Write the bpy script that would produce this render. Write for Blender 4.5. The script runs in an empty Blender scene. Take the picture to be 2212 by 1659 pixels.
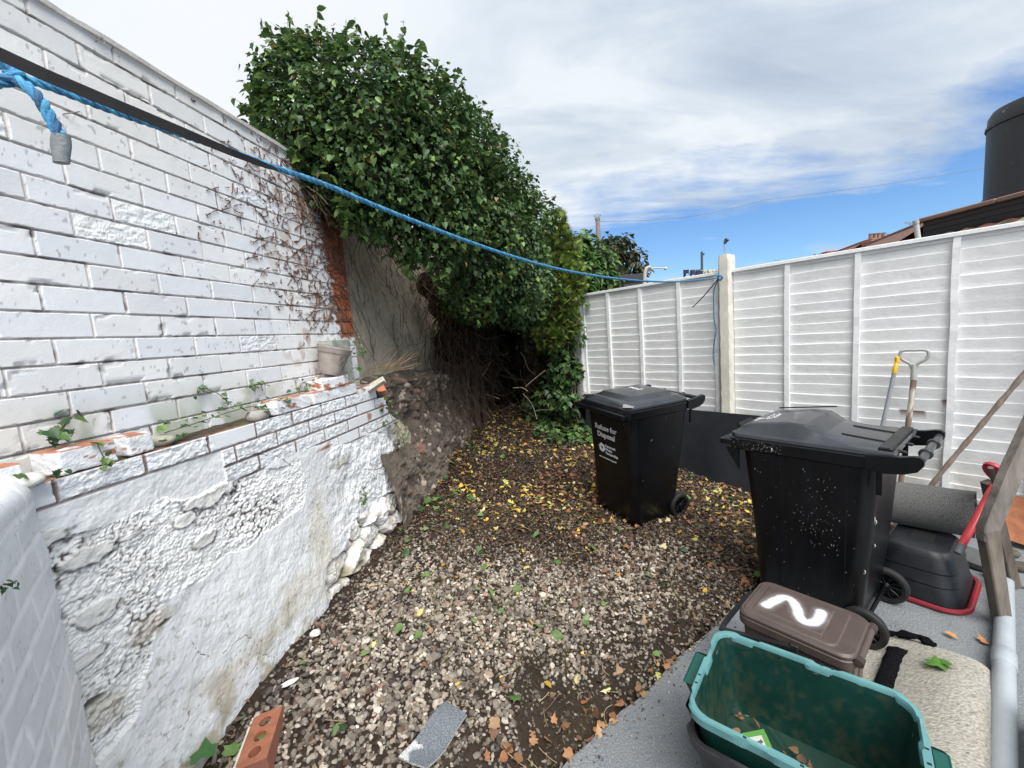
import bpy, bmesh, math, random
import numpy as np
from mathutils import Vector, Matrix
sc = bpy.context.scene
C = sc.collection
rng = np.random.default_rng(7)
random.seed(7)
rad = math.radians

# ------------------------------------------------------------------ camera
H = 1.68
FPX = 1600 / 1.8228            # focal length in the 2212 px wide measuring frame
PITCH, ROLL = rad(6.76), rad(-4.63)
cp, sp, cr, sr = math.cos(PITCH), math.sin(PITCH), math.cos(ROLL), math.sin(ROLL)
RZ = np.array([[cr, -sr, 0], [sr, cr, 0], [0, 0, 1]])
AX = RZ @ np.array([1, 0, 0.]); AY = RZ @ np.array([0, -sp, cp]); AZ = RZ @ np.array([0, -cp, -sp])
cam_d = bpy.data.cameras.new('camera'); cam = bpy.data.objects.new('camera', cam_d); C.objects.link(cam)
WB = np.array([AX, AY, AZ])    # rows: world axes in camera coords (x right, y down, z forward)
M = np.eye(4); M[:3, 0] = WB[:, 0]; M[:3, 1] = -WB[:, 1]; M[:3, 2] = -WB[:, 2]; M[:3, 3] = (0, 0, H)
cam.matrix_world = Matrix(M.tolist())
cam_d.sensor_width = 36; cam_d.lens = 36 * 1600 / 4032
cam_d.clip_start = 0.02; cam_d.clip_end = 600
sc.camera = cam
sc.render.resolution_x, sc.render.resolution_y = 1024, 768

# ------------------------------------------------------------------ world, sun, exposure
sc.view_settings.view_transform = 'Standard'; sc.view_settings.look = 'None'
sc.view_settings.gamma = 1; sc.view_settings.exposure = 0.77
SUN_EL, SUN_AZ = rad(55), rad(163)      # sun behind thin cloud, behind and right of the camera
w = bpy.data.worlds.new('World'); sc.world = w; w.use_nodes = True
nt = w.node_tree; nt.nodes.clear()
def wn(t, **k):
    n = nt.nodes.new(t)
    for a, b in k.items(): setattr(n, a, b)
    return n
def wmath(op, a, b=None, clamp=False):
    n = wn('ShaderNodeMath', operation=op, use_clamp=clamp)
    for i, v in enumerate((a, b)):
        if v is None: continue
        if isinstance(v, (int, float)): n.inputs[i].default_value = v
        else: nt.links.new(v, n.inputs[i])
    return n.outputs[0]
def wramp(f, stops):
    r = wn('ShaderNodeValToRGB'); nt.links.new(f, r.inputs[0])
    e = r.color_ramp.elements
    while len(e) < len(stops): e.new(0.5)
    for el, (p, c) in zip(e, stops): el.position = p; el.color = (*c, 1) if len(c) == 3 else c
    return r.outputs[0]
tc = wn('ShaderNodeTexCoord'); sky = wn('ShaderNodeTexSky'); sky.sky_type = 'NISHITA'; sky.sun_disc = False
sky.sun_elevation = SUN_EL; sky.sun_rotation = SUN_AZ; sky.air_density = 1.0; sky.dust_density = 0.3; sky.ozone_density = 2.5
skyc = wn('ShaderNodeVectorMath', operation='MULTIPLY'); nt.links.new(sky.outputs[0], skyc.inputs[0]); skyc.inputs[1].default_value = (0.056, 0.074, 0.094)
sep = wn('ShaderNodeSeparateXYZ'); nt.links.new(tc.outputs['Generated'], sep.inputs[0])
zz = wmath('ADD', wmath('MAXIMUM', sep.outputs[2], 0.0), 0.16)
px = wmath('DIVIDE', sep.outputs[0], zz); py = wmath('DIVIDE', sep.outputs[1], zz)
comb = wn('ShaderNodeCombineXYZ'); nt.links.new(px, comb.inputs[0]); nt.links.new(py, comb.inputs[1])
mp = wn('ShaderNodeMapping'); mp.inputs['Rotation'].default_value = (0, 0, rad(38)); mp.inputs['Scale'].default_value = (0.55, 1.35, 1); mp.inputs['Location'].default_value = (3.1, 0.4, 0)
nt.links.new(comb.outputs[0], mp.inputs[0])
def wnoise(scale, det, rough, vec, dist=0.0):
    n = wn('ShaderNodeTexNoise'); n.inputs['Scale'].default_value = scale; n.inputs['Detail'].default_value = det
    n.inputs['Roughness'].default_value = rough; n.inputs['Distortion'].default_value = dist; nt.links.new(vec, n.inputs['Vector']); return n.outputs[0]
n1 = wnoise(1.5, 9, 0.58, mp.outputs[0], 0.35)
n2 = wnoise(1.7, 8, 0.55, mp.outputs[0], 0.5)
n3 = wnoise(7.0, 5, 0.5, tc.outputs['Generated'], 0.3)
# more cloud towards the left and overhead, clear band low on the right
bias = wmath('ADD', wmath('MULTIPLY', wmath('SUBTRACT', sep.outputs[2], 0.26), 4.2), wmath('MAXIMUM', wmath('MULTIPLY', wmath('SUBTRACT', 0.10, sep.outputs[0]), 1.1), -.14))
low = wmath('MULTIPLY', wmath('SUBTRACT', 0.13, sep.outputs[2]), 5.2)
bias = wmath('ADD', wmath('MAXIMUM', bias, -.42), wmath('MAXIMUM', low, 0.0))
mask = wramp(wmath('ADD', wmath('ADD', wmath('MULTIPLY', n1, 1.5), wmath('MULTIPLY', n3, 0.35)), wmath('SUBTRACT', bias, 0.24), True), [(0.42, (0, 0, 0)), (0.74, (1, 1, 1))])
br = wmath('ADD', wmath('MULTIPLY', sep.outputs[0], -0.40), wmath('ADD', wmath('MULTIPLY', n2, 1.45), -.17))
br = wmath('ADD', br, wmath('MULTIPLY', sep.outputs[1], -0.16))
ccol = wramp(wmath('ADD', br, 0.10, True), [(0.08, (0.27, 0.325, 0.405)), (0.30, (0.37, 0.42, 0.485)), (0.52, (0.50, 0.54, 0.575)), (0.86, (0.545, 0.565, 0.585))])
mix = wn('ShaderNodeMixRGB'); nt.links.new(mask, mix.inputs[0]); nt.links.new(skyc.outputs[0], mix.inputs[1]); nt.links.new(ccol, mix.inputs[2])
bg = wn('ShaderNodeBackground'); bg.inputs[1].default_value = 1.0
nt.links.new(mix.outputs[0], bg.inputs[0])
wo = wn('ShaderNodeOutputWorld'); nt.links.new(bg.outputs[0], wo.inputs[0])
sl = bpy.data.lights.new('sun', 'SUN'); sun = bpy.data.objects.new('sun', sl); C.objects.link(sun)
sl.energy = 3.4; sl.angle = rad(48); sl.color = (1.0, 0.965, 0.915)
sd = Vector((math.sin(SUN_AZ) * math.cos(SUN_EL), math.cos(SUN_AZ) * math.cos(SUN_EL), math.sin(SUN_EL)))
sun.rotation_euler = sd.to_track_quat('Z', 'Y').to_euler()

# ------------------------------------------------------------------ measuring helpers (a pixel of the photo + a known plane -> a point)
def ray(x, y):
    d = np.array([(x - 1106) / FPX, (y - 829.5) / FPX, 1.0]); return np.array([d @ AX, d @ AY, d @ AZ])
def onz(x, y, z=0.0):
    d = ray(x, y); return np.array([0, 0, H]) + d * ((z - H) / d[2])
def atd(x, y, depth):
    d = ray(x, y); return np.array([0, 0, H]) + d * (depth / d[1])
AW, AF = rad(10.0), rad(-40.29)
dW = np.array([math.sin(AW), math.cos(AW), 0]); nW = np.array([-math.cos(AW), math.sin(AW), 0])
dF = np.array([math.sin(AF), math.cos(AF), 0]); nF = np.array([math.cos(AF), -math.sin(AF), 0])
UZ = np.array([0, 0, 1.0])
def onpl(x, y, n, L):
    d = ray(x, y); return np.array([0, 0, H]) + d * (L / (d @ n))
def wuz(x, y, L):
    P = onpl(x, y, nW, L); return np.array([P @ dW, P[2]])
def W3(u, z, L):      # wall coordinates -> world
    u = np.asarray(u, float); z = np.asarray(z, float); L = np.asarray(L, float)
    return u[..., None] * dW + L[..., None] * nW + z[..., None] * UZ
def F3(u, z, L):
    u = np.asarray(u, float); z = np.asarray(z, float); L = np.asarray(L, float)
    return u[..., None] * dF + L[..., None] * nF + z[..., None] * UZ

# ------------------------------------------------------------------ numpy noise
def _h(ix, iy, s):
    n = (ix * 374761393 + iy * 668265263 + s * 1442695041) & 0xffffffff
    n = ((n ^ (n >> 13)) * 1274126177) & 0xffffffff
    return ((n ^ (n >> 16)) & 0xffffff) / float(0xffffff)
def vnoise(x, y, s=0):
    ix = np.floor(x).astype(np.int64); iy = np.floor(y).astype(np.int64); fx = x - ix; fy = y - iy
    fx = fx * fx * (3 - 2 * fx); fy = fy * fy * (3 - 2 * fy)
    a = _h(ix, iy, s); b = _h(ix + 1, iy, s); c = _h(ix, iy + 1, s); d = _h(ix + 1, iy + 1, s)
    return (a * (1 - fx) + b * fx) * (1 - fy) + (c * (1 - fx) + d * fx) * fy
def fbm(x, y, s=0, o=4, g=0.5):
    t = 0; a = 1; n = 0
    for i in range(o):
        t = t + a * vnoise(x * 2 ** i, y * 2 ** i, s + i * 17); n += a; a *= g
    return t / n
def worley(x, y, s=0):
    ix = np.floor(x).astype(np.int64); iy = np.floor(y).astype(np.int64)
    f1 = np.full(x.shape, 9.0); f2 = f1.copy(); cid = np.zeros(x.shape)
    for dx in (-1, 0, 1):
        for dy in (-1, 0, 1):
            cx, cy = ix + dx, iy + dy
            d = np.hypot(cx + _h(cx, cy, s) - x, cy + _h(cx, cy, s + 5) - y)
            nearer = d < f1
            f2 = np.where(nearer, f1, np.minimum(f2, d)); cid = np.where(nearer, _h(cx, cy, s + 9), cid); f1 = np.minimum(f1, d)
    return f1, f2, cid
def sst(a, b, x):
    t = np.clip((x - a) / (b - a), 0, 1); return t * t * (3 - 2 * t)
def inpoly(x, y, poly):
    r = np.zeros(np.shape(x), bool); p = np.asarray(poly, float); j = len(p) - 1
    for i in range(len(p)):
        xi, yi, xj, yj = *p[i], *p[j]
        c = ((yi > y) != (yj > y)) & (x < (xj - xi) * (y - yi) / (yj - yi + 1e-12) + xi)
        r ^= c; j = i
    return r

# ------------------------------------------------------------------ tagging and linking
def tag(o, label=None, cat=None, group=None, kind=None):
    if label: o['label'] = label
    if cat: o['category'] = cat
    if group: o['group'] = group
    if kind: o['kind'] = kind
    return o
def thing(name, label, cat, loc=(0, 0, 0), rot=(0, 0, 0), group=None):
    o = bpy.data.objects.new(name, None); C.objects.link(o)
    o.empty_display_size = 0.1
    o.location = loc; o.rotation_euler = rot
    return tag(o, label, cat, group)
def mesh(name, V, F, mat, parent=None, smooth=False, cols=None):
    """V (n,3); F an (m,k) array or a list of index tuples; world coordinates unless parent sits elsewhere"""
    me = bpy.data.meshes.new(name); V = np.asarray(V, np.float32)
    if isinstance(F, np.ndarray):
        k = F.shape[1]; lt = np.full(len(F), k); idx = F.ravel()
    else:
        lt = np.array([len(f) for f in F]); idx = np.array([i for f in F for i in f])
    me.vertices.add(len(V)); me.vertices.foreach_set('co', V.ravel())
    me.loops.add(len(idx)); me.loops.foreach_set('vertex_index', idx.astype(np.int32))
    me.polygons.add(len(lt)); me.polygons.foreach_set('loop_start', np.concatenate([[0], np.cumsum(lt)[:-1]]).astype(np.int32))
    me.polygons.foreach_set('use_smooth', np.full(len(lt), smooth, bool))
    if cols is not None:
        cols = np.asarray(cols, np.float32)
        if cols.shape[1] == 3: cols = np.hstack([cols, np.ones((len(cols), 1), np.float32)])
        a = me.color_attributes.new('Col', 'FLOAT_COLOR', 'POINT'); a.data.foreach_set('color', cols.ravel())
    me.update(calc_edges=True); me.validate()
    if mat: me.materials.append(mat)
    o = bpy.data.objects.new(name, me); C.objects.link(o)
    if parent:
        o.parent = parent
    return o
class MB:
    def __init__(s): s.V = []; s.F = []; s.C = []; s.n = 0
    def add(s, V, F, col=None):
        V = np.asarray(V, float); s.V.append(V); s.F += [tuple(int(i) + s.n for i in f) for f in F]; s.n += len(V)
        s.C.append(np.tile(np.asarray(col if col is not None else (1, 1, 1), float), (len(V), 1)) if col is None or np.ndim(col) == 1 else np.asarray(col)); return s
    def box(s, c, size, rot=None, ch=0.004, col=None):
        V, F = cbox(size, ch)
        if rot is not None: V = V @ np.asarray(rot).T
        return s.add(V + np.asarray(c, float), F, col)
    def tube(s, path, r, n=10, col=None, cap=True):
        V, F = tube(path, r, n, cap); return s.add(V, F, col)
    def loft(s, rings, cap0=True, cap1=True, col=None):
        V, F = loft(rings, cap0, cap1); return s.add(V, F, col)
    def build(s, name, mat, parent=None, smooth=False, ang=None):
        o = mesh(name, np.vstack(s.V), s.F, mat, parent, smooth, np.vstack(s.C))
        if smooth:
            try: o.data.set_sharp_from_angle(angle=rad(ang or 38))
            except Exception: pass
        return o
def cbox(size, ch):
    hx, hy, hz = [q / 2 for q in size]; ch = min(ch, hx * .9, hy * .9, hz * .9)
    V = []; ids = {}
    for sx in (-1, 1):
        for sy in (-1, 1):
            for sz in (-1, 1):
                for a in range(3):
                    p = [sx * hx, sy * hy, sz * hz]
                    for b in range(3):
                        if b != a: p[b] -= (sx, sy, sz)[b] * ch
                    ids[(sx, sy, sz, a)] = len(V); V.append(p)
    F = []
    for a in range(3):
        b, c = (a + 1) % 3, (a + 2) % 3
        for sa in (-1, 1):
            q = []
            for sb, s2 in ((-1, -1), (1, -1), (1, 1), (-1, 1)):
                k = [0, 0, 0]; k[a] = sa; k[b] = sb; k[c] = s2; q.append(ids[(*k, a)])
            F.append(q if sa > 0 else q[::-1])
        for sb in (-1, 1):
            for s2 in (-1, 1):
                k = [0, 0, 0]; k[b] = sb; k[c] = s2
                k1 = list(k); k1[a] = -1; k2 = list(k); k2[a] = 1
                q = [ids[(*k1, b)], ids[(*k2, b)], ids[(*k2, c)], ids[(*k1, c)]]
                F.append(q if sb * s2 > 0 else q[::-1])
    for sx in (-1, 1):
        for sy in (-1, 1):
            for sz in (-1, 1):
                q = [ids[(sx, sy, sz, a)] for a in range(3)]
                F.append(q if sx * sy * sz > 0 else q[::-1])
    return np.array(V), F
def frames(P):
    P = np.asarray(P, float); T = np.gradient(P, axis=0); T /= np.linalg.norm(T, axis=1, keepdims=True) + 1e-12
    up = np.array([0, 0, 1.0]) if abs(T[0][2]) < .9 else np.array([1.0, 0, 0])
    N = []; n = np.cross(T[0], up); n /= np.linalg.norm(n)
    for t in T:
        n = n - t * (n @ t); n /= np.linalg.norm(n) + 1e-12; N.append(n)
    N = np.array(N); return T, N, np.cross(T, N)
def tube(P, r, n=10, cap=True):
    P = np.asarray(P, float); T, N, B = frames(P); r = np.broadcast_to(np.asarray(r, float), (len(P),))
    a = np.arange(n) * 2 * math.pi / n
    rings = P[:, None] + r[:, None, None] * (np.cos(a)[None, :, None] * N[:, None] + np.sin(a)[None, :, None] * B[:, None])
    return loft(list(rings), cap, cap)
def loft(rings, cap0=True, cap1=True):
    n = len(rings[0]); V = np.vstack(rings); F = []
    for i in range(len(rings) - 1):
        for j in range(n):
            k = (j + 1) % n; F.append((i * n + j, i * n + k, (i + 1) * n + k, (i + 1) * n + j))
    if cap0: F.append(tuple(range(n))[::-1])
    if cap1: F.append(tuple((len(rings) - 1) * n + j for j in range(n)))
    return V, F
def rrect(w, d, r, z, cx=0, cy=0, n=5):
    """rounded rectangle ring, w along x, d along y"""
    r = min(r, w / 2 - 1e-4, d / 2 - 1e-4); P = []
    for sx, sy, a0 in ((1, 1, 0), (-1, 1, 90), (-1, -1, 180), (1, -1, 270)):
        for i in range(n + 1):
            a = rad(a0 + 90 * i / n); P.append((cx + sx * (w / 2 - r) + r * math.cos(a), cy + sy * (d / 2 - r) + r * math.sin(a), z))
    return np.array(P)
def circ(r, z, n=24, cx=0, cy=0):
    a = np.arange(n) * 2 * math.pi / n; return np.stack([cx + r * np.cos(a), cy + r * np.sin(a), np.full(n, z)], 1)
def smoothpath(pts, k=8):
    P = np.asarray(pts, float); out = []
    Q = np.vstack([2 * P[0] - P[1], P, 2 * P[-1] - P[-2]])
    for i in range(1, len(Q) - 2):
        for t in np.linspace(0, 1, k, endpoint=False):
            a, b, c, d = Q[i - 1], Q[i], Q[i + 1], Q[i + 2]
            out.append(.5 * ((2 * b) + (c - a) * t + (2 * a - 5 * b + 4 * c - d) * t * t + (3 * b - 3 * c + d - a) * t ** 3))
    out.append(P[-1]); return np.array(out)
def scatter(tV, tF, pos, R, s, cols):
    """instances of a template merged into arrays; R (n,3,3) columns = local axes"""
    n, m = len(pos), len(tV)
    V = np.einsum('nij,mj->nmi', R, tV) * np.asarray(s).reshape(n, 1, -1 if np.ndim(s) > 1 else 1) + pos[:, None]
    F = (np.asarray(tF)[None] + (np.arange(n) * m)[:, None, None]).reshape(-1, len(tF[0]))
    return V.reshape(-1, 3), F, np.repeat(cols, m, axis=0)
def basis(nrm, tip):
    nrm = nrm / (np.linalg.norm(nrm, axis=1, keepdims=True) + 1e-9)
    tip = tip - nrm * np.sum(tip * nrm, 1, keepdims=True); tip /= np.linalg.norm(tip, axis=1, keepdims=True) + 1e-9
    return np.stack([np.cross(tip, nrm), tip, nrm], axis=2)
def rotz(a): c, s = math.cos(a), math.sin(a); return np.array([[c, -s, 0], [s, c, 0], [0, 0, 1.]])
def roty(a): c, s = math.cos(a), math.sin(a); return np.array([[c, 0, s], [0, 1, 0], [-s, 0, c]])
def rotx(a): c, s = math.cos(a), math.sin(a); return np.array([[1, 0, 0], [0, c, -s], [0, s, c]])

# ------------------------------------------------------------------ materials
MATS = {}
def mat(name, col=None, rough=0.6, attr=False, var=0.12, vscale=8.0, bump=0.0, bscale=40.0, metal=0.0, spec=0.5, trans=0.0,
        spots=None, spscale=60.0, spth=0.62, detail=6, stretch=None, coat=0.0, col2=None):
    if name in MATS: return MATS[name]
    m = bpy.data.materials.new(name); m.use_nodes = True; t = m.node_tree; b = t.nodes['Principled BSDF']
    L = t.links.new
    def N(ty, **k):
        n = t.nodes.new(ty)
        for a, v in k.items(): setattr(n, a, v)
        return n
    co = N('ShaderNodeTexCoord').outputs['Object']
    if stretch:
        mp_ = N('ShaderNodeMapping'); mp_.inputs['Scale'].default_value = stretch; L(co, mp_.inputs[0]); co = mp_.outputs[0]
    nz = N('ShaderNodeTexNoise'); nz.inputs['Scale'].default_value = vscale; nz.inputs['Detail'].default_value = detail; nz.inputs['Roughness'].default_value = .6; L(co, nz.inputs['Vector'])
    if attr:
        base = N('ShaderNodeAttribute', attribute_name='Col').outputs['Color']
    else:
        rgb = N('ShaderNodeRGB'); rgb.outputs[0].default_value = (*col, 1); base = rgb.outputs[0]
    if col2 is not None:
        mx = N('ShaderNodeMixRGB'); r_ = N('ShaderNodeValToRGB'); r_.color_ramp.elements[0].position = .42; r_.color_ramp.elements[1].position = .6
        L(nz.outputs[0], r_.inputs[0]); L(r_.outputs[0], mx.inputs[0]); L(base, mx.inputs[1]); mx.inputs[2].default_value = (*col2, 1); base = mx.outputs[0]
    mr = N('ShaderNodeMapRange'); mr.inputs[1].default_value = .25; mr.inputs[2].default_value = .75; mr.inputs[3].default_value = 1 - var * 1.4; mr.inputs[4].default_value = 1 + var
    L(nz.outputs[0], mr.inputs[0])
    hv = N('ShaderNodeVectorMath', operation='SCALE'); L(base, hv.inputs[0]); L(mr.outputs[0], hv.inputs['Scale']); c_ = hv.outputs[0]
    if spots is not None:
        n2 = N('ShaderNodeTexNoise'); n2.inputs['Scale'].default_value = spscale; n2.inputs['Detail'].default_value = 3; L(co, n2.inputs['Vector'])
        r2 = N('ShaderNodeValToRGB'); r2.color_ramp.elements[0].position = spth; r2.color_ramp.elements[1].position = spth + .05; L(n2.outputs[0], r2.inputs[0])
        m2 = N('ShaderNodeMixRGB'); L(r2.outputs[0], m2.inputs[0]); L(c_, m2.inputs[1]); m2.inputs[2].default_value = (*spots, 1); c_ = m2.outputs[0]
    L(c_, b.inputs['Base Color'])
    b.inputs['Metallic'].default_value = metal; b.inputs['Specular IOR Level'].default_value = spec; b.inputs['Coat Weight'].default_value = coat
    rr = N('ShaderNodeMapRange'); rr.inputs[3].default_value = max(.03, rough - .12); rr.inputs[4].default_value = min(1, rough + .12); L(nz.outputs[0], rr.inputs[0]); L(rr.outputs[0], b.inputs['Roughness'])
    if bump > 0:
        nb = N('ShaderNodeTexNoise'); nb.inputs['Scale'].default_value = bscale; nb.inputs['Detail'].default_value = 8; nb.inputs['Roughness'].default_value = .65; L(co, nb.inputs['Vector'])
        bp = N('ShaderNodeBump'); bp.inputs['Strength'].default_value = min(1, bump); bp.inputs['Distance'].default_value = .004 * max(1, bump); L(nb.outputs[0], bp.inputs['Height']); L(bp.outputs[0], b.inputs['Normal'])
    if trans > 0:
        tr = N('ShaderNodeBsdfTranslucent'); L(c_, tr.inputs[0]); ms = N('ShaderNodeMixShader'); ms.inputs[0].default_value = trans
        L(b.outputs[0], ms.inputs[1]); L(tr.outputs[0], ms.inputs[2]); L(ms.outputs[0], t.nodes['Material Output'].inputs[0])
    MATS[name] = m; return m

# ================================================================== brick wall (left)
M_paint = mat('painted_masonry', attr=True, rough=.66, var=.04, vscale=9, bump=.20, bscale=130, spec=.3)
M_rough = mat('rough_masonry', attr=True, rough=.8, var=.12, vscale=14, bump=.9, bscale=60, spec=.3)
PB = np.array([.81, .815, .825]); PW = np.array([.80, .79, .76])
def grid_faces(nu, nv, keep=None):
    i, j = np.meshgrid(np.arange(nu - 1), np.arange(nv - 1), indexing='ij')
    F = np.stack([i * nv + j, (i + 1) * nv + j, (i + 1) * nv + j + 1, i * nv + j + 1], -1).reshape(-1, 4)
    if keep is not None: F = F[keep.ravel()[F].all(1)]
    return F
def prune(V, F, Cc):
    used = np.zeros(len(V), bool); used[F.ravel()] = True; idx = np.cumsum(used) - 1
    return V[used], idx[F], Cc[used]
LU, PITCHU, CH = 1.60, .1456 * 1.60, .0513 * 1.60
Z0U = H + .064 * LU
def brick_field(U, Z, pit, ch, z0, u0, jt=.0055, jv=.0052, rnd=.0024, seed=3, rough=.035):
    """courses of bricks: outward offset w, brick id noise, joint mask"""
    k = np.floor((Z - z0) / ch).astype(int); fz = (Z - z0) - k * ch
    wav = (vnoise(U * 3.1, k * 7.7, seed) - .5) * .006
    fz = fz + wav * sst(0, .02, fz) * sst(0, .02, ch - fz)
    sh = u0 + (k % 2) * pit / 2 + (_h(k, k * 0 + 3, seed) - .5) * .02
    q = (U - sh) / pit; m = np.floor(q).astype(int); fu = (q - m) * pit
    jm0 = (_h(m, k, seed + 1) - .5) * .010; jm1 = (_h(m + 1, k, seed + 1) - .5) * .010
    du = np.minimum(fu - jv / 2 - jm0 * .5, pit - fu - jv / 2 + jm1 * .5); dz = np.minimum(fz - jt, ch - fz)
    n = fbm(U * 60, Z * 60, seed + 4, 3); edge = np.minimum(du, dz) + (n - .5) * .0028
    idr = _h(m, k, seed + 2); id2 = _h(m, k, seed + 7); id3 = _h(m, k, seed + 8)
    # chipped arrises
    chip = sst(.63, .74, fbm(U * 13 + 5, Z * 20, seed + 11, 3)) * sst(.022, .0, np.minimum(du, dz)) * (id2 > .45)
    face = sst(0, rnd, edge)
    w = -.0048 + .0048 * face + face * ((idr - .5) * .0035 + (fu / pit - .5) * (id2 - .5) * .0025) - chip * .004
    isr = id3 < rough
    w = w + face * isr * (fbm(U * 38, Z * 80, seed + 21, 6, .6) - .5) * .010
    w = w + (fbm(U * 25, Z * 25, seed + 31, 3) - .5) * .0010
    return w, face, chip, idr, id2, isr, fz, du, k, m
us = np.arange(-.55, 2.722, .0035)
kk = np.arange(-6, 13); vs = []
for k in kk:
    b = Z0U + k * CH
    vs += [b + .0015, b + .0045, b + .0078, b + .0105] + list(b + np.linspace(.0135, CH - .004, 9)) + [b + CH - .0012]
ztop = H + .7195 * LU
vs = np.array([v for v in vs if v < ztop]); U, Z = np.meshgrid(us, vs, indexing='ij')
w, face, chip, idr, id2, isr, fz, du, k, m = brick_field(U, Z, PITCHU, CH, Z0U, .7054 * LU)
topc = sst(ztop - .014, ztop - .008, Z + (fbm(U * 12, U * 0, 5) - .5) * .008)
w = w * (1 - topc) + topc * (.004 + .004 * vnoise(U * 30, Z * 30, 8))
col = (PB[None, None] * (1 - .10 * idr[..., None]) + (id2[..., None] - .5) * np.array([.03, .015, -.02]))
warm = sst(.45, .7, fbm(U * 1.3, Z * 1.6, 71))[..., None]; col = col * (1 - .05 * warm * np.array([0, .4, 1.4]))
spk = (fbm(U * 70, Z * 70, 81, 2) > .78) & (vnoise(U * 9, Z * 9, 82) > .5); col[spk] *= .62
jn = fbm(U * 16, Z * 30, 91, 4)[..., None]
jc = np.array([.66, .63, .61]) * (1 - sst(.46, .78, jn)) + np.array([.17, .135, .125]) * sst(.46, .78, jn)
jc = jc * np.where((fz < .0022)[..., None], .45, 1.0)  # thin shadow line under each course painted into the joint colour
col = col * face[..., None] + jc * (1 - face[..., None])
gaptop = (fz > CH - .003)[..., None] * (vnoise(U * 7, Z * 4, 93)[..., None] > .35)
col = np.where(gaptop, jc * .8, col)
col = col * (1 - chip[..., None] * (.25 + .35 * vnoise(U * 40, Z * 40, 95)[..., None]))
# bare orange bricks at the wall end
bnd = 2.50 + (2.46 - Z) * .05 + (fbm(U * 9, Z * 22, 101) - .5) * .11
ora = (sst(-.012, .02, U - bnd) * sst(1.755, 1.765, Z))[..., None]
oc = np.array([.42, .125, .05]) * (.65 + .6 * idr[..., None]) * (.8 + .4 * fbm(U * 40, Z * 40, 103)[..., None])
oc = oc * face[..., None] + np.array([.12, .08, .07]) * (1 - face[..., None])
col = col * (1 - ora) + oc * ora
# paint lost around the clinging stems, right half
fl = sst(.60, .66, fbm(U * 14, Z * 9, 111, 5)) * sst(1.7, 2.5, U) ; col = col * (1 - .75 * fl[..., None]) + .75 * fl[..., None] * np.array([.33, .2, .13])
damp = sst(1.62, 1.44, Z) * sst(.40, .62, fbm(U * 10, Z * 10, 115)); col = col * (1 - .45 * damp[..., None] * np.array([.8, .75, 1.0]))
wall = thing('brick_wall', 'tall white painted brick wall with dark raked joints and an orange unpainted end, left of the yard', 'wall')
V = W3(U, Z, LU - w).reshape(-1, 3)
mesh('brickwork', V, grid_faces(*U.shape), M_paint, wall, False, col.reshape(-1, 3))
def wbox(mb, u0, u1, z0, z1, L0, L1, ch=.004, col=(.8, .8, .8)):
    c = W3((u0 + u1) / 2, (z0 + z1) / 2, (L0 + L1) / 2); R = np.stack([dW, nW, UZ], 1)
    mb.box(c, (abs(u1 - u0), abs(L1 - L0), z1 - z0), R, ch, col)
b = MB(); wbox(b, -3.0, 2.718, .2, ztop - .004, LU + .024, LU + .215, col=(.36, .15, .08)); wbox(b, -3.0, -.552, 1.2, ztop - .004, LU + .001, LU + .011, col=PB)
b.build('wall_core', M_rough, wall)
# thin lumpy mortar capping along the top
uc = np.arange(-3.0, 2.74, .02); rings = []
for i, u in enumerate(uc):
    h1 = .012 + .010 * vnoise(np.array(u * 9), np.array(0.), 5); o = .010 + .008 * vnoise(np.array(u * 14), np.array(2.), 6)
    rings.append(W3(np.full(5, u), ztop + np.array([-.006, h1 * .6, h1 + .006, h1 + .006, -.006]), np.array([LU - o, LU - o - .002, LU + .02, LU + .21, LU + .22])))
b = MB(); b.loft(rings, col=(.62, .59, .55)); b.build('capping', M_rough, wall, True)
b = MB(); hk = wuz(205, 88, LU)     # small bent nails left in the wall
b.tube(W3(hk[0] + np.array([0, 0, .004, .012, .016, .012]), hk[1] + np.array([-.004, 0, .010, .012, .002, -.008]), LU - np.array([0, .015, .02, .02, .02, .02])), .0016, 6, (.3, .27, .26))
hk = wuz(150, 245, LU); b.tube(W3(hk[0] + np.array([-.02, 0.01]), hk[1] + np.array([-.012, .006]), LU - np.array([.0, .03])), .002, 6, (.3, .25, .24))
b.build('nail', M_rough, wall)

# ================================================================== lower wall
LL = 1.45
us = np.arange(.70, 3.20, .004); vs = np.arange(.0, 1.389, .004); vs[-1] = 1.388
U, Z = np.meshgrid(us, vs, indexing='ij')
def PP(pts): return [tuple(wuz(a / 1.8228, c / 1.8228, LL)) for a, c in pts]
warpu = U + (fbm(U * 9, Z * 9, 201) - .5) * .07; warpz = Z + (fbm(U * 9, Z * 9, 202) - .5) * .07
peb = inpoly(warpu, warpz, [(.6, 1.235), (1.15, 1.205), (1.45, 1.16), (1.80, 1.13), (1.83, 1.0), (1.76, .885), (1.3, .875), (1.06, .862), (.98, .74), (.9, .58), (.6, .5)])
pf_ = sst(.47, .53, fbm(U * 4 + 7, Z * 5, 207, 3)); fa1, fa2, fac = worley(U * 92, Z * 120, 17)
f1, f2, cid = worley(U * 56 + 3 * fbm(U * 7, Z * 7, 203), Z * 76 + 2 * fbm(U * 9, Z * 9, 204), 7)
pebh = np.sqrt(np.clip(1 - (f1 / .62) ** 2, 0, 1)); pebh = pebh * (1 - pf_) + pf_ * .55 * np.sqrt(np.clip(1 - (fa1 / .62) ** 2, 0, 1)) + .2 * pf_
big = fbm(U * 6, Z * 6, 205, 4)
w = (fbm(U * 3.0, Z * 3.0, 211, 4) - .5) * .030 + (fbm(U * 22, Z * 22, 213, 4) - .5) * .007 + (fbm(U * 90, Z * 90, 214, 2) - .5) * .0022
w = w + .035 * sst(.95, .15, Z)                       # plinth swells towards the ground
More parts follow.
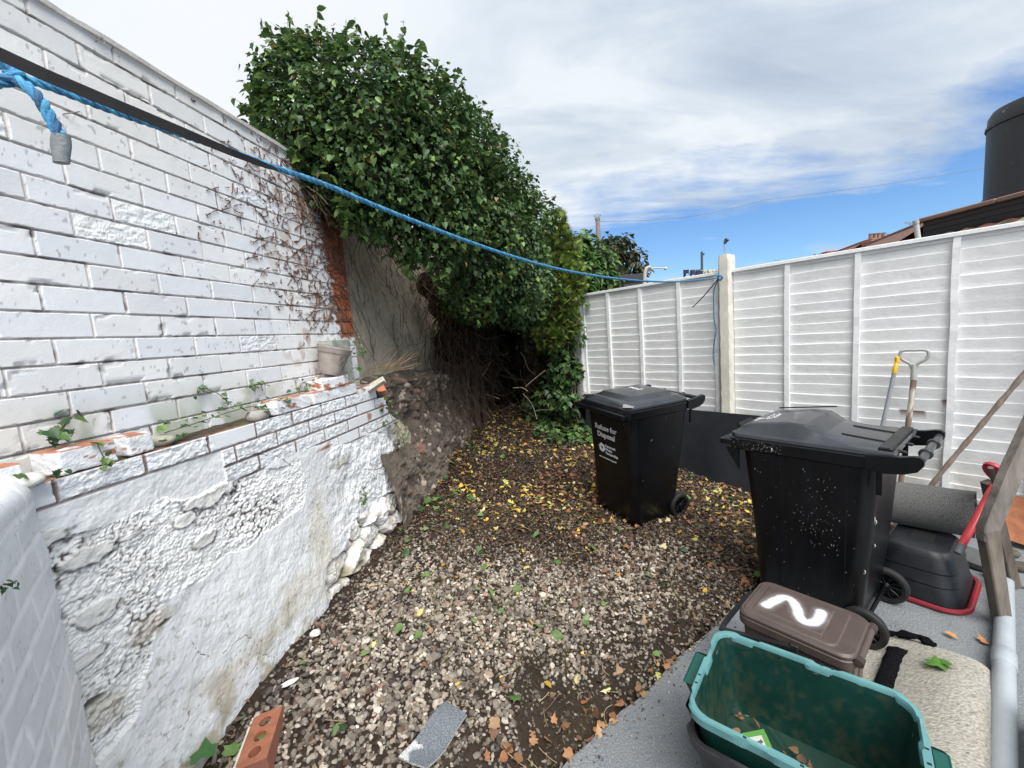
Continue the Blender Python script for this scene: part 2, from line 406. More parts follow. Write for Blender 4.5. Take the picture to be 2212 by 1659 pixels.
col = np.tile(np.array([.77, .78, .79]), U.shape + (1,)) * (1 - .08 * fbm(U * 5, Z * 5, 215)[..., None])
# smooth render under the pebbles
pm = peb.astype(float)
w = np.where(peb, -.008 + (big - .5) * .014 + pebh * .0065 * (.3 + 1.1 * cid) + (fbm(U * 30, Z * 38, 206, 5) - .5) * .012, w)
gap = (1 - sst(.0, .62, pebh)) * sst(.46, .62, fbm(U * 8, Z * 8, 219, 4))
col = np.where(peb[..., None], np.array([.80, .80, .79]) * (1 - .12 * (1 - pebh[..., None])), col)
col = np.where(peb[..., None], col * (1 - gap[..., None]) + gap[..., None] * np.array([.13, .10, .09]), col)
for (sx, sy, ru, rz) in ((190, 2120, .045, .035), (350, 2190, .075, .028), (830, 1960, .10, .034), (730, 2045, .05, .022), (815, 2120, .05, .03), (380, 2420, .06, .03), (330, 2600, .05, .02), (520, 2110, .04, .012)):
    cu, cz = wuz(sx / 1.8228, sy / 1.8228, LL); d = np.hypot((U - cu) / ru, (Z - cz) / rz) + (fbm(U * 17, Z * 22, 223, 5, .6) - .5) * 1.5
    s_ = sst(1.0, .8, d); w = w * (1 - s_) + s_ * (.000 + .010 * (fbm(U * 30, Z * 45, 225, 4) - .4)); rim = sst(.22, .0, np.abs(d - 1.02)) * (Z < cz + .01)
    col = col * (1 - s_[..., None]) + s_[..., None] * np.array([.74, .73, .70]) * (1 - .2 * fbm(U * 30, Z * 60, 224)[..., None]); col *= (1 - .75 * rim[..., None])
# upper courses of brick
w2, face, chip, idr, id2, isr, fz, du, k, m = brick_field(U, Z, .237, .0735, 1.388 - .0735 * 6, 1.205, .008, .008, .003, 41, .75)
nrow = np.where(U < 1.38, 1.315, np.where(U < 2.1, 1.172 + .05 * (fbm(U * 6, Z * 0, 231) - .5), 1.10 + .1 * (fbm(U * 6, Z * 6, 233) - .5)))
br_ = sst(-.004, .004, Z - nrow)
chipy = (fbm(U * 75, Z * 75, 235, 3) > .60) & isr
w2 = w2 + face * isr * (fbm(U * 70, Z * 70, 237, 3) - .5) * .004
bc = np.array([.80, .815, .83]) * (1 - .08 * idr[..., None]) * np.where(chipy[..., None], .72, 1.0)
bc = bc * face[..., None] + (1 - face[..., None]) * np.array([.20, .16, .15]) * (.6 + .9 * fbm(U * 20, Z * 40, 239)[..., None])
w = w * (1 - br_) + br_ * w2; col = col * (1 - br_[..., None]) + br_[..., None] * bc
# soft flush band of mortar just below the courses
# right-hand part: broken painted rubble
rub = sst(1.95, 2.15, U + (fbm(U * 6, Z * 6, 241) - .5) * .2) * (1 - br_)
g1, g2, gid = worley(U * 8, Z * 13, 243); crack = sst(.07, .0, g2 - g1)
crack = crack * sst(.5, .62, fbm(U * 4, Z * 4, 242)); w = w + rub * ((gid - .5) * .010 - crack * .008 + (fbm(U * 30, Z * 30, 245, 5) - .5) * .020 + (fbm(U * 8, Z * 8, 244, 4) - .5) * .03)
col = col * (1 - .5 * (rub * crack * sst(.4, .6, fbm(U * 8, Z * 8, 246)))[..., None])
# bulging stones at the foot, right
st = sst(.64, .58, Z + (fbm(U * 5, Z * 5, 247) - .5) * .12 + .10 * sst(2.3, 1.9, U)) * sst(1.80, 1.90, U + (fbm(U * 5, Z * 5, 248) - .5) * .06)
s1, s2, sid = worley(U * 5.2 + .4 * fbm(U * 9, Z * 9, 1), Z * 8.0 + .3 * fbm(U * 9, Z * 9, 2), 251); sh = np.clip((s2 - s1) * 2.4, 0, 1) ** .55
w = w * (1 - st) + st * (-.045 + .085 * sh * (.5 + .7 * sid) + (fbm(U * 16, Z * 16, 253, 5) - .5) * .055)
scol = np.array([.76, .75, .73]) * (1 - .25 * sst(.45, .7, fbm(U * 18, Z * 18, 255))[..., None] * np.array([.8, 1, 1.2]))
scol = scol * sst(.10, .34, sh)[..., None] + (1 - sst(.10, .34, sh))[..., None] * np.array([.07, .055, .045])
col = col * (1 - st[..., None]) + st[..., None] * scol
# cracks in the render
def crackline(pts, wd=.0019, dep=.004):
    global w, col
    P = smoothpath([(*wuz(a / 1.8228, c / 1.8228, LL), 0) for a, c in pts], 6)[:, :2]; d = np.full(U.shape, 9.0)
    uu = U + (fbm(U * 40, Z * 40, 261) - .5) * .02; zz_ = Z + (fbm(U * 40, Z * 40, 262) - .5) * .02
    for a, c in zip(P[:-1], P[1:]):
        e = c - a; t = np.clip(((uu - a[0]) * e[0] + (zz_ - a[1]) * e[1]) / (e @ e + 1e-9), 0, 1); d = np.minimum(d, np.hypot(uu - a[0] - t * e[0], zz_ - a[1] - t * e[1]))
    s_ = sst(wd, wd * .3, d); w = w - s_ * dep; col = col * (1 - .62 * s_[..., None])
crackline([(745, 2525), (770, 2570), (825, 2590)]); crackline([(860, 2570), (920, 2520), (960, 2505), (990, 2540), (1010, 2575), (1060, 2585)])
crackline([(958, 2655), (1000, 2600)], .003); crackline([(700, 2790), (730, 2810), (720, 2830)]); crackline([(600, 2900), (700, 2850), (760, 2780)], .002, .003)
crackline([(1430, 1850), (1500, 1845), (1560, 1800), (1612, 1765)], .004); crackline([(1430, 1850), (1440, 1950), (1500, 1960)], .003); crackline([(930, 1800), (1000, 1790), (1090, 1800), (1150, 1830)], .003)
# holes, rusty stain, bare patches
for (sx, sy, ru, rz) in ((372, 2765, .035, .013), (300, 2750, .012, .02), (650, 2450, .02, .008)):
    cu, cz = wuz(sx / 1.8228, sy / 1.8228, LL); d = np.hypot((U - cu) / ru, (Z - cz) / rz) + (fbm(U * 25, Z * 25, 265) - .5) * .8; s_ = sst(1.1, .7, d)
    w = w - .03 * s_; col = col * (1 - s_[..., None]) + s_[..., None] * np.array([.07, .055, .05])
def stain(sx, sy, ru, rz, c, amt, nf=14):
    global col
    cu, cz = wuz(sx / 1.8228, sy / 1.8228, LL); d = np.hypot((U - cu) / ru, (Z - cz) / rz); s_ = (sst(1.15, .3, d + (fbm(U * nf, Z * nf, 271) - .5) * 1.3) * amt)[..., None]
    col = col * (1 - s_) + s_ * np.array(c)
stain(620, 2460, .09, .05, (.42, .36, .30), .7); stain(420, 2800, .12, .07, (.50, .46, .40), .7); stain(1330, 1830, .12, .06, (.34, .33, .27), .75)
stain(1275, 1765, .11, .016, (.33, .15, .10), 1.0, 20); stain(1270, 2150, .12, .30, (.58, .53, .42), .55, 10); stain(1180, 2330, .22, .12, (.55, .50, .41), .5, 20)
stain(1560, 1690, .16, .10, (.25, .235, .19), .95); stain(1455, 1640, .04, .04, (.30, .12, .08), .9); stain(900, 2640, .20, .06, (.62, .56, .48), .6, 18); stain(1500, 1600, .08, .03, (.28, .12, .08), .8, 25)
yb = sst(2.86, 2.98, U + (fbm(U * 12, Z * 4, 273) - .5) * .1) * (1 - st); col = col * (1 - yb[..., None]) + yb[..., None] * np.array([.40, .37, .27]) * (.7 + .6 * fbm(U * 60, Z * 8, 275)[..., None])
for sx, sy in ((1740, 1540), (1665, 1765)):
    pass
dirt = (sst(.62, .25, Z - .10 * fbm(U * 7, Z * 7, 277)) * sst(.42, .70, fbm(U * 11, Z * 11, 279, 5)))[..., None]; col = col * (1 - .50 * dirt * np.array([.85, .95, 1.2])); sp_ = ((fbm(U * 65, Z * 65, 283, 5) > .69) & (fbm(U * 5, Z * 5, 284) > .45) & (Z < 1.1))[..., None]; col = np.where(sp_, col * np.array([.66, .65, .60]), col)
keep = inpoly(U + (fbm(U * 14, Z * 14, 281) - .5) * .05, Z + (fbm(U * 14, Z * 14, 282) - .5) * .03,
              [(.5, -1), (.5, 1.6), (2.66, 1.6), (2.665, 1.318), (2.785, 1.30), (2.80, 1.19), (3.0, 1.08), (3.13, .94), (3.14, .70), (3.04, .56), (3.0, .3), (3.0, -1)]) | (Z > 1.385) & (U < 2.66)
V = W3(U, Z, LL - w).reshape(-1, 3); F = grid_faces(*U.shape, keep=keep); V, F, cc = prune(V, F, col.reshape(-1, 3))
low = thing('retaining_wall', 'low white painted wall of bricks, pebble concrete and render under the brick wall', 'wall')
mesh('wall_face', V, F, M_paint, low, False, cc)
# earth and moss on the ledge, and the brick tops
us = np.arange(.55, 2.9, .008); ls = np.arange(LL + .002, LU + .01, .008); U, Lg = np.meshgrid(us, ls, indexing='ij')
zt = np.where(U < 2.66, 1.383, 1.383 - sst(2.66, 2.72, U) * .08)
zt = zt + .018 * sst(LL + .02, LL + .07, Lg) * fbm(U * 18, Lg * 18, 301, 4) - .002 * (Lg < LL + .01)
c_ = np.array([.055, .042, .03]) * (.6 + 1.1 * fbm(U * 40, Lg * 40, 303)[..., None]); redf = (sst(LL + .045, LL + .02, Lg + (fbm(U * 25, Lg * 25, 305) - .5) * .05))[..., None]
c_ = c_ * (1 - redf) + redf * np.array([.30, .15, .10]) * (.7 + .6 * fbm(U * 50, Lg * 50, 306)[..., None]); moss = (fbm(U * 9, Lg * 9, 307) > .56)[..., None]; c_ = np.where(moss & (redf < .4), np.array([.06, .085, .025]), c_)
mesh('ledge_soil', W3(U, zt, Lg).reshape(-1, 3), grid_faces(*U.shape)[:, ::-1], M_rough, low, True, c_.reshape(-1, 3))
b = MB(); wbox(b, -.6, 2.95, -.3, 1.30, LL + .07, LU - .003, col=(.12, .09, .07)); b.build('wall_core', M_rough, low)
def rough_box(size, res=.006, amp=.002, seed=0, col=(.8, .8, .8), col_top=None, peel=None, rnd=.006, frq=40):
    """subdivided box with worn arrises; painted front, other colour on top"""
    V = []; F = []; Cc = []; n0 = 0; S = np.array(size) / 2
    for a in range(3):
        b_, c_ = (a + 1) % 3, (a + 2) % 3
        for s in (-1, 1):
            nb = max(2, int(size[b_] / res) + 1); nc = max(2, int(size[c_] / res) + 1)
            g, h = np.meshgrid(np.linspace(-1, 1, nb), np.linspace(-1, 1, nc), indexing='ij')
            P = np.zeros(g.shape + (3,)); P[..., a] = s * S[a]; P[..., b_] = g * S[b_]; P[..., c_] = h * S[c_]
            V.append(P.reshape(-1, 3)); f = grid_faces(nb, nc); F.append((f if s > 0 else f[:, ::-1]) + n0); n0 += nb * nc
    V = np.vstack(V); F = np.vstack(F)
    inner = np.clip(V, -(S - rnd), S - rnd); d = V - inner; l = np.linalg.norm(d, axis=1, keepdims=True); Vr = inner + d / np.maximum(l, 1e-9) * np.minimum(l, rnd)
    q = V * frq; nz = fbm(q[:, 0] + q[:, 2] * 1.3 + 50, q[:, 1] + q[:, 2] * .7 + 50, seed, 4) - .5; nn = d / np.maximum(l, 1e-9)
    Vr = Vr + nn * nz[:, None] * amp * 2
    cc = np.tile(np.array(col, float), (len(V), 1)); v = fbm(q[:, 0] * .5 + q[:, 2] + 9, q[:, 1] * .5 + q[:, 2] + 9, seed + 3, 4)
    cc *= (.88 + .24 * v)[:, None]
    if col_top is not None:
        t = sst(S[2] - .006, S[2] - .002, V[:, 2] + (v - .5) * .02)[:, None]; cc = cc * (1 - t) + t * np.array(col_top) * (.7 + .6 * v[:, None])
    if peel is not None:
        t = (v > peel[0])[:, None]; cc = np.where(t, np.array(peel[1]) * (.7 + .6 * v[:, None]), cc)
    return Vr, F, cc
RW = np.stack([dW, -nW, UZ], 1)          # local x along the wall, -y?  local y points to the yard
def put_brick(name, u0, u1, z0, z1, Lf, parent, seed, depth=.104, yaw=0., tilt=0., roll=0., **k):
    V, F, cc = rough_box((u1 - u0, depth, z1 - z0), seed=seed, **k)
    V = V @ rotz(yaw).T @ roty(tilt).T @ rotx(roll).T
    c = W3((u0 + u1) / 2, (z0 + z1) / 2, Lf + depth / 2); V = V @ RW.T + c
    return mesh(name, V, F, M_rough, parent, False, cc)
WHB = (.79, .80, .82); RED = (.34, .15, .09)
# the broken top course (one part each: they differ)
zA = 1.392
for i, (u0, u1, pc) in enumerate(((.68, .80, None), (.875, 1.02, 1), (1.055, 1.135, 1), (1.70, 1.955, 1), (1.985, 2.20, None), (2.204, 2.43, None))):
    put_brick('top_course_brick', u0, u1, zA - .001, zA + .064 + .004 * (i % 2), LL + .004 * (i % 3), low, 400 + i, yaw=rng.normal(0, .02), col=WHB, col_top=RED, amp=.003, peel=(.66, RED) if pc else (.80, (.5, .45, .42)))
put_brick('top_course_brick', 2.46, 2.66, zA - .012, zA + .028, LL + .01, low, 410, col=WHB, col_top=(.25, .13, .09), peel=(.68, (.3, .14, .1)))
put_brick('top_course_brick', 2.215, 2.42, zA + .068, zA + .130, LL + .055, low, 411, yaw=.05, col=WHB, peel=(.63, RED))
t = put_brick('loose_brick', 2.08, 2.29, zA + .066, zA + .126, LL + .0, None, 412, yaw=.06, tilt=-.05, col=WHB, peel=(.55, (.40, .17, .10)))
tag(t, 'white painted brick with a bare orange end, lying under the plastic plant pot', 'brick')
# loose lumps on the ledge at the far left
def rock(name, c, size, seed, col, parent=None, mat_=None, sub=3, amp=.3, yaw=0, flat=0, col2=None):
    bm = bmesh.new(); bmesh.ops.create_icosphere(bm, subdivisions=sub, radius=1); V = np.array([v.co[:] for v in bm.verts]); F = np.array([[v.index for v in f.verts] for f in bm.faces]); bm.free()
    n = fbm(V[:, 0] * 1.7 + 20 + V[:, 2], V[:, 1] * 1.7 + 20 - V[:, 2], seed, 4) - .5
    cell = np.round(V * 1.6) ; V = V * (1 + amp * n)[:, None]
    V[:, 2] = np.clip(V[:, 2], -.7, .75)
    V = V * np.array(size) / 2 @ rotz(yaw).T + np.array(c)
    v = fbm(V[:, 0] * 40, V[:, 1] * 40 + V[:, 2] * 40, seed + 2, 3)[:, None]; cc = np.array(col) * (.75 + .5 * v)
    if col2 is not None: cc = np.where(v > .58, np.array(col2), cc)
    return mesh(name, V, F, mat_ or M_rough, parent, True, cc)
P = W3(.775, 1.405, LL + .03); t = rock('broken_stone', P, (.15, .10, .05), 5, (.62, .61, .57), yaw=.3); tag(t, 'pale broken stone slab on the ledge beside the splayed pier', 'stone')
P = W3(1.20, 1.405, LL + .085); t = rock('cobble', P, (.13, .09, .055), 9, (.30, .30, .24)); tag(t, 'round grey green cobble in the gap of the ledge bricks', 'stone')
P = W3(1.635, 1.405, LL + .05); t = rock('concrete_lump', P, (.10, .12, .075), 12, (.33, .31, .29), col2=(.14, .10, .08)); tag(t, 'grey brown concrete lump on the ledge below the small ivy', 'stone')

# ================================================================== splayed pier at the left edge
corner = W3(.815, 0, LL - .0); dP = np.array([.656, -.755, 0]); nP = np.array([.755, .656, 0])
ts = np.arange(0, .95, .005); vs = np.arange(-.1, 1.452, .005); T, Z = np.meshgrid(ts, vs, indexing='ij')
w2, face, chip, idr, id2, isr, fz, du, k, m = brick_field(T, Z, .228, .083, .02, .11, .010, .010, .006, 61, .0)
w = w2 * .35 + (fbm(T * 20, Z * 20, 311) - .5) * .004 - .05 * sst(1.36, 1.455, Z) ** 2 - .012 * sst(.03, .0, T)
w = w + (fbm(T * 3 + Z * 2, Z * 5, 313) - .5) * .018
colp = np.tile(np.array([.83, .84, .86]), T.shape + (1,)) * (1 - .06 * idr[..., None]); colp = colp * face[..., None] + (1 - face[..., None]) * np.array([.93, .935, .94])
colp *= (1 - .35 * (fbm(T * 120, Z * 120, 315, 3) > .80)[..., None])
V = corner + T[..., None] * dP + w[..., None] * nP + Z[..., None] * UZ
pier = thing('brick_pier', 'white painted splayed brick pier at the left edge, in front of the ledge', 'pier')
mesh('pier_face', V.reshape(-1, 3), grid_faces(*T.shape)[:, ::-1], M_paint, pier, True, colp.reshape(-1, 3))
b = MB(); R = np.stack([dP, nP, UZ], 1); b.box(corner + dP * .475 - nP * .235 + UZ * .62, (.95, .40, 1.52), R, .03, (.76, .785, .83)); b.build('pier_core', M_paint, pier)

# ================================================================== earth bank, render panel
us = np.arange(2.62, 5.9, .010); vs = np.concatenate([np.arange(.1, 1.36, .010), 1.36 + np.arange(0, .36, .012)])
U, Z = np.meshgrid(us, vs, indexing='ij'); back = np.maximum(Z - 1.36, 0)
s1, s2, sid = worley(U * 9, Z * 11, 321); q1, q2, qid = worley(U * 22, Z * 26, 322)
rough_ = (fbm(U * 4, Z * 4, 323, 5) - .5) * .16 + np.clip((s2 - s1), 0, .4) * .05 * sst(.4, .6, fbm(U * 5, Z * 5, 341)) + np.clip(q2 - q1, 0, .5) * .012 + (fbm(U * 18, Z * 18, 342, 6, .65) - .5) * .06 + (fbm(U * 40, Z * 40, 325, 3) - .5) * .02
w = rough_ * sst(-.0, .25, U - 2.62) + .16 * sst(1.2, .35, Z) - .35 * sst(5.1, 5.85, U)
Zb = 1.36 + (Z - 1.36) * .42 - .12 * sst(3.3, 5.2, U); Zz = np.where(Z > 1.36, Zb, Z * (Zb * 0 + 1) - .12 * sst(3.3, 5.2, U) * Z / 1.36)
Lb = np.where(Z > 1.36, 1.50 - w * (1 - back * 2) + back * .9, 1.50 - w)
cb = np.array([.105, .085, .068]) * (.25 + 1.6 * fbm(U * 14, Z * 14, 327, 6, .65)[..., None])
stn = ((qid + fbm(U * 9, Z * 9, 340) * .5 > 1.16) & (q2 - q1 > .18))[..., None]; cb = np.where(stn, np.array([.30, .25, .21]) * (.6 + .6 * qid[..., None]), cb)
pk = ((sid > .985) & (s2 - s1 > .15))[..., None]; cb = np.where(pk, np.array([.26, .14, .11]) * (.7 + .5 * fbm(U * 50, Z * 50, 329)[..., None]), cb)
bk = mesh('earth_bank', W3(U, Zz, Lb).reshape(-1, 3), grid_faces(*U.shape), M_rough, None, False, cb.reshape(-1, 3)); tag(bk, kind='structure')
us = np.arange(2.722, 6.5, .012); vs = np.arange(1.30, 2.9, .012); U, Z = np.meshgrid(us, vs, indexing='ij')
w = (fbm(U * 5, Z * 5, 331, 5) - .5) * .02 + (fbm(U * 50, Z * 50, 333, 3) - .5) * .005
cb = np.array([.44, .385, .30]) * (.70 + .6 * fbm(U * 6, Z * 6, 335, 5)[..., None]); cb *= (1 - .22 * (fbm(U * 80, Z * 40, 336, 3) > .62)[..., None])
pan = thing('rendered_wall', 'rough grey cement rendered wall streaked with vine stems under the ivy', 'wall')
mesh('render_face', W3(U, Z, 1.68 - w).reshape(-1, 3), grid_faces(*U.shape), M_rough, pan, False, cb.reshape(-1, 3))
b = MB(); wbox(b, 2.724, 6.5, .3, 2.88, 1.70, 1.88, col=(.2, .19, .16)); b.build('wall_core', M_rough, pan)
t = put_brick('concrete_block', 2.27, 2.52, 1.455, 1.745, LL + .055, None, 420, depth=.09, yaw=-.12, col=(.36, .375, .33), col_top=(.42, .43, .38), amp=.004, peel=(.66, (.22, .25, .20)))
tag(t, 'mossy grey green concrete block standing on the ledge behind the plant pot', 'concrete block')

# ================================================================== ground shape
ctrl = []
for px_, py_, L_ in ((430, 1659, 1.42), (500, 1560, 1.42), (620, 1400, 1.42), (720, 1290, 1.44), (780, 1230, 1.42), (870, 1120, 1.42), (960, 1000, 1.40), (1010, 935, 1.40)):
    ctrl.append(onpl(px_, py_, nW, L_))
for p in ((0.066, 1.393, -.012), (1.207, 2.205, -.012), (.6, 1.77, -.012), (.86, 3.1, .11), (.66, 3.5, .14), (1.30, 3.3, .10), (2.10, 3.65, .02), (1.66, 4.15, .13), (1.9, 2.9, .0), (-.7, .9, .0), (-1.3, .9, .1),
          (.80, 5.25, .36), (.3, 5.9, .52), (.0, 6.6, .62), (.9, 5.5, .50), (-.15, 4.9, .46), (0, 3.0, .17), (-.4, 2.2, .15), (.3, 4.0, .24), (2.6, 2.9, -.01)):
    ctrl.append(np.array(p))
ctrl = np.array(ctrl)
def _k(d): return np.sqrt(d * d + .35 ** 2)
A_ = _k(np.hypot(ctrl[:, None, 0] - ctrl[None, :, 0], ctrl[:, None, 1] - ctrl[None, :, 1])) + np.eye(len(ctrl)) * -.04
W_ = np.linalg.solve(A_, ctrl[:, 2] - .15)
def gz(x, y, rough=True):
    x = np.asarray(x, float); y = np.asarray(y, float)
    z = .15 + sum(wk * _k(np.hypot(x - c[0], y - c[1])) for wk, c in zip(W_, ctrl))
    d = np.maximum(np.hypot(x - .3, y - 3) - 4.6, 0); z = np.clip(z, -.05, .75) * np.exp(-d * .8)
    if rough: z = z + (fbm(x * 3 + 30, y * 3 + 30, 501, 4) - .5) * .05
    return z
SLAB_A = np.array([.066, 1.393]); SLAB_D = np.array([1.141, .812]); SLAB_D /= np.linalg.norm(SLAB_D); SLAB_N = np.array([-SLAB_D[1], SLAB_D[0]])
def slabd(x, y): return (x - SLAB_A[0]) * SLAB_N[0] + (y - SLAB_A[1]) * SLAB_N[1]     # >0 on the gravel side
fine = lambda a, b_, s: np.arange(a, b_, s)
xs = np.concatenate([[-250, -100, -40, -15, -8, -5, -3.5], fine(-2.6, 3.6, .03), [4.5, 6, 9, 15, 40, 100, 250]])
ys = np.concatenate([[-60, -20, -8, -3, -1], fine(0, 7.6, .03), [8.5, 10, 14, 25, 60, 130, 300]])
U, Z = np.meshgrid(xs, ys, indexing='ij'); G = gz(U, Z); G = np.where(slabd(U, Z) < .03, np.minimum(G, -.05), G)
far_ = (np.abs(U) > 3.6) | (Z > 7.6) | (Z < 0); G = np.where(far_, -.06, G)
cg = np.array([.034, .024, .017]) * (.4 + 1.1 * fbm(U * 6 + 300, Z * 6 + 300, 511, 5)[..., None])
M_soil = mat('soil', attr=True, rough=.95, var=.35, vscale=60, bump=1.5, bscale=130, spec=.2)
t = mesh('ground', np.stack([U, Z, G], -1).reshape(-1, 3), grid_faces(*U.shape), M_soil, None, True, cg.reshape(-1, 3)); tag(t, kind='structure')
# concrete slab
M_conc = mat('concrete_slab', (.20, .22, .24), rough=.78, var=.38, vscale=7, bump=2.2, bscale=85, detail=14, spots=(.25, .262, .275), spscale=150, spth=.56, col2=(.155, .165, .175))
def slab_pt(s, n): return SLAB_A + SLAB_D * s + SLAB_N * n
n_ = 400; ring = []
for i in range(n_): s = -2.2 + 5.4 * i / (n_ - 1); ring.append(slab_pt(s, (fbm(np.array(s * 4.), np.array(1.), 521, 6, .6) - .5) * .035))
outer = ring + [np.array([3.9, 3.2]), np.array([3.9, -1.6]), np.array([-1.7, -1.6])]
bm = bmesh.new(); vt = [bm.verts.new((*p, .0)) for p in outer]; f = bm.faces.new(vt); r_ = bmesh.ops.extrude_face_region(bm, geom=[f]); bmesh.ops.translate(bm, verts=[v for v in r_['geom'] if isinstance(v, bmesh.types.BMVert)], vec=(0, 0, -.12))
bmesh.ops.recalc_face_normals(bm, faces=bm.faces); me = bpy.data.meshes.new('concrete_path'); bm.to_mesh(me); bm.free(); me.materials.append(M_conc)
t = bpy.data.objects.new('concrete_path', me); C.objects.link(t); tag(t, kind='structure')

# ------------------------------------------------------------------ gravel
def ico(sub):
    bm = bmesh.new(); bmesh.ops.create_icosphere(bm, subdivisions=sub, radius=1); V = np.array([v.co[:] for v in bm.verts]); F = np.array([[v.index for v in f.verts] for f in bm.faces]); bm.free(); return V, F
IV, IF = ico(2); IV1, IF1 = ico(1)
def pebble(seed, lowp=False):
    V = (IV1 if lowp else IV).copy(); r = np.random.default_rng(seed)
    for _ in range(11):                      # cut random flats so the stones read as gravel
        d = r.normal(size=3); d /= np.linalg.norm(d); t = r.uniform(.45, .80); h = V @ d; V = V - np.maximum(h - t, 0)[:, None] * d * .9
    return V * np.array([r.uniform(1.1, 1.45), r.uniform(.75, .95), r.uniform(.5, .8)])
def inyard(x, y):
    onw = -math.cos(AW) * x + math.sin(AW) * y; onf = math.cos(AF) * x - math.sin(AF) * y
    return (slabd(x, y) > -.015) & (onw < 1.43) & (onf < 4.22) & (y < 6.6) & (y > .75)
N = 125000; X = rng.uniform(-1.7, 2.8, N); Y = .8 + 5.6 * rng.uniform(0, 1, N) ** 1.35
_x = X, Y; ok = inyard(X, Y) & (np.hypot(X, Y) > .9); X, Y = X[ok], Y[ok]
brn = fbm(X * 1.3 + 40, Y * 1.3 + 40, 531, 3)
sd_ = slabd(X, Y)
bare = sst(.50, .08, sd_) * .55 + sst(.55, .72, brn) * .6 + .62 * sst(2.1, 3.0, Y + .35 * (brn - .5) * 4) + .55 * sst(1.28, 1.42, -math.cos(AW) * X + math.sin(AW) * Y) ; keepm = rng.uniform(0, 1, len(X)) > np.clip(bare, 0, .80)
X, Y, bare = X[keepm], Y[keepm], bare[keepm]
n = len(X); sz = rng.lognormal(math.log(.0106), .32, n) * (1 - .35 * np.clip(bare, 0, 1)); sz = np.clip(sz, .004, .026)
Zg = gz(X, Y) + sz * .15 + rng.uniform(0, .006, n)
ang = rng.uniform(0, 6.28, n); tl = rng.normal(0, .45, (n, 2))
nr = np.stack([tl[:, 0], tl[:, 1], np.ones(n)], 1); R = basis(nr, np.stack([np.cos(ang), np.sin(ang), 0 * ang], 1))
pal = np.array([(.34, .31, .28), (.45, .42, .38), (.26, .24, .22), (.15, .135, .125), (.54, .51, .48), (.25, .20, .165), (.09, .078, .07), (.30, .19, .16), (.66, .64, .61)])
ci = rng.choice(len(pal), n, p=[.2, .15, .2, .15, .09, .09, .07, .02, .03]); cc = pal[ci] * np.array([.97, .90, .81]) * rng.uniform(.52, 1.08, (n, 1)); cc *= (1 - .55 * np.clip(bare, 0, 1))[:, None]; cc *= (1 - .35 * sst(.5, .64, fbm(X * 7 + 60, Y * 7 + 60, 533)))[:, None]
M_peb = mat('gravel_stone', attr=True, rough=.72, var=.14, vscale=90, bump=.3, bscale=200, spec=.4)
m_ = 420; es = rng.uniform(-.4, 2.6, m_); en = -rng.exponential(.07, m_); ex_ = SLAB_A[0] + SLAB_D[0] * es + SLAB_N[0] * en; ey_ = SLAB_A[1] + SLAB_D[1] * es + SLAB_N[1] * en
for i in range(m_): X[i], Y[i] = ex_[i], ey_[i]; sz[i] = rng.uniform(.002, .007); Zg[i] = .002        # grit kicked onto the slab
Vs, Fs, Cs, off = [], [], [], 0; which = rng.integers(0, 8, n)
for q in range(16):
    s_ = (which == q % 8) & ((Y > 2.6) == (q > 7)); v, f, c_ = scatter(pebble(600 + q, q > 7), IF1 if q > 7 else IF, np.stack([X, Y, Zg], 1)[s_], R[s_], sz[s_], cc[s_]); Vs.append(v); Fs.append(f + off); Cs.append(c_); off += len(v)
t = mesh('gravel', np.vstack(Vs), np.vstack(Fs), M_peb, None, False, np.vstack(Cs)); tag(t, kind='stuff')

# ------------------------------------------------------------------ fallen leaves, weeds, straw
def leaf_tpl(kind):
    if kind == 'ivy':
        o = [(0, 0), (.22, -.10), (.46, .08), (.36, .34), (.52, .62), (.22, .66), (0, 1.05)]
    elif kind == 'oval':
        o = [(0, 0), (.16, .10), (.27, .38), (.22, .68), (.09, .90), (.03, .97), (0, 1.05)]
    elif kind == 'heart':
        o = [(0, 0), (.26, -.09), (.44, .10), (.42, .38), (.26, .66), (.10, .86), (0, 1.05)]
    else:
        o = [(0, 0), (.14, .02), (.30, .25), (.20, .40), (.33, .62), (.12, .72), (0, 1.0)]
    mid = [(0, .12), (0, .5), (0, .82)]
    V = [(x, y, .30 * abs(x) - .16 * y * y) for x, y in o] + [(-x, y, .30 * abs(x) - .16 * y * y) for x, y in o[1:-1]] + [(0, y, -.03 - .16 * y * y) for _, y in mid]
    r = [0, 1, 2, 3, 4, 5, 6]; l = [0, 7, 8, 9, 10, 11, 6]; a, b_, c_ = 12, 13, 14
    F = [(0, r[1], a), (r[1], r[2], a), (r[2], r[3], a), (r[3], b_, a), (r[3], r[4], b_), (r[4], r[5], b_), (r[5], c_, b_), (r[5], 6, c_)]
    F += [(l[1], 0, a), (l[2], l[1], a), (l[3], l[2], a), (b_, l[3], a), (l[4], l[3], b_), (l[5], l[4], b_), (c_, l[5], b_), (6, l[5], c_)]
    return np.array(V, float) - np.array([0, 0, 0]), np.array(F)
LT = {k: leaf_tpl(k) for k in ('ivy', 'oval', 'heart', 'ragged')}
M_dry = mat('dry_leaf', attr=True, rough=.7, var=.15, vscale=80, trans=.12, spec=.3)
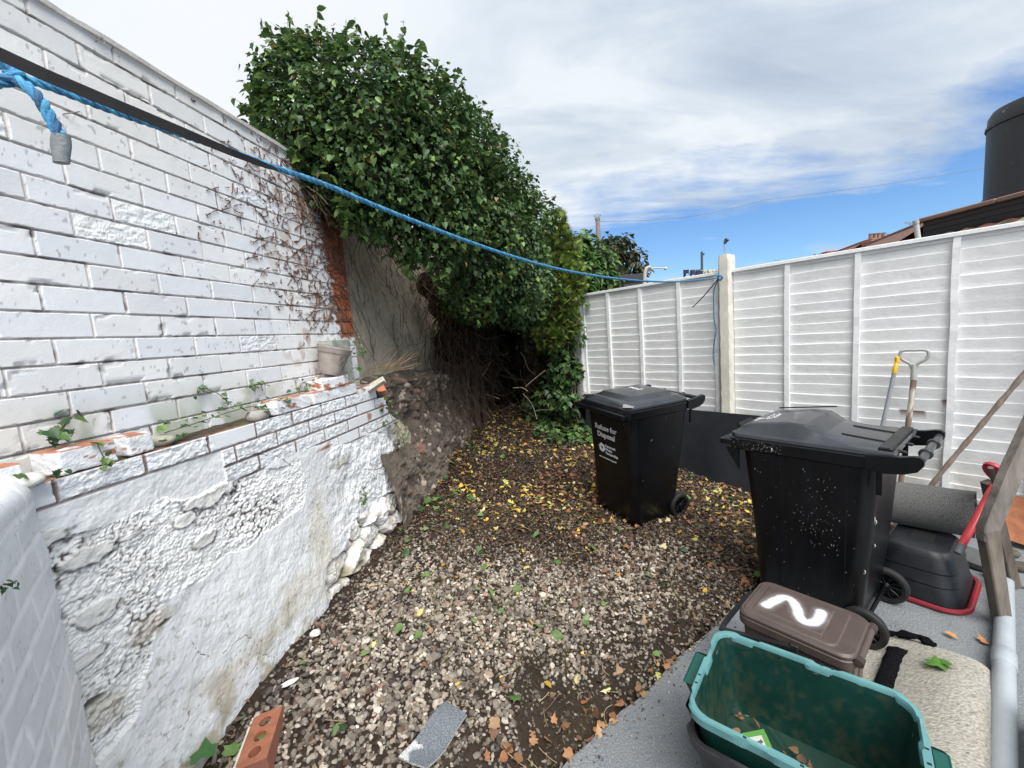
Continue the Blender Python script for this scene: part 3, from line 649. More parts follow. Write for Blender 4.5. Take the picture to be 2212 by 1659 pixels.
def litter(name, x, y, s, cols, kinds, lift=.006, tiltd=.5, zf=None):
    n = len(x); a = rng.uniform(0, 6.28, n); tl = rng.normal(0, tiltd, (n, 2)); flip = np.where(rng.uniform(0, 1, n) > .5, 1, -1)
    nr = np.stack([tl[:, 0], tl[:, 1], np.ones(n)], 1); nr *= flip[:, None]; R = basis(nr, np.stack([np.cos(a), np.sin(a), 0 * a], 1))
    P = np.stack([x, y, (zf if zf is not None else gz(x, y)) + lift + rng.uniform(0, .012, n)], 1); Vs, Fs, Cs, off = [], [], [], 0; wh = rng.integers(0, len(kinds), n)
    for q, k in enumerate(kinds):
        s_ = wh == q
        if not s_.any(): continue
        tV, tF = LT[k]; tV = tV - np.array([0, .5, 0]); st = np.stack([s * rng.uniform(.7, 1.1, n), s, s * rng.uniform(.6, 2.2, n)], 1)
        v, f, c_ = scatter(tV, tF, P[s_], R[s_], s[s_][:, None] * np.ones((1, 3)), cols[s_]); Vs.append(v); Fs.append(f + off); Cs.append(c_); off += len(v)
    return np.vstack(Vs), np.vstack(Fs), np.vstack(Cs)
def pick(n, dens, box=(-1.7, 2.9, .9, 6.4)):
    ox, oy = [], []
    while sum(map(len, ox)) < n:
        x = rng.uniform(box[0], box[1], 20000); y = rng.uniform(box[2], box[3], 20000); k = inyard(x, y) & (rng.uniform(0, 1, 20000) < dens(x, y)); ox.append(x[k]); oy.append(y[k])
    return np.concatenate(ox)[:n], np.concatenate(oy)[:n]
back_d = lambda x, y: np.clip(.07 + .93 * sst(2.0, 3.3, y + .6 * (fbm(x * 1.5 + 9, y * 1.5 + 9, 541) - .5) * 2), 0, 1)
x, y = pick(26000, back_d); n = len(x)
bp_ = np.array([(.075, .042, .026), (.05, .030, .020), (.11, .066, .040), (.16, .095, .055), (.03, .022, .017), (.24, .17, .10)]); cl = bp_[rng.choice(6, n, p=[.26, .24, .18, .1, .16, .06])] * rng.uniform(.7, 1.3, (n, 1))
A1 = litter('l', x, y, rng.uniform(.012, .034, n), cl, ('ragged', 'oval', 'heart'))
x, y = pick(1250, lambda x, y: np.clip(.05 + .9 * sst(2.7, 3.5, y) * (fbm(x * 2 + 5, y * 2 + 5, 543) > .40), 0, 1)); n = len(x)
yp = np.array([(.72, .52, .08), (.62, .42, .06), (.66, .56, .22), (.52, .30, .07), (.50, .48, .14), (.72, .64, .36)]); cl = yp[rng.integers(0, 6, n)] * rng.uniform(.65, 1.12, (n, 1))
A2 = litter('l', x, y, rng.uniform(.016, .056, n), cl, ('oval', 'heart', 'oval', 'ragged'), .012)
def join(parts):
    o = 0; Vs, Fs, Cs = [], [], []
    for v, f, c_ in parts: Vs.append(v); Fs.append(f + o); Cs.append(c_); o += len(v)
    return np.vstack(Vs), np.vstack(Fs), np.vstack(Cs)
x, y = pick(1000, lambda x, y: np.clip(sst(.55, .9, fbm(x * 2, y * 2 + 70, 545) + .25 * sst(.35, .0, slabd(x, y)) + .25 * sst(2.6, 3.6, y)), 0, 1)); n = len(x)
op = np.array([(.28, .125, .06), (.34, .18, .09), (.20, .10, .06), (.38, .25, .14)]); A3 = litter('l', x, y, rng.uniform(.022, .055, n), op[rng.integers(0, 4, n)] * rng.uniform(.7, 1.1, (n, 1)), ('ragged', 'ivy', 'heart'), .012)
V, F, c_ = join([A1, A2, A3]); t = mesh('fallen_leaves', V, F, M_dry, None, True, c_); tag(t, kind='stuff')
# green ivy leaves blown over the gravel
M_leaf = mat('ivy_leaf', attr=True, rough=.38, var=.2, vscale=35, trans=.22, spec=.28)
x, y = pick(130, lambda x, y: np.clip(.25 + .6 * (-math.cos(AW) * x + math.sin(AW) * y > 1.0) + 0 * x, 0, 1) * (y < 4.6)); n = len(x)
gp = np.array([(.10, .20, .055), (.16, .27, .09), (.05, .11, .04), (.20, .30, .12)]); A1 = litter('l', x, y, rng.uniform(.03, .07, n), gp[rng.integers(0, 4, n)] * rng.uniform(.7, 1.1, (n, 1)), ('ivy', 'heart'), .018, .35)
t = mesh('blown_ivy_leaves', *A1[:2], M_leaf, None, True, A1[2]); tag(t, kind='stuff')
# grass and little weeds
x, y = pick(11000, lambda x, y: np.clip(sst(.50, .68, fbm(x * 2.2 + 15, y * 2.2 + 15, 551)) * sst(1.6, 2.2, y) * sst(4.3, 3.3, y) + .35 * sst(.30, .02, slabd(x, y)) * (fbm(x * 5, y * 5 + 50, 553) > .5), 0, 1)); n = len(x)
bt = np.array([(-.5, 0, 0), (.5, 0, 0), (.30, 0, .5), (-.30, 0, .5), (.0, .12, 1.0)]); bf = np.array([(0, 1, 2), (0, 2, 3), (3, 2, 4)])
a = rng.uniform(0, 6.28, n); ln = rng.normal(0, .9, (n, 2)); up = np.stack([ln[:, 0], ln[:, 1], np.ones(n)], 1); up /= np.linalg.norm(up, axis=1, keepdims=True)
sx = np.stack([np.cos(a), np.sin(a), 0 * a], 1); sx -= up * np.sum(sx * up, 1, keepdims=True); sx /= np.linalg.norm(sx, axis=1, keepdims=True); R = np.stack([sx, np.cross(up, sx), up], 2)
hh = rng.uniform(.012, .04, n); S_ = np.stack([rng.uniform(.0015, .004, n), hh, hh], 1); gcol = np.array([(.13, .17, .04), (.22, .21, .07), (.30, .26, .12), (.08, .12, .03)])[rng.integers(0, 4, n)] * rng.uniform(.7, 1.2, (n, 1))
V, F, c_ = scatter(bt, bf, np.stack([x, y, gz(x, y)], 1), R * 1.0, 1.0, gcol) if False else (None, None, None)
tv = bt[None] * S_[:, None, :]; V = np.einsum('nij,nmj->nmi', R, tv) + np.stack([x, y, gz(x, y) - .002], 1)[:, None]; F = (bf[None] + (np.arange(n) * 5)[:, None, None]).reshape(-1, 3)
t = mesh('grass', V.reshape(-1, 3), F, M_leaf, None, True, np.repeat(gcol, 5, axis=0)); tag(t, kind='stuff')
# straw and thin twigs
def twigs(n, dens, lmin, lmax, rr, cols, lift=.012, box=(-1.7, 2.9, .9, 6.4)):
    x, y = pick(n, dens, box); Vs, Fs, Cs, o = [], [], [], 0
    for i in range(n):
        a = rng.uniform(0, 6.28); L_ = rng.uniform(lmin, lmax); t_ = np.linspace(-.5, .5, 5); bend = rng.normal(0, .12) * L_
        px_ = x[i] + L_ * t_ * math.cos(a) - bend * (t_ ** 2 * 4) * math.sin(a); py_ = y[i] + L_ * t_ * math.sin(a) + bend * (t_ ** 2 * 4) * math.cos(a)
        v, f = tube(np.stack([px_, py_, gz(px_, py_) + lift + rng.uniform(0, .012)], 1), rng.uniform(*rr), 4, False); Vs.append(v); Fs.append(np.array(f) + o); o += len(v); Cs.append(np.tile(np.array(cols[rng.integers(0, len(cols))]) * rng.uniform(.7, 1.1), (len(v), 1)))
    return np.vstack(Vs), np.vstack(Fs), np.vstack(Cs)
T1 = twigs(190, lambda x, y: .4 + 0 * x, .04, .17, (.0010, .0022), [(.50, .38, .20), (.42, .30, .16), (.20, .13, .08), (.30, .28, .12)])
t = mesh('straw_and_twigs', *T1[:2], M_dry, None, True, T1[2]); tag(t, kind='stuff')

# ================================================================== fence
LFN = 4.24; TOPZ = H + .107 * LFN
M_fence = mat('white_fence_paint', attr=True, rough=.6, var=.05, vscale=14, bump=.9, bscale=26, spec=.35, stretch=(1, 1, 1))
RF = np.stack([dF, nF, UZ], 1)
def fence_panel(u0, u1, label, seed, zb=.12, battens=None, top=TOPZ, vis=True):
    p = thing('lap_fence', label, 'fence', (0, 0, 0), group='white lap fence panels')
    EX = .0875; nb = int((top - .03 - zb) / EX) + 1; Vs, Fs, Cs, o = [], [], [], 0
    un = np.arange(min(u0, u1) + .01, max(u0, u1) - .005, .02 if vis else .1); un = np.append(un, max(u0, u1) - .01)
    for i in range(nb):
        z0 = top - .03 - (i + 1) * EX; z1 = z0 + EX
        wv = (vnoise(un * 2.3, un * 0 + i * 3.1, seed) - .5) * .014 + (vnoise(un * 9, un * 0 + i * 5.1, seed + 1) - .5) * .004
        bow = (vnoise(un * 1.1, un * 0 + i * 1.7, seed + 2) - .5) * .010
        prof = [(z0 - .012, .004, 0), (z0 + .3 * EX, .0065, 0), (z1 - .006, .0125, 1), (z1 - .0015, .0125, 1), (z1 + .0005, .0105, 1), (z1 + .0005, .0, 1)]
        nz = fbm(un[:, None] * 6 + i * 9, np.array([q[0] for q in prof])[None] * 90, seed + 3, 3) - .5
        zz = np.array([q[0] for q in prof])[None] + wv[:, None] * np.array([q[2] for q in prof])[None]; off_ = np.array([q[1] for q in prof])[None] + bow[:, None] + nz * .002
        UU = np.repeat(un[:, None], len(prof), 1); V = F3(UU, zz, LFN - off_).reshape(-1, 3); Fc = grid_faces(len(un), len(prof))
        base_ = np.array([.80, .81, .815]) * (.97 + .06 * rng.uniform()); v = fbm(UU * 5, zz * 60 + i, seed + 5, 4)[..., None]; c_ = base_ * (1 - .05 * v); c_ = np.where(v > .80, c_ * .9, c_)
        low_ = sst(.75, .25, zz)[..., None] * sst(.45, .65, fbm(UU * 9, zz * 9, seed + 7))[..., None]; c_ = c_ * (1 - .30 * low_ * np.array([.8, .9, 1.1]))
        g_ = ((vnoise(UU * 6, UU * 0 + i * 2.3, seed + 9) > .88) & (np.array([q[2] for q in prof])[None] * np.ones(UU.shape) > 0) & (UU < .5) & (i > 7))[..., None]; c_ = np.where(g_, np.array([.20, .13, .11]), c_)
        Vs.append(V); Fs.append(Fc + o); Cs.append(c_.reshape(-1, 3)); o += len(V)
    mesh('lap_boards', np.vstack(Vs), np.vstack(Fs), M_fence, p, False, np.vstack(Cs))
    b = MB(); b.box(F3((u0 + u1) / 2, (zb + top) / 2 - .03, LFN + .03), (abs(u1 - u0) - .02, .02, top - zb - .04), RF, .002, (.45, .42, .38)); b.build('panel_back', M_fence, p)
    b = MB(); b.box(F3((u0 + u1) / 2, top - .012, LFN - .012), (abs(u1 - u0) - .004, .062, .03), RF, .003, (.78, .79, .80)); b.box(F3((u0 + u1) / 2, top - .040, LFN - .014), (abs(u1 - u0) - .03, .014, .026), RF, .002, (.76, .77, .78)); b.build('top_rail', M_fence, p)
    for ub in battens:
        b = MB(); zs = np.linspace(zb, top - .028, 30); j = (vnoise(zs * 4, zs * 0 + ub * 7, seed + 11) - .5) * .008; j2 = rng.normal(0, .0012, len(zs)); hw = .0185; rings = []
        for z, a, a2 in zip(zs, j, j2): rings.append(F3(np.array([ub - hw, ub + hw, ub + hw, ub - hw]) + a, np.full(4, z), LFN - np.array([.010, .010, .034 + a2, .034 + a2])))
        b.loft(rings, col=(.79, .80, .81)); b.build('batten', M_fence, p)
    return p
fence_panel(3.44, 1.735, 'white lap fence panel left of the middle concrete post, behind the lettered wheelie bin', 700, zb=.10, battens=[3.43, 3.045, 2.600, 2.144, 1.755])
fence_panel(1.612, -.262, 'white lap fence panel right of the middle concrete post, with the shovel leaning on it', 720, zb=.04, battens=[1.155, .681, .156, -.235])
fence_panel(-.375, -2.2, 'white lap fence panel running on out of the right of the picture', 740, zb=.04, battens=[-.8, -1.25, -1.7], vis=False)
M_post = mat('concrete_post', attr=True, rough=.8, var=.10, vscale=12, bump=.8, bscale=60, spec=.3)
def post(u, top, label, col, seed, wd=.105, pr=.095, ledge=True):
    p = thing('fence_post', label, 'fence post', (0, 0, 0)); b = MB(); zs = np.linspace(-.1, top, 40); rings = []
    for z in zs:
        ch = .012 + .003 * math.sin(z * 40 + seed); h = wd / 2 - (.004 if z > top - .01 else 0)
        L0 = LFN - pr + (.003 if z > top - .01 else 0) + .003 * (vnoise(np.array(z * 9), np.array(1.), seed) - .5)
        rings.append(F3(u + np.array([-h, -h + ch, h - ch, h, h, -h]), np.full(6, z), np.array([L0 + ch * .8, L0, L0, L0 + ch * .8, LFN + .05, LFN + .05])))
    V, F = loft(rings, True, True); q = F3(0, 0, 0); cc = np.array(col) * (.82 + .32 * fbm(V[:, 0] * 9 + V[:, 1] * 9 + 50, V[:, 2] * 14 + 50, seed + 1, 4))[:, None]
    st_ = fbm(V[:, 0] * 30 + V[:, 1] * 30 + 90, V[:, 2] * 3 + 20, seed + 4, 3)[:, None]; cc = np.where(st_ > .66, cc * np.array([.80, .74, .60]), cc)
    mesh('post_shaft', V, F, M_post, p, False, cc); return p
pm_ = post(1.655, H + .1435 * 4.17, 'tall cream concrete fence post with the blue rope tied to it', (.66, .64, .56), 5, .100, .100)
b = MB(); u_ = 1.672
b.box(F3(u_, 2.335, LFN - .02), (.010, .010, .11), RF, .001, (.55, .56, .57)); b.box(F3(u_ - .005, 2.398, LFN - .02), (.018, .03, .02), RF @ roty(.4), .002, (.10, .105, .11)); b.box(F3(u_ - .018, 2.418, LFN - .02), (.030, .03, .030), RF @ roty(.6), .002, (.08, .085, .09))
b.build('metal_bracket', mat('grey_metal', attr=True, rough=.45, metal=.6), pm_)
post(3.515, TOPZ + .005, 'white painted concrete post at the left end of the fence, beside the ivy', (.68, .68, .66), 6, .13, .075)
post(-.315, H + .60, 'concrete fence post at the far right, beyond the shovel', (.66, .64, .56), 7, .100, .100)

# ================================================================== wheelie bins
M_bin = mat('black_bin_plastic', (.0032, .0036, .0050), rough=.32, var=.4, vscale=5, bump=.15, bscale=300, spec=.30, spots=(.05, .052, .05), spscale=95, spth=.74)
M_lid = mat('bin_lid_plastic', (.032, .035, .041), rough=.21, var=.3, vscale=7, bump=.06, bscale=280, spec=.5, spots=(.10, .10, .10), spscale=70, spth=.74)
M_rub = mat('black_rubber', (.012, .012, .013), rough=.6, var=.4, vscale=20, spots=(.06, .05, .035), spscale=50, spth=.66)
M_dark = mat('dark_recess', (.004, .004, .005), rough=.8)
M_white = mat('white_print', (.72, .74, .76), rough=.6, var=.12, vscale=200)
M_droppings = mat('dried_splashes', (.33, .33, .30), rough=.8, var=.3, vscale=50)
def text_mesh(name, s, size, mat_, parent, mtx, bold=0.0, align='CENTER', ext=.0004):
    cu = bpy.data.curves.new(name, 'FONT'); cu.body = s; cu.size = size; cu.align_x = align; cu.align_y = 'CENTER'; cu.extrude = ext; cu.offset = bold; cu.resolution_u = 4
    ob = bpy.data.objects.new(name, cu); C.objects.link(ob); dg = bpy.context.evaluated_depsgraph_get(); me = bpy.data.meshes.new_from_object(ob.evaluated_get(dg)); bpy.data.objects.remove(ob, do_unlink=True); bpy.data.curves.remove(cu)
    me.name = name; me.materials.clear(); me.materials.append(mat_); me.transform(Matrix(np.asarray(mtx).tolist())); o = bpy.data.objects.new(name, me); C.objects.link(o); o.parent = parent; return o
def mtx(R, t): m = np.eye(4); m[:3, :3] = R; m[:3, 3] = t; return m
def flecks(name, n, fx, parent, mat_, smin=.001, smax=.004):
    """small splashes lying on a surface: fx gives (point, u, v) for each"""
    b = MB()
    for i in range(n):
        p, u, v = fx(i); s = rng.uniform(smin, smax); st = rng.uniform(1, 3.2); k = 6; a = np.arange(k) * 2 * math.pi / k + rng.uniform(0, 1); nrm = np.cross(u, v); r = s * rng.uniform(.6, 1.1, k)
        ring = p + nrm * .0006 + (np.cos(a) * r * .7)[:, None] * u + (np.sin(a) * r * st)[:, None] * v; b.add(ring, [tuple(range(k))])
    return b.build(name, mat_, parent)
def wheel(parent, c, r=.10, wd=.045):
    b = MB(); pr = [(r - .014, -wd / 2), (r - .003, -wd / 2 + .004), (r, -wd / 2 + .012), (r, wd / 2 - .012), (r - .003, wd / 2 - .004), (r - .014, wd / 2), (r - .030, wd / 2 - .004), (r - .030, -wd / 2 + .004)]
    rings = []
    for rr, y in pr + [pr[0]]: q = circ(rr, 0, 36); rings.append(np.stack([q[:, 0] + c[0], np.full(36, c[1] + y), q[:, 1] + c[2]], 1))
    b.loft(rings, False, False); w_ = thing_child('wheel', parent); t = b.build('tyre', M_rub, w_, True)
    b = MB()
    for s in (-1, 1):
        for rr, hh in ((.022, .020), (.014, .026)):
            rings = [np.stack([circ(q, 0, 20)[:, 0] + c[0], np.full(20, c[1] + s * y), circ(q, 0, 20)[:, 1] + c[2]], 1) for q, y in ((rr, 0), (rr, hh - .003), (rr - .003, hh))]; b.loft(rings if s < 0 else rings, False, True)
    for k in range(10):
        a = k * 2 * math.pi / 10; b.box((c[0] + .044 * math.cos(a), c[1], c[2] + .044 * math.sin(a)), (.062, wd * .6, .010), roty(-a), .002)
    rings = [np.stack([circ(q, 0, 36)[:, 0] + c[0], np.full(36, c[1] + y), circ(q, 0, 36)[:, 1] + c[2]], 1) for q, y in ((.002, 0), (.071, 0))]; b.loft(rings, False, False)
    b.build('rim', M_bin, w_, True); return w_
def thing_child(name, parent):
    me = bpy.data.meshes.new(name); o = bpy.data.objects.new(name, None); bpy.data.meshes.remove(me); C.objects.link(o); o.parent = parent; return o
def bin_base(t, ribs):
    b = MB(); rings = []
    N_ = 11
    for z, w_, d, r, cx in ((.004, .455, .44, .05, -.015), (.02, .475, .46, .06, -.015), (.16, .485, .475, .06, -.014), (.17, .492, .482, .06, -.014), (.50, .520, .535, .07, -.012), (.93, .555, .605, .075, -.02), (.965, .558, .61, .075, -.02)):
        R_ = rrect(d, w_, r, z, cx, 0, N_)
        if ribs:
            q_ = []
            for a_, c_ in zip(R_, np.roll(R_, -1, 0)):
                kk_ = 30 if np.linalg.norm(c_ - a_) > .3 else 1; q_ += [a_ + (c_ - a_) * j / kk_ for j in range(kk_)]
            R_ = np.array(q_)
        if ribs:  # two shallow folds down each side
            for x0 in (-.10, .055):
                g = np.exp(-((R_[:, 0] - x0) / .03) ** 2) * (np.abs(R_[:, 1]) > w_ / 2 - .02); R_[:, 1] -= np.sign(R_[:, 1]) * g * .012
        rings.append(R_)
    n_extra = []
    b.loft(rings, True, False); o = b.build('bin_body', M_bin, t, True, 30); return o
def seam_box(mb, c, s, rot=None, ch=.003): mb.box(c, s, rot, ch)
def lip(t, over=.045):
    b = MB()
    b.loft([rrect(.66, .565, .06, .925, -.045), rrect(.685, .580, .055, .932, -.045), rrect(.69, .585, .055, .988, -.045), rrect(.67, .565, .05, .994, -.045)], True, True)
    b.loft([rrect(.07, .57, .02, .946, -.385), rrect(.085, .60, .02, .950, -.385), rrect(.085, .60, .02, .978, -.385), rrect(.07, .58, .02, .982, -.385)], True, True)      # comb bar in front
    for s in (-1, 1):   # triangular gussets under the lip at the front corners
        b.loft([np.array([(-.33, s * .262, .93), (-.33, s * .274, .93), (-.33, s * .274, .80), (-.33, s * .262, .80)]), np.array([(-.40, s * .262, .93), (-.40, s * .274, .93), (-.40, s * .274, .915), (-.40, s * .262, .915)])], True, True)
    b.build('rim_band', M_bin, t, True, 30)
def handle(t, z=.99, x=.415):
    for s in (-1, 1):
        b = MB()
        prof = [(.24, .935), (.30, .925), (.37, .935), (.415, .955), (.435, .985), (.435, 1.01), (.42, 1.022), (.40, 1.022), (.36, 1.012), (.24, 1.0)]
        b.loft([np.array([(px_, s * .272, pz_) for px_, pz_ in prof]), np.array([(px_, s * .300, pz_) for px_, pz_ in prof])], True, True)
        b.box((.29, s * .283, .88), (.022, .014, .13), None, .002)
        b.build('handle_arm', M_bin, t, True, 30)
    b = MB(); yy = np.linspace(-.275, .275, 30); b.tube(np.stack([np.full(30, x - .0), yy, np.full(30, z)], 1), .0165, 14)
    for y in (-.10, .10): q = np.linspace(y - .008, y + .008, 4); b.tube(np.stack([np.full(4, x), q, np.full(4, z)], 1), [.022, .026, .026, .022], 16)
    b.build('handle_bar', M_lid, t, True)
    for y in (-.16, .0, .16): b = MB(); b.box((.335, y, z + .012), (.05, .026, .012), roty(.08), .004); b.build('hinge', M_bin, t, True, 30)
def bin_common(t, ribs):
    bin_base(t, ribs); lip(t); handle(t)
    for s in (-1, 1): wheel(t, (.235, s * .245, .10))
    b = MB(); b.tube(np.array([(.235, -.24, .10), (.235, .24, .10)]), .010, 10); b.build('axle', M_bin, t, True)

# ---- the lettered bin
B1 = thing('wheelie_bin', 'black wheelie bin with white Refuse for Disposal lettering, standing on the leafy gravel', 'wheelie bin', (.985, 3.355, .090), (rad(4.2), 0, rad(26.5)))
bin_common(B1, False)
for x in (.02, .13): b = MB(); b.box((x, -.2765, .905), (.012, .006, .06), None, .001); b.build('side_slot', M_dark, B1)
b = MB(); rings = [rrect(.64, .535, .07, .994, -.04), rrect(.66, .555, .07, .999, -.04), rrect(.66, .555, .07, 1.014, -.04), rrect(.63, .53, .09, 1.022, -.04), rrect(.62, .52, .09, 1.030, -.04), rrect(.60, .50, .10, 1.037, -.04), rrect(.52, .42, .10, 1.046, -.03)]
b.loft(rings, True, True)
b.loft([rrect(.46, .40, .015, 1.043, -.045, 0, 2), rrect(.40, .33, .02, 1.074, -.025, 0, 2)], True, False); b.loft([rrect(.40, .33, .02, 1.074, -.025, 0, 2), rrect(.20, .16, .05, 1.083, -.02, 0, 2)], False, True)
b.build('lid', M_lid, B1, True, 22)
for s in (-1, 1):      # grips at the front corners, with dark finger hollows below
    R_ = rotz(s * rad(42)); c_ = np.array([-.325, s * .215, 1.028]); prof = [(-.058, 0), (-.042, .020), (-.02, .017), (.02, .017), (.042, .020), (.058, 0)]
    ring = lambda x, k: np.array([(x, y, z * k) for y, z in prof]) @ R_.T + c_
    b = MB(); b.loft([ring(-.022, 1.0), ring(.0, 1.15), ring(.05, .5)], True, True); b.build('lid_grip', M_lid, B1, True, 30)
for s in (-1, 1):
    b = MB(); R_ = rotz(s * rad(42)); c_ = np.array([-.325, s * .215, 1.0285]); b.add(np.array([(-.024, y, z) for y, z in ((-.053, 0), (-.038, .016), (-.02, .0135), (.02, .0135), (.038, .016), (.053, 0))]) @ R_.T + c_, [(5, 4, 3, 2, 1, 0)]); b.build('grip_hollow', M_dark, B1)
RT = np.array([[0, 0, -1], [-1, 0, 0], [0, 1, 0.]])        # text x -> -y, text y -> z, normal -> -x
def front_x(z): return -(.255 + (z - .17) / .76 * .0675) - .0025
def on_front(y, z): return np.array([front_x(z), y, z])
tl = math.atan(.0675 / .76); RTt = roty(-tl) @ RT
for s_, sz_, y, z, bd in (('Refuse for', .062, .030, .790, .0016), ('Disposal', .062, .030, .728, .0016), ('Somerset', .031, -.012, .640, .0007), ('Waste', .031, .010, .609, .0007), ('Partnership', .031, -.024, .578, .0007), ('www.somersetwaste.gov.uk', .0185, .030, .530, .0004)):
    text_mesh('lettering', s_, sz_, M_white, B1, mtx(RTt, on_front(y, z)), bd)
b = MB()              # swirl emblem
for k in range(6):
    a0 = k * math.pi / 3; pts = []
    for q in np.linspace(0, 1, 12): a = a0 + q * 2.1; r = .011 + .027 * q; pts.append((r * math.cos(a), r * math.sin(a)))
    pts = np.array(pts); wd = .0062 * np.sin(np.linspace(.3, 2.9, 12)) + .001; d = np.gradient(pts, axis=0); d /= np.linalg.norm(d, axis=1, keepdims=True); nn = np.stack([-d[:, 1], d[:, 0]], 1)
    L_ = pts + nn * wd[:, None]; R2 = pts - nn * wd[:, None]; P2 = np.vstack([L_, R2]); P3 = np.column_stack([P2, np.full(len(P2), .0004)]) @ RTt.T + on_front(.090, .615)
    b.add(P3, [(i, i + 1, 13 + i, 12 + i) for i in range(11)])
b.build('swirl_emblem', M_white, B1)
b = MB()
for i in range(26): b.box((-.01 + rng.uniform(-.02, .02), .02 + (i - 13) * .0052, 1.0845), (rng.uniform(.008, .022), .0042, .0012), rotz(rng.uniform(-.5, .5)), .0003)
b.build('paint_scribble', M_white, B1)
flecks('dried_splash', 16, lambda i: ((lambda z: (np.array([rng.uniform(-.2, .25), -(.246 + (z - .17) / .76 * .0325) - .001, z]), np.array([1., 0, 0]), np.array([0, -.04, 1.])))(rng.uniform(.1, .9))), B1, M_droppings, .0008, .003)

# ---- the nearer bin
B2 = thing('wheelie_bin', 'black wheelie bin splashed with white flecks, with stepped lid and big handle, on the concrete', 'wheelie bin', (1.70, 2.19, .0), (0, 0, rad(-53)))
bin_common(B2, True)
b = MB(); sect = []
yy = [(-.275, 0), (-.265, .018), (-.235, .034), (-.18, .06), (-.172, .062), (.172, .062), (.18, .06), (.235, .034), (.265, .018), (.275, 0)]
def lidz(x):          # height of the raised front part, stepping down to the hinge end
    return .100 * sst(-.385, -.335, x) * (1 - .30 * sst(-.33, -.05, x)) * 0 + np.interp(x, [-.375, -.345, -.30, -.10, -.02, .05, .12, .30, .335], [.012, .045, .074, .102, .098, .050, .038, .022, .006])
xs_ = np.concatenate([np.linspace(-.375, -.28, 8), np.linspace(-.26, .10, 16), np.linspace(.13, .335, 9)])
for x in xs_:
    h = lidz(x); inset = .0 + .02 * sst(-.34, -.375, x) ; hw = .278 - inset; r_ = []
    fw = .235 if x < 0 else .235
    shape = [(-hw, 0), (-hw + .004, .016), (-hw + .016, .024), (-hw + .052, h * .92), (-hw + .064, h), (-.12, h + .004), (0, h + .005), (.12, h + .004), (hw - .064, h), (hw - .052, h * .92), (hw - .016, .024), (hw - .004, .016), (hw, 0)]
    sect.append(np.array([(x, y, .997 + max(z, 0)) for y, z in shape]))
b.loft(sect, True, True); o = b.build('lid', M_lid, B2, True, 22)
b = MB()
for y in (-.105, .105): b.box((.215, y, 1.031), (.22, .012, .010), roty(.09), .002)
b.box((.30, 0, 1.022), (.05, .50, .022), None, .006); b.box((-.14, .205, 1.105), (.30, .008, .007), roty(-.12), .001)
b.build('lid_rib', M_bin, B2, True, 30)
b = MB(); R_ = roty(rad(-38)); b.box((-.352, -.12, 1.040), (.022, .17, .044), R_, .002)
b.build('grip_recess', M_dark, B2)
b = MB(); b.box((-.356, .02, 1.03), (.02, .26, .002), roty(rad(-38)), .0005); b.build('lid_edge_line', M_bin, B2)
RL = rotz(rad(90)) @ np.eye(3)
b = MB(); rows = [(7, .00), (8, .030), (8, .058)]   # worn hand-painted marks on the lid, too smudged to read
for k, (cnt, off_) in enumerate(((3, 0), (6, .0), (6, 0))):
    for i in range(cnt):
        x0 = -.275 + k * .030; y0 = -.12 + i * .026 - (0.05 if k == 0 else 0); R_ = roty(rad(-10)) @ rotz(rng.uniform(-.15, .15))
        for q in range(rng.integers(2, 4)): b.box((x0 + rng.uniform(-.008, .008), y0 + rng.uniform(-.006, .006), .997 + float(lidz(x0)) + .0055), (rng.uniform(.010, .020), rng.uniform(.003, .005), .0012) if q % 2 else (.0045, rng.uniform(.010, .018), .0012), R_, .0003)
b.tube(np.array([(-.30, -.10, .997 + float(lidz(-.30)) + .005), (-.225, -.115, .997 + float(lidz(-.225)) + .005)]), .0016, 5)
b.build('painted_marks', M_white, B2)
for x_, r_ in ((-.135, .0045), (-.02, .003), (.17, .003)):
    for s_ in (-1, 1):
        b = MB(); zz_ = np.linspace(.925, .06, 12); hw_ = np.interp(zz_, [.02, .16, .17, .50, .93], [.2375, .2425, .246, .26, .2775]); b.tube(np.stack([np.full(12, x_) * (1 - .08 * (.93 - zz_)), s_ * (hw_ + .0005), zz_], 1), r_ * .7, 6); b.build('side_rib', M_bin, B2, True)
def fx2(i):
    if rng.uniform() < .72: x = rng.normal(.06, .055); z = rng.normal(.60, .11)
    else: x = rng.uniform(-.25, .2); z = rng.uniform(.1, .9)
    x = np.clip(x, -.25, .20); z = np.clip(z, .1, .9); hw = .246 + (z - .17) / .76 * .0325
    return np.array([x, -hw - .0012, z]), np.array([1., 0, 0]), np.array([.25, -.04, 1.])
flecks('dried_splash', 150, fx2, B2, M_droppings, .0007, .0026)
def fx3(i): return np.array([rng.uniform(-.37, -.1), -.294, rng.uniform(.935, .985)]), np.array([1., 0, 0]), np.array([0, 0, 1.])
flecks('dried_splash', 90, fx3, B2, M_droppings, .0006, .002)
b = MB()
for c_, s_ in (((.262, -.21, .66), .018), ((.266, -.20, .645), .012), ((.24, -.255, .40), .010), ((.262, -.19, .52), .008), ((-.15, -.297, .955), .010)):
    V, F = tube(smoothpath([(c_[0], c_[1], c_[2] + s_), (c_[0] + .003, c_[1] - .003, c_[2]), (c_[0] - .002, c_[1], c_[2] - s_)], 3), .003, 6); b.add(V, F)
b.build('cobweb_dirt', M_droppings, B2)

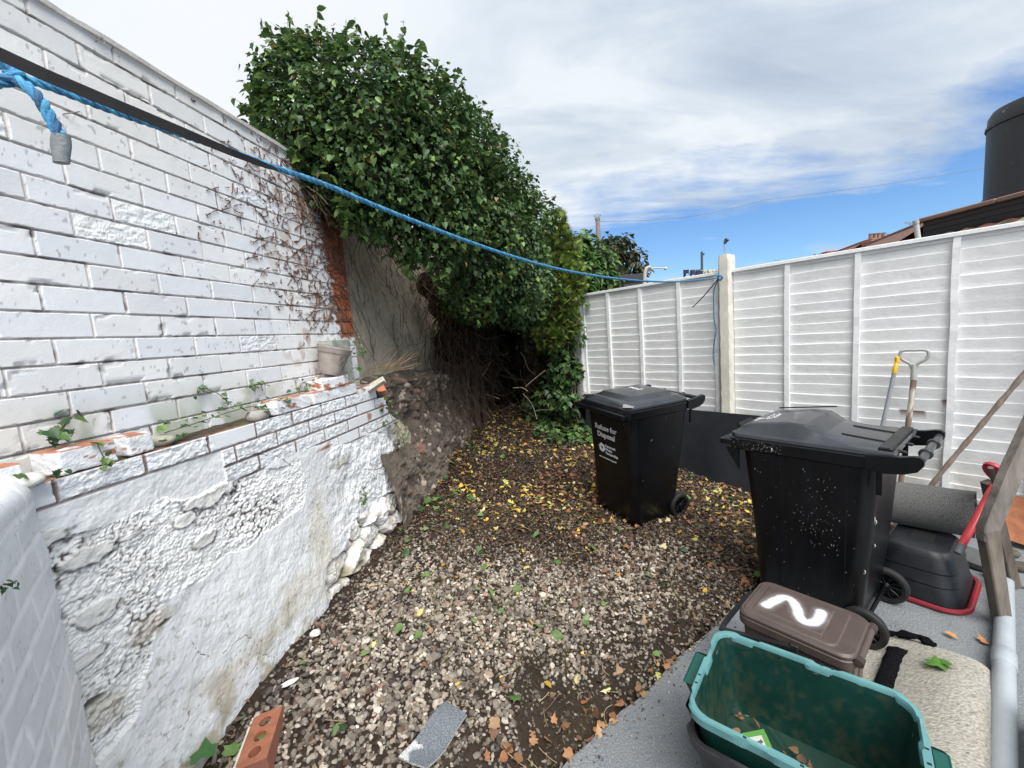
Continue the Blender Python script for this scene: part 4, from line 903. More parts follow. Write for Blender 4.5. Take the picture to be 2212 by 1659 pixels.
# ================================================================== black sheet leaning on the fence
b = MB(); n_u = 30; uu = np.linspace(3.47, 1.06, n_u); rings = []
for u in uu:
    bw = .008 * math.sin(u * 3); rings.append(np.vstack([F3(u + 0 * np.zeros(2), np.array([.755, .755]), np.array([4.150, 4.138]) + bw), F3(u + np.zeros(2) + .03, np.array([-.02, -.02]), np.array([3.988, 4.000]) + bw)]))
b.loft(rings, True, True); M_sheet = mat('black_sheet', (.017, .020, .026), rough=.42, var=.3, vscale=3, bump=.2, bscale=30, spots=(.10, .09, .075), spscale=40, spth=.76)
t = b.build('plastic_sheet', M_sheet, None, True, 30); tag(t, 'long dark blue black plastic sheet leaning along the foot of the fence behind the bins', 'sheet')

# ================================================================== brown food caddy
M_brown = mat('brown_caddy_plastic', attr=True, rough=.46, var=.12, vscale=10, bump=.25, bscale=260, spec=.45)
BR = (.074, .055, .050)
K = thing('food_caddy', 'brown food caddy with a sprayed white 2 on its lid, behind the green box', 'caddy', (1.165, 1.612, .0), (0, 0, rad(-50.5)))
b = MB(); b.loft([rrect(.33, .24, .04, .003), rrect(.35, .255, .045, .015), rrect(.385, .29, .045, .33), rrect(.39, .295, .045, .36)], True, False, BR); b.build('caddy_body', M_brown, K, True, 30)
b = MB()
for x, wd in ((-.09, .05), (.0, .05), (.09, .05)): b.box((x, -.14, .17), (.012, .016, .30), rotx(-.055), .003, (.09, .052, .045))
for y in (-.07, .07): b.box((.184, y, .17), (.014, .05, .29), roty(.055), .004, (.16, .12, .10))
b.build('body_rib', M_brown, K, True, 30)
b = MB()
b.loft([rrect(.40, .305, .045, .335), rrect(.412, .318, .05, .338), rrect(.412, .318, .05, .368), rrect(.404, .31, .05, .372), rrect(.404, .31, .05, .376), rrect(.41, .316, .05, .379), rrect(.408, .314, .05, .386), rrect(.395, .30, .05, .394)], True, True, BR)
b.loft([rrect(.34, .272, .03, .393, -.022), rrect(.325, .258, .03, .3985, -.022)], False, True, BR)
b.build('caddy_lid', M_brown, K, True, 28)
gx, gy = np.meshgrid(np.linspace(-.155, .095, 190), np.linspace(-.10, .10, 150), indexing='ij')      # raised panel of the lid with the sprayed figure
ctr = smoothpath([(-.105, .045), (-.118, .012), (-.105, -.025), (-.072, -.048), (-.045, -.030), (-.012, .012), (.020, .050), (.050, .062), (.070, .040), (.078, .0), (.066, -.045)], 6)[:, :2] if False else None
num = smoothpath([(-.118, -.055, 0), (-.100, .010, 0), (-.082, .052, 0), (-.050, .052, 0), (-.020, .010, 0), (.002, -.038, 0), (.026, -.060, 0), (.052, -.044, 0), (.062, .002, 0), (.058, .050, 0)], 6)[:, :2]
d = np.full(gx.shape, 9.)
for a, c_ in zip(num[:-1], num[1:]):
    e = c_ - a; tt = np.clip(((gx - a[0]) * e[0] + (gy - a[1]) * e[1]) / (e @ e), 0, 1); d = np.minimum(d, np.hypot(gx - a[0] - tt * e[0], gy - a[1] - tt * e[1]))
wob = (fbm(gx * 60 + 9, gy * 60 + 9, 801) - .5) * .006; s_ = (sst(.026, .012, d + wob) * .93)[..., None]; ov = (sst(.045, .018, d) * .22 * fbm(gx * 300 + 9, gy * 300 + 9, 803))[..., None]
cc = np.array(BR) * (1 - s_) + s_ * np.array([.60, .63, .66]) * (.93 + .1 * fbm(gx * 90 + 3, gy * 300 + 3, 805)[..., None]); cc = cc * (1 - ov) + ov * np.array([.7, .72, .75])
edge = np.minimum(np.minimum(gx + .155, .095 - gx), np.minimum(gy + .10, .10 - gy)); hz = .3986 + .0045 * sst(0, .006, edge)
mesh('lid_panel', np.stack([gx, gy, hz], -1).reshape(-1, 3), grid_faces(*gx.shape), M_brown, K, True, cc.reshape(-1, 3))
b = MB(); b.tube(np.array([(.212, -.135, .372), (.212, .135, .372)]), .013, 14, BR)
for y in (-.13, -.118, -.106, .106, .118, .13): b.tube(np.array([(.212, y - .003, .372), (.212, y + .003, .372)]), .0175, 16, BR)
for y in (-.118, .118): b.box((.185, y, .381), (.05, .030, .012), None, .003, BR)
b.build('hinge', M_brown, K, True, 30)
M_blk = mat('black_plastic', (.014, .014, .016), rough=.42, var=.3, vscale=12)
b = MB()
hp = smoothpath([(.02, -.168, .345), (-.06, -.176, .33), (-.235, -.176, .285), (-.262, -.165, .28), (-.27, 0, .278), (-.262, .165, .28), (-.235, .176, .285), (-.06, .176, .33), (.02, .168, .345)], 5)
T_, N_, B_ = frames(hp); ring = [np.array([p + n_ * q * .011 + b_ * s * .005 for q, s in ((-1, -1), (1, -1), (1, 1), (-1, 1))]) for p, n_, b_ in zip(hp, N_, B_)]; b.loft(ring)
for s in (-1, 1): b.box((.02, s * .168, .345), (.03, .018, .03), None, .004)
b.build('carry_handle', M_blk, K, True, 30)

# ================================================================== recycling boxes
M_green = mat('green_box_plastic', attr=True, rough=.42, var=.14, vscale=12, bump=.2, bscale=200, spec=.45)
GD = np.array([.0025, .030, .024]); GL = np.array([.095, .235, .245])
def box_tub(t, name_body, name_rim, body_c, rim_c, material, h=.40, dirt=False, sk=1.0):
    N_ = 8; prof = [(z, a_ * sk, b__ * sk * 1.07) for z, a_, b__ in ((h - .012, .555, .385), (h - .03, .548, .378), (h - .095, .530, .362), (.05, .485, .325), (.012, .47, .31))]
    o_ = [rrect(w_ + .012, d_ + .012, .06, z - (.007 if z < .02 else 0), n=N_) for z, w_, d_ in prof[::-1]]; i_ = [rrect(w_, d_, .055, z, n=N_) for z, w_, d_ in prof]
    dense = []
    for k in range(len(i_) - 1):
        for q in np.linspace(0, 1, 14, endpoint=False): dense.append(i_[k] * (1 - q) + i_[k + 1] * q)
    dense.append(i_[-1])
    # subdivide around for the dirt
    def sub(R_):
        out = []
        for a, c_ in zip(R_, np.roll(R_, -1, 0)):
            L_ = np.linalg.norm(c_ - a); k = max(1, int(L_ / .012)); out += [a + (c_ - a) * q / k for q in range(k)]
        return out
    cnt = [max(1, int(np.linalg.norm(c_ - a) / .012)) for a, c_ in zip(i_[0], np.roll(i_[0], -1, 0))]
    def subn(R_):
        out = []
        for (a, c_), k in zip(zip(R_, np.roll(R_, -1, 0)), cnt): out += [a + (c_ - a) * q / k for q in range(k)]
        return np.array(out)
    b = MB(); b.loft(o_, True, False, body_c); V, F = loft([subn(R_) for R_ in dense], False, True)
    cc = np.tile(np.array(body_c, float), (len(V), 1))
    if dirt:
        n = fbm(V[:, 0] * 55 + V[:, 1] * 55 + 60, V[:, 2] * 40 + 60, 811, 5); m = sst(.54, .84, n + .16 * sst(.25, .03, V[:, 2]) + .12 * sst(-.12, -.25, V[:, 0]))[:, None]; cc = cc * (1 - m * .32) + m * .32 * np.array([.060, .065, .036])
        st = (vnoise(V[:, 0] * 300, V[:, 2] * 200 + V[:, 1] * 300, 813) > .972)[:, None]; cc = np.where(st, np.array([.30, .36, .32]), cc)
    V = V.copy(); b.add(V, F, cc); b.build(name_body, material, t, True, 30)
    b = MB(); out_, in_ = [], []
    def wavy(w_, d_, r_, z, amp=.006):
        w_ = w_ * sk; d_ = d_ * sk * 1.07
        R_ = subn(rrect(w_, d_, r_, z, n=N_)); s = np.cumsum(np.linalg.norm(np.roll(R_, -1, 0) - R_, axis=1)); a_ = np.where((np.sin(s * 2 * math.pi / .24 + .4) > .55), -amp, 0.)
        nrm = R_[:, :2] / np.linalg.norm(R_[:, :2], axis=1, keepdims=True); R_[:, :2] += nrm * a_[:, None]; R_[:, 2] += a_ * .4; return R_
    b.loft([wavy(.572, .402, .065, h - .032), wavy(.592, .422, .07, h - .030), wavy(.596, .426, .07, h - .004), wavy(.590, .420, .07, h + .002), wavy(.566, .396, .06, h + .002), wavy(.558, .388, .058, h - .006), wavy(.556, .386, .056, h - .02)], False, False, rim_c)
    b.build(name_rim, material, t, True, 30)
AB = rad(-39.9); BXX, BXY = .838, 1.163; GH = .305; GZ0 = .132
BX = thing('recycling_box', 'black plastic recycling box underneath the green one, at the bottom of the picture', 'box', (BXX + .005, BXY - .006, .0), (0, 0, AB + .008))
box_tub(BX, 'box_body', 'box_rim', (.014, .014, .016), (.020, .020, .023), M_green, .345, sk=1.035)
for s in (-1, 1): b = MB(); b.loft([rrect(.03, .15, .01, .25, s * .300), rrect(.055, .17, .012, .31, s * .314)], True, False, (.014, .014, .016)); b.build('end_grip', M_green, BX, True, 30)
GX = thing('recycling_box', 'dark green recycling box with pale teal rim, stacked in the black one', 'box', (BXX, BXY, GZ0), (0, 0, AB))
box_tub(GX, 'box_body', 'box_rim', GD, GL, M_green, GH, True)
for s in (-1, 1):
    b = MB(); V0 = rrect(.03, .15, .01, GH - .092, s * .295); V1 = rrect(.060, .17, .012, GH - .030, s * .306); b.loft([V0, V1], True, False, GD); b.box((s * .322, 0, GH - .034), (.036, .160, .004), None, .001, GD * 2.2)
    b.build('end_grip', M_green, GX, True, 30)
b = MB()
for x in (-.08, -.005, .07): b.box((x, .2045, GH - .040), (.006, .004, .05), None, .0005)
for x, y in ((.045, .2035), (.075, .2035), (-.288, -.06), (-.288, -.10), (.288, -.02), (.288, .03), (.02, -.2035), (.05, -.2035), (-.12, -.2035)): b.box((x, y * (1.07 if abs(y) > .15 else 1), GH + .0025), (.009, .006, .0016), None, .0003)
b.build('rim_slot', M_dark, GX)
# litter lying in the green box
n = 330; x = np.clip(rng.normal(.05, .14, n), -.20, .21); y = np.clip(rng.normal(-.02, .05, n) + x * -.25, -.13, .13); cl = np.array([(.16, .09, .045), (.24, .14, .07), (.55, .40, .10), (.10, .065, .04)])[rng.choice(4, n, p=[.35, .3, .1, .25])]
A1 = litter('l', x, y, rng.uniform(.012, .038, n), cl, ('ragged', 'oval', 'heart'), .002, .6, zf=.016 + rng.uniform(0, .02, n)); mm = Matrix.LocRotScale(Vector((BXX, BXY, GZ0)), Matrix.Rotation(AB, 3, 'Z').to_quaternion(), None)
V = np.array([tuple(mm @ Vector(v)) for v in A1[0]]); t = mesh('leaf_litter', V, A1[1], M_dry, None, True, A1[2]); tag(t, 'brown and yellow dead leaves heaped in the bottom of the green box', 'leaves', kind='stuff')
def boxlocal(p): return np.array(mm @ Vector(p))
b = MB(); RG = rotz(AB)
c0 = boxlocal((-.135, .02, .045)); Rc = RG @ rotz(.5) @ roty(-.35) @ rotx(.25)
b.box(c0, (.11, .085, .0016), Rc, .0004, (.5, .52, .48)); b.box(c0 + Rc @ np.array([0, .036, .0014]), (.11, .016, .0012), Rc, .0002, (.09, .27, .05)); b.box(c0 + Rc @ np.array([.048, 0, .0014]), (.016, .06, .0012), Rc, .0002, (.09, .27, .05)); b.box(c0 + Rc @ np.array([.0, -.014, .0014]), (.07, .010, .0012), Rc, .0002, (.09, .27, .05))
for q in range(5): b.box(c0 + Rc @ np.array([-.03 + .014 * q, .008, .0014]), (.010, .018, .0010), Rc @ rotz(.5 * q), .0002, (.10, .09, .07))
t = b.build('torn_packet', mat('printed_card', attr=True, rough=.4), None); tag(t, 'torn green and white packet lying in the green recycling box', 'packet')
t = rock('pebble', boxlocal((.17, -.06, .042)), (.075, .045, .035), 33, (.40, .32, .30), yaw=.8); tag(t, 'pinkish grey stone in the leaves inside the green box', 'stone')

# ================================================================== black tub upside down, with its red base rim
c0 = (onz(1955, 1300) + onz(2125, 1285)) / 2
TB = thing('upturned_tub', 'black plastic tub with a red lip, upside down beside the nearer bin', 'tub', (2.375, 2.285, 0), (0, 0, rad(36)))
b = MB(); pf = [(.006, .50, .40, .10), (.05, .490, .39, .10), (.11, .455, .355, .10), (.118, .462, .362, .10), (.18, .425, .33, .095), (.188, .432, .337, .095), (.255, .395, .30, .09), (.285, .37, .275, .09), (.295, .34, .25, .08)]
b.loft([rrect(w_, d_, r_, z, n=8) for z, w_, d_, r_ in pf], False, True); b.build('tub_body', mat('tub_plastic', (.012, .014, .018), rough=.40, var=.35, vscale=9, bump=.2, bscale=150, spots=(.05, .045, .04), spscale=45, spth=.70), TB, True, 35)
b = MB(); R_ = rrect(.535, .435, .12, .016, n=10); P_ = np.vstack([R_, R_[:1]]); V, F = tube(P_, .014, 8, False); b.add(V, F, (.20, .012, .022)); b.loft([rrect(.505, .405, .105, .012, n=10), rrect(.54, .44, .12, .012, n=10)], False, False, (.20, .012, .022)); b.build('red_lip', mat('red_plastic', attr=True, rough=.38, var=.12), TB, True, 40)
b = MB(); b.loft([rrect(.16, .10, .01, .2953), rrect(.15, .09, .01, .2975)], False, True); b.build('base_stamp', M_dark, TB)

# ================================================================== rolls of underlay
M_felt = mat('felt_underlay', (.15, .153, .152), rough=.95, var=.7, vscale=260, bump=1.2, bscale=420, spec=.1, detail=3)
def rollprof(turns, r0, r1, th, sq=1.0, n=120):
    a = np.linspace(0, turns * 2 * math.pi, n); r = r0 + (r1 - r0) * a / a[-1]; return np.stack([r * np.cos(a), r * np.sin(a) * sq], 1), a
def roll(name, A_, B_, r1, th, sq, matx, label, cat, col=None, turns=2.6, sag=.0):
    A_ = np.array(A_, float); B_ = np.array(B_, float); ax = (B_ - A_) / np.linalg.norm(B_ - A_); s_ = np.cross(UZ, ax); s_ /= np.linalg.norm(s_); up = np.cross(ax, s_)
    P2, a = rollprof(turns, r1 * .18, r1, th, sq); d = np.gradient(P2, axis=0); d /= np.linalg.norm(d, axis=1, keepdims=True); nn = np.stack([d[:, 1], -d[:, 0]], 1); poly = np.vstack([P2 + nn * th / 2, (P2 - nn * th / 2)[::-1]])
    rings = []
    for q in np.linspace(0, 1, 26):
        w_ = 1 + .04 * (vnoise(np.array(q * 6), np.array(1.), 7) - .5); jit = ax * .010 * (vnoise(poly[:, 0] * 40 + 9, poly[:, 1] * 40 + 9, 3) - .5)[:, None] if q in (0, 1) else 0
        rings.append(A_ + (B_ - A_) * q - UZ * sag * math.sin(q * math.pi) + (poly[:, :1] * s_ + poly[:, 1:] * up) * w_ + jit)
    b = MB(); b.loft(rings, True, True, col); o = b.build(name, matx, None, True, 50); return tag(o, label, cat)
roll('underlay_roll', F3(.62, .38, 3.52), onpl(2108, 1112, nF, 3.50), .165, .012, .88, M_felt, 'thick roll of dark grey felt underlay resting behind the upturned tub against the fence', 'roll')
# backed carpet: pale hessian outside, black pile edge
M_hess = mat('hessian_backing', (.34, .325, .285), rough=.95, var=.28, vscale=60, bump=1.6, bscale=120, spec=.1, stretch=(1, 3.2, 1), col2=(.42, .405, .36), spots=(.17, .16, .135), spscale=42, spth=.63)
M_pile = mat('black_pile', (.010, .010, .012), rough=1.0, var=.9, vscale=160, bump=2, bscale=260, spec=.05)
Pn = onz(1905, 1500, .02); axd = np.array([.765, .644, 0]); axs = np.array([.644, -.765, 0])
CP = thing('carpet_offcut', 'folded pale backed carpet offcut with black pile edge, beside the grey pipe', 'carpet', (0, 0, 0))
nL, nS = 60, 60; L_ = np.linspace(-.75, .36, nL); S_ = np.linspace(0, 1, nS); rings = []
prof = np.array([(-.02, .012), (.04, .016), (.12, .045), (.20, .085), (.27, .112), (.33, .118), (.385, .100), (.415, .065), (.42, .035), (.405, .012)]); ps = smoothpath(np.column_stack([prof, np.zeros(len(prof))]), 6)[:, :2]
orig = np.array([1.46, 1.70, .0]); gridp = []
for q in L_:
    endf = sst(.36, .05, q); wv = .018 * (vnoise(np.array(q * 5.), np.array(3.), 11) - .5); s_, z_ = ps[:, 0], ps[:, 1] * (.62 + .38 * endf) + .010 * (vnoise(ps[:, 0] * 9 + q * 4 + 20, q * 5 + 20 + 0 * ps[:, 0], 13) - .4)
    gridp.append(orig + axd * (q + wv + .05 * vnoise(s_ * 7 + 9, s_ * 0, 15)[:, None] * (q > .3)) + s_[:, None] * axs + np.maximum(z_, .008)[:, None] * UZ)
G = np.array(gridp); mesh('backing', G.reshape(-1, 3), grid_faces(*G.shape[:2])[:, ::-1], M_hess, CP, True)
Gb = G - np.array([0, 0, .008]); Gb[..., 2] = np.maximum(Gb[..., 2], .003)
b = MB(); Fr = grid_faces(*G.shape[:2]); b.add(Gb.reshape(-1, 3), Fr)
for Ra, Rb in ((G[-1], Gb[-1]), (G[0], Gb[0]), (G[:, -1], Gb[:, -1]), (G[:, 0], Gb[:, 0])):
    k = len(Ra); ext = np.vstack([Ra - [0, 0, .001], Rb + (Rb - Ra) * .2]); b.add(ext, [(i, i + 1, k + i + 1, k + i) for i in range(k - 1)])
b.build('pile_side', M_pile, CP, True)
Ae = G[-1][2:20]; b = MB(); e = smoothpath([G[-1][1] + [0, 0, .004], G[-1][8] + [.0, 0, .014], G[-1][16] + [0, 0, .022], G[-1][22] + [0, 0, .006]], 8); V, F = tube(e, .016 * (1 + .3 * np.sin(np.arange(len(e)))), 8); V += (rng.normal(0, .002, V.shape)); b.add(V, F); b.build('frayed_edge', M_pile, CP, True)
A0 = onz(1900, 1540, .03); A1_ = onz(1945, 1408, .03); b = MB(); e = smoothpath([A0 + [-.05, -.06, 0], A0, (A0 + A1_) / 2 + [0, 0, .008], A1_], 8); T_, N_, B_ = frames(e); R_ = []
for p in e: q = np.arange(14) * 2 * math.pi / 14; R_.append(p + np.cos(q)[:, None] * .046 * np.array([.77, -.64, 0]) + np.sin(q)[:, None] * .022 * UZ)
V, F = loft(R_); V += rng.normal(0, .0018, V.shape); b.add(V, F); t = b.build('pile_strip', M_pile, None, True); tag(t, 'narrow folded strip of black carpet pile lying between the caddy and the pale carpet', 'carpet strip')
# carpet scrap on the gravel
a_, b_, c_, d_ = [onz(x, y, .165) for x, y in ((960, 1497), (1005, 1513), (918, 1625), (858, 1613))]; nn_ = 30; g = np.zeros((nn_, 16, 3)); gc = np.zeros((nn_, 16, 3))
for i, q in enumerate(np.linspace(0, 1, nn_)):
    for j, s_ in enumerate(np.linspace(0, 1, 16)):
        p = (a_ * (1 - q) + d_ * q) * (1 - s_) + (b_ * (1 - q) + c_ * q) * s_; mid = .10 * math.sin(q * math.pi) * (b_ - a_) ; p = p + mid * .35; p[2] = gz(p[0], p[1], False) + .030 + .008 * math.sin(q * 7) + .006 * math.sin(s_ * 3 + q * 4); g[i, j] = p
        gc[i, j] = (.62, .62, .62) if (s_ < .26 + .1 * math.sin(q * 20) and q > .70) else (.19, .21, .235)
b = MB(); Ft = grid_faces(nn_, 16); b.add(g.reshape(-1, 3), Ft, gc.reshape(-1, 3)); lo = g - [0, 0, .009]; b.add(lo.reshape(-1, 3), Ft[:, ::-1], (.5, .5, .48))
for Ra, Rb in ((g[0], lo[0]), (g[-1], lo[-1]), (g[:, 0], lo[:, 0]), (g[:, -1], lo[:, -1])): k = len(Ra); b.add(np.vstack([Ra, Rb]), [(i, i + 1, k + i + 1, k + i) for i in range(k - 1)], (.5, .5, .48))
t = b.build('carpet_scrap', mat('grey_carpet', attr=True, rough=.95, var=.55, vscale=260, bump=1.5, bscale=400, spec=.1, detail=2), None); tag(t, 'small curved scrap of blue grey carpet lying on the gravel in front', 'carpet scrap')

# ================================================================== pipe and white kerb at the lower right
M_pipe = mat('grey_pipe', (.30, .335, .365), rough=.45, var=.10, vscale=7, bump=.2, bscale=120)
P0 = onz(2166, 1659, .037); dPp = np.array([.775, .632, 0]); GP = thing('drain_pipe', 'grey plastic drain pipe lying along the right edge by the pale carpet', 'pipe', (0, 0, 0))
b = MB(); b.tube(np.array([P0 - dPp * .6, P0 - dPp * .2, P0 + dPp * .63]), .036, 24); b.tube(np.array([P0 + dPp * .72, P0 + dPp * 1.5]), .036, 24); b.build('pipe_run', M_pipe, GP, True)
b = MB(); b.tube(np.array([P0 + dPp * .62, P0 + dPp * .625, P0 + dPp * .73, P0 + dPp * .735]), [.037, .0405, .0405, .037], 24); b.build('socket', M_pipe, GP, True)
sN = np.array([.632, -.775, 0]); b = MB(); c0 = P0 + sN * .125; Rk = np.stack([dPp, -sN, UZ], 1); c0 = np.array([c0[0], c0[1], 0]); b.box(c0 + dPp * -.22 + UZ * .10, (1.05, .08, .20), Rk, .006, (.78, .79, .78)); b.box(c0 + dPp * -.22 + sN * .5 + UZ * .05, (1.05, .9, .10), Rk, .006, (.3, .3, .29))
t = b.build('painted_kerb', M_paint, None); tag(t, 'low white painted kerb at the lower right corner beyond the grey pipe', 'kerb')

# ================================================================== shovel, poles, board legs, red scraper, tiles
M_wood = mat('weathered_wood', attr=True, rough=.85, var=.35, vscale=24, bump=1.0, bscale=60, stretch=(1, 1, .25), spec=.2)
M_hand = mat('grey_handle', (.36, .37, .355), rough=.5, var=.12, vscale=20)
def Fp(x, y, L_): return onpl(x, y, nF, L_)
SH = thing('shovel', 'shovel with grey plastic D handle and paint peeled wooden shaft leaning on the fence', 'shovel', (0, 0, 0))
top = Fp(1975, 812, 4.10); bot = Fp(1950, 1010, 3.98); dr = (bot - top) / np.linalg.norm(bot - top)
b = MB(); n_ = 30; sp_ = np.array([top + dr * .0 + dr * q for q in np.linspace(0, 1.15, n_)]); b.tube(sp_, .0165 + .001 * np.sin(np.arange(n_)), 12, (.30, .235, .19))
V = np.vstack(b.V); f_ = fbm(V[:, 0] * 50 + V[:, 1] * 50 + 40, V[:, 2] * 18 + 40, 821, 4)[:, None]; b.C = [np.where(f_ > .58, np.array([.50, .47, .42]), np.array([.20, .145, .115]) * (.6 + .8 * f_))]
b.build('shaft', M_wood, SH, True)
b = MB(); side = dF * -1; cD = Fp(1975, 758, 4.10); sc_ = 1 / FPX * 2.15
pts = [(-3, 44), (-9, 28), (-26, 14), (-30, -2), (-24, -11), (0, -12), (24, -11), (30, -2), (26, 14), (9, 28), (3, 44)]
pth = smoothpath([cD + side * (x * sc_) - UZ * ((y + 10) * sc_) for x, y in pts], 6); b.tube(pth, .0105, 10); b.tube(np.array([cD - UZ * (40 * sc_), top + dr * .03]), [.015, .020], 14); b.build('d_handle', M_hand, SH, True)
b = MB(); tip = sp_[-1]; b.loft([rrect(.10, .03, .01, 0), rrect(.24, .02, .01, -.10), rrect(.24, .02, .01, -.26), rrect(.08, .01, .004, -.34)]); V = np.vstack(b.V) @ np.stack([side, nF, UZ], 1).T + tip + UZ * .05; b.V = [V]; b.build('blade', mat('rusty_steel', (.12, .08, .06), rough=.6, metal=.4, var=.3, vscale=30), SH)
YP = thing('broom_pole', 'grey metal pole with a yellow plastic end leaning on the fence, left of the shovel', 'pole', (0, 0, 0))
t0 = Fp(1938, 777, 4.08); t1 = Fp(1914, 885, 4.02); d_ = (t1 - t0) / np.linalg.norm(t1 - t0)
b = MB(); b.tube(np.array([t0 + d_ * .05, t0 + d_ * 1.15]), .0135, 12); b.build('pole_tube', mat('painted_grey_tube', (.25, .27, .29), rough=.4, var=.1), YP, True)
b = MB(); b.tube(np.array([t0 + d_ * .012, t0 + d_ * .035, t0 + d_ * .037, t0 + d_ * .10, t0 + d_ * .104]), [.010, .012, .013, .0155, .014], 12); b.box(t0 + d_ * .0, (.026, .022, .045), None, .004); b.build('yellow_end', mat('yellow_plastic', (.72, .42, .02), rough=.4, var=.1), YP, True, 40)
WP = thing('garden_pole', 'thin weathered wooden pole leaning at a slant across the right of the fence', 'pole', (0, 0, 0))
q0 = Fp(2222, 795, 3.90); q1 = onpl(2018, 1040, nF, 3.72); d_ = (q1 - q0); b = MB(); P_ = np.array([q0 - d_ * .12 + d_ * 1.45 * s for s in np.linspace(0, 1, 40)]); P_ += .0025 * np.stack([np.sin(np.arange(40) * .4), np.cos(np.arange(40) * .3), 0 * np.arange(40)], 1); b.tube(P_, .0135 + .0018 * np.sin(np.arange(40) * 1.3), 10, (.215, .175, .15)); b.build('pole_shaft', M_wood, WP, True)
# old wooden ladder-like board leg pair
TR = thing('wooden_trestle', 'old grey wooden trestle with splayed legs at the right edge of the picture', 'trestle', (0, 0, 0))
def beam(mb, P, wds, dep, face, col):
    P = np.asarray(P, float); rings = []
    for i, p in enumerate(P):
        t_ = P[min(i + 1, len(P) - 1)] - P[max(i - 1, 0)]; t_ /= np.linalg.norm(t_); f_ = face - t_ * (face @ t_); f_ /= np.linalg.norm(f_); s_ = np.cross(t_, f_); w_ = wds[i] / 2; c_ = .005
        rings.append(np.array([p + s_ * a + f_ * b_ for a, b_ in ((-w_, -dep / 2 + c_), (-w_ + c_, -dep / 2), (w_ - c_, -dep / 2), (w_, -dep / 2 + c_), (w_, dep / 2 - c_), (w_ - c_, dep / 2), (-w_ + c_, dep / 2), (-w_, dep / 2 - c_))]))
    mb.loft(rings, True, True, col)
rd = lambda x, y, k: np.array([0, 0, H]) + ray(x, y) * k       # k = forward distance along y
kx = 1.98
foot = onz(2166, 1352, 0); kn = atd(2133, 1145, foot[1] + .03); tp = atd(2238, 900, foot[1] + .10); fc = np.array([0, 1., 0])
b = MB(); beam(b, [foot, foot * .5 + kn * .5, kn], [.062, .070, .078], .05, fc, (.16, .138, .115)); b.build('leg', M_wood, TR, True, 30)
b = MB(); beam(b, [kn + [0.0, -.002, -.05], kn, kn * .5 + tp * .5 + [-.006, 0, 0], tp, tp + (tp - kn) * .5], [.075, .085, .090, .080, .08], .045, fc, (.185, .165, .15)); b.build('leg', M_wood, TR, True, 30)
f2 = onz(2196, 1285, 0); f2 = atd(2196, 1290, 2.18); k2 = atd(2148, 1100, 2.17); b = MB(); beam(b, [np.array([f2[0], f2[1], .0]), f2, k2, k2 + (k2 - f2) * .3], [.05, .055, .06, .05], .04, fc, (.125, .105, .088)); b.build('leg', M_wood, TR, True, 30)
b = MB(); b.tube(np.array([atd(2140, 1010, 2.05), atd(2163, 1100, 2.10)]), .012, 8, (.2, .17, .14)); b.build('stretcher', M_wood, TR, True)
RS = thing('floor_scraper', 'bright red handled scraper with a round red head leaning by the trestle', 'scraper', (0, 0, 0))
r0 = atd(2068, 1195, 2.02); r1 = atd(2149, 1046, 2.14); d_ = (r1 - r0) / np.linalg.norm(r1 - r0); Lr = np.linalg.norm(r1 - r0)
b = MB(); b.tube(np.array([r0 + d_ * .04, r1]), .0175, 14, (.62, .035, .05)); b.build('red_shaft', mat('red_plastic', attr=True), RS, True)
b = MB(); b.tube(np.array([r0, r0 + d_ * .012, r0 + d_ * .055]), [.016, .0195, .0195], 12, (.11, .12, .13)); b.build('rubber_cap', mat('cap_plastic', attr=True, rough=.6), RS, True)
b = MB(); ca = atd(2160, 1030, 2.16); e1 = atd(2204, 1044, 2.18) - atd(2114, 1018, 2.14); e1 /= np.linalg.norm(e1); e2 = np.cross(d_, e1); e2 /= np.linalg.norm(e2); e1 = np.cross(e2, d_)
rr = [];
for h_, s_ in ((-.006, .90), (0, 1.0), (.014, 1.0), (.02, .96)):
    a = np.arange(28) * 2 * math.pi / 28; rr.append(ca + d_ * h_ + (np.cos(a) * .112 * s_)[:, None] * e1 + (np.sin(a) * .055 * s_)[:, None] * e2)
b.loft(rr, True, True, (.55, .03, .06)); b.box(ca - d_ * .01, (.03, .03, .03), None, .004, (.03, .02, .02)); b.build('red_head', mat('red_plastic', attr=True), RS, True, 40)
# terracotta roof tiles and rubble in the corner
M_terra = mat('terracotta', attr=True, rough=.75, var=.2, vscale=20, bump=.6, bscale=90)
g, cc = [], None; TT = thing('roof_tile', 'curved orange terracotta roof tile standing at the right edge against the fence', 'roof tile', (0, 0, 0))
b = MB(); o_ = atd(2165, 1085, 2.62); ex = np.array([.82, -.57, 0]); rings = []
for z in np.linspace(-.24, .06, 8):
    s_ = np.linspace(0, .50, 24); wv = .028 * np.cos(s_ / .25 * 2 * math.pi); rings.append(o_ + s_[:, None] * ex + (wv + z * .35)[:, None] * np.array([.3, .75, 0]) + (z + .010 * np.cos(s_ / .25 * 2 * math.pi + 1))[:, None] * UZ)
G = np.array(rings); cc = np.array([.52, .20, .10]) * (.6 + .7 * fbm(G[..., 0] * 20 + 9, G[..., 2] * 20 + 30, 831)[..., None]); mesh('tile_body', np.concatenate([G.reshape(-1, 3), (G - [.3 * .014, .75 * .014, 0]).reshape(-1, 3)]), np.vstack([grid_faces(8, 24), grid_faces(8, 24)[:, ::-1] + 192]), M_terra, TT, True, np.concatenate([cc.reshape(-1, 3)] * 2))
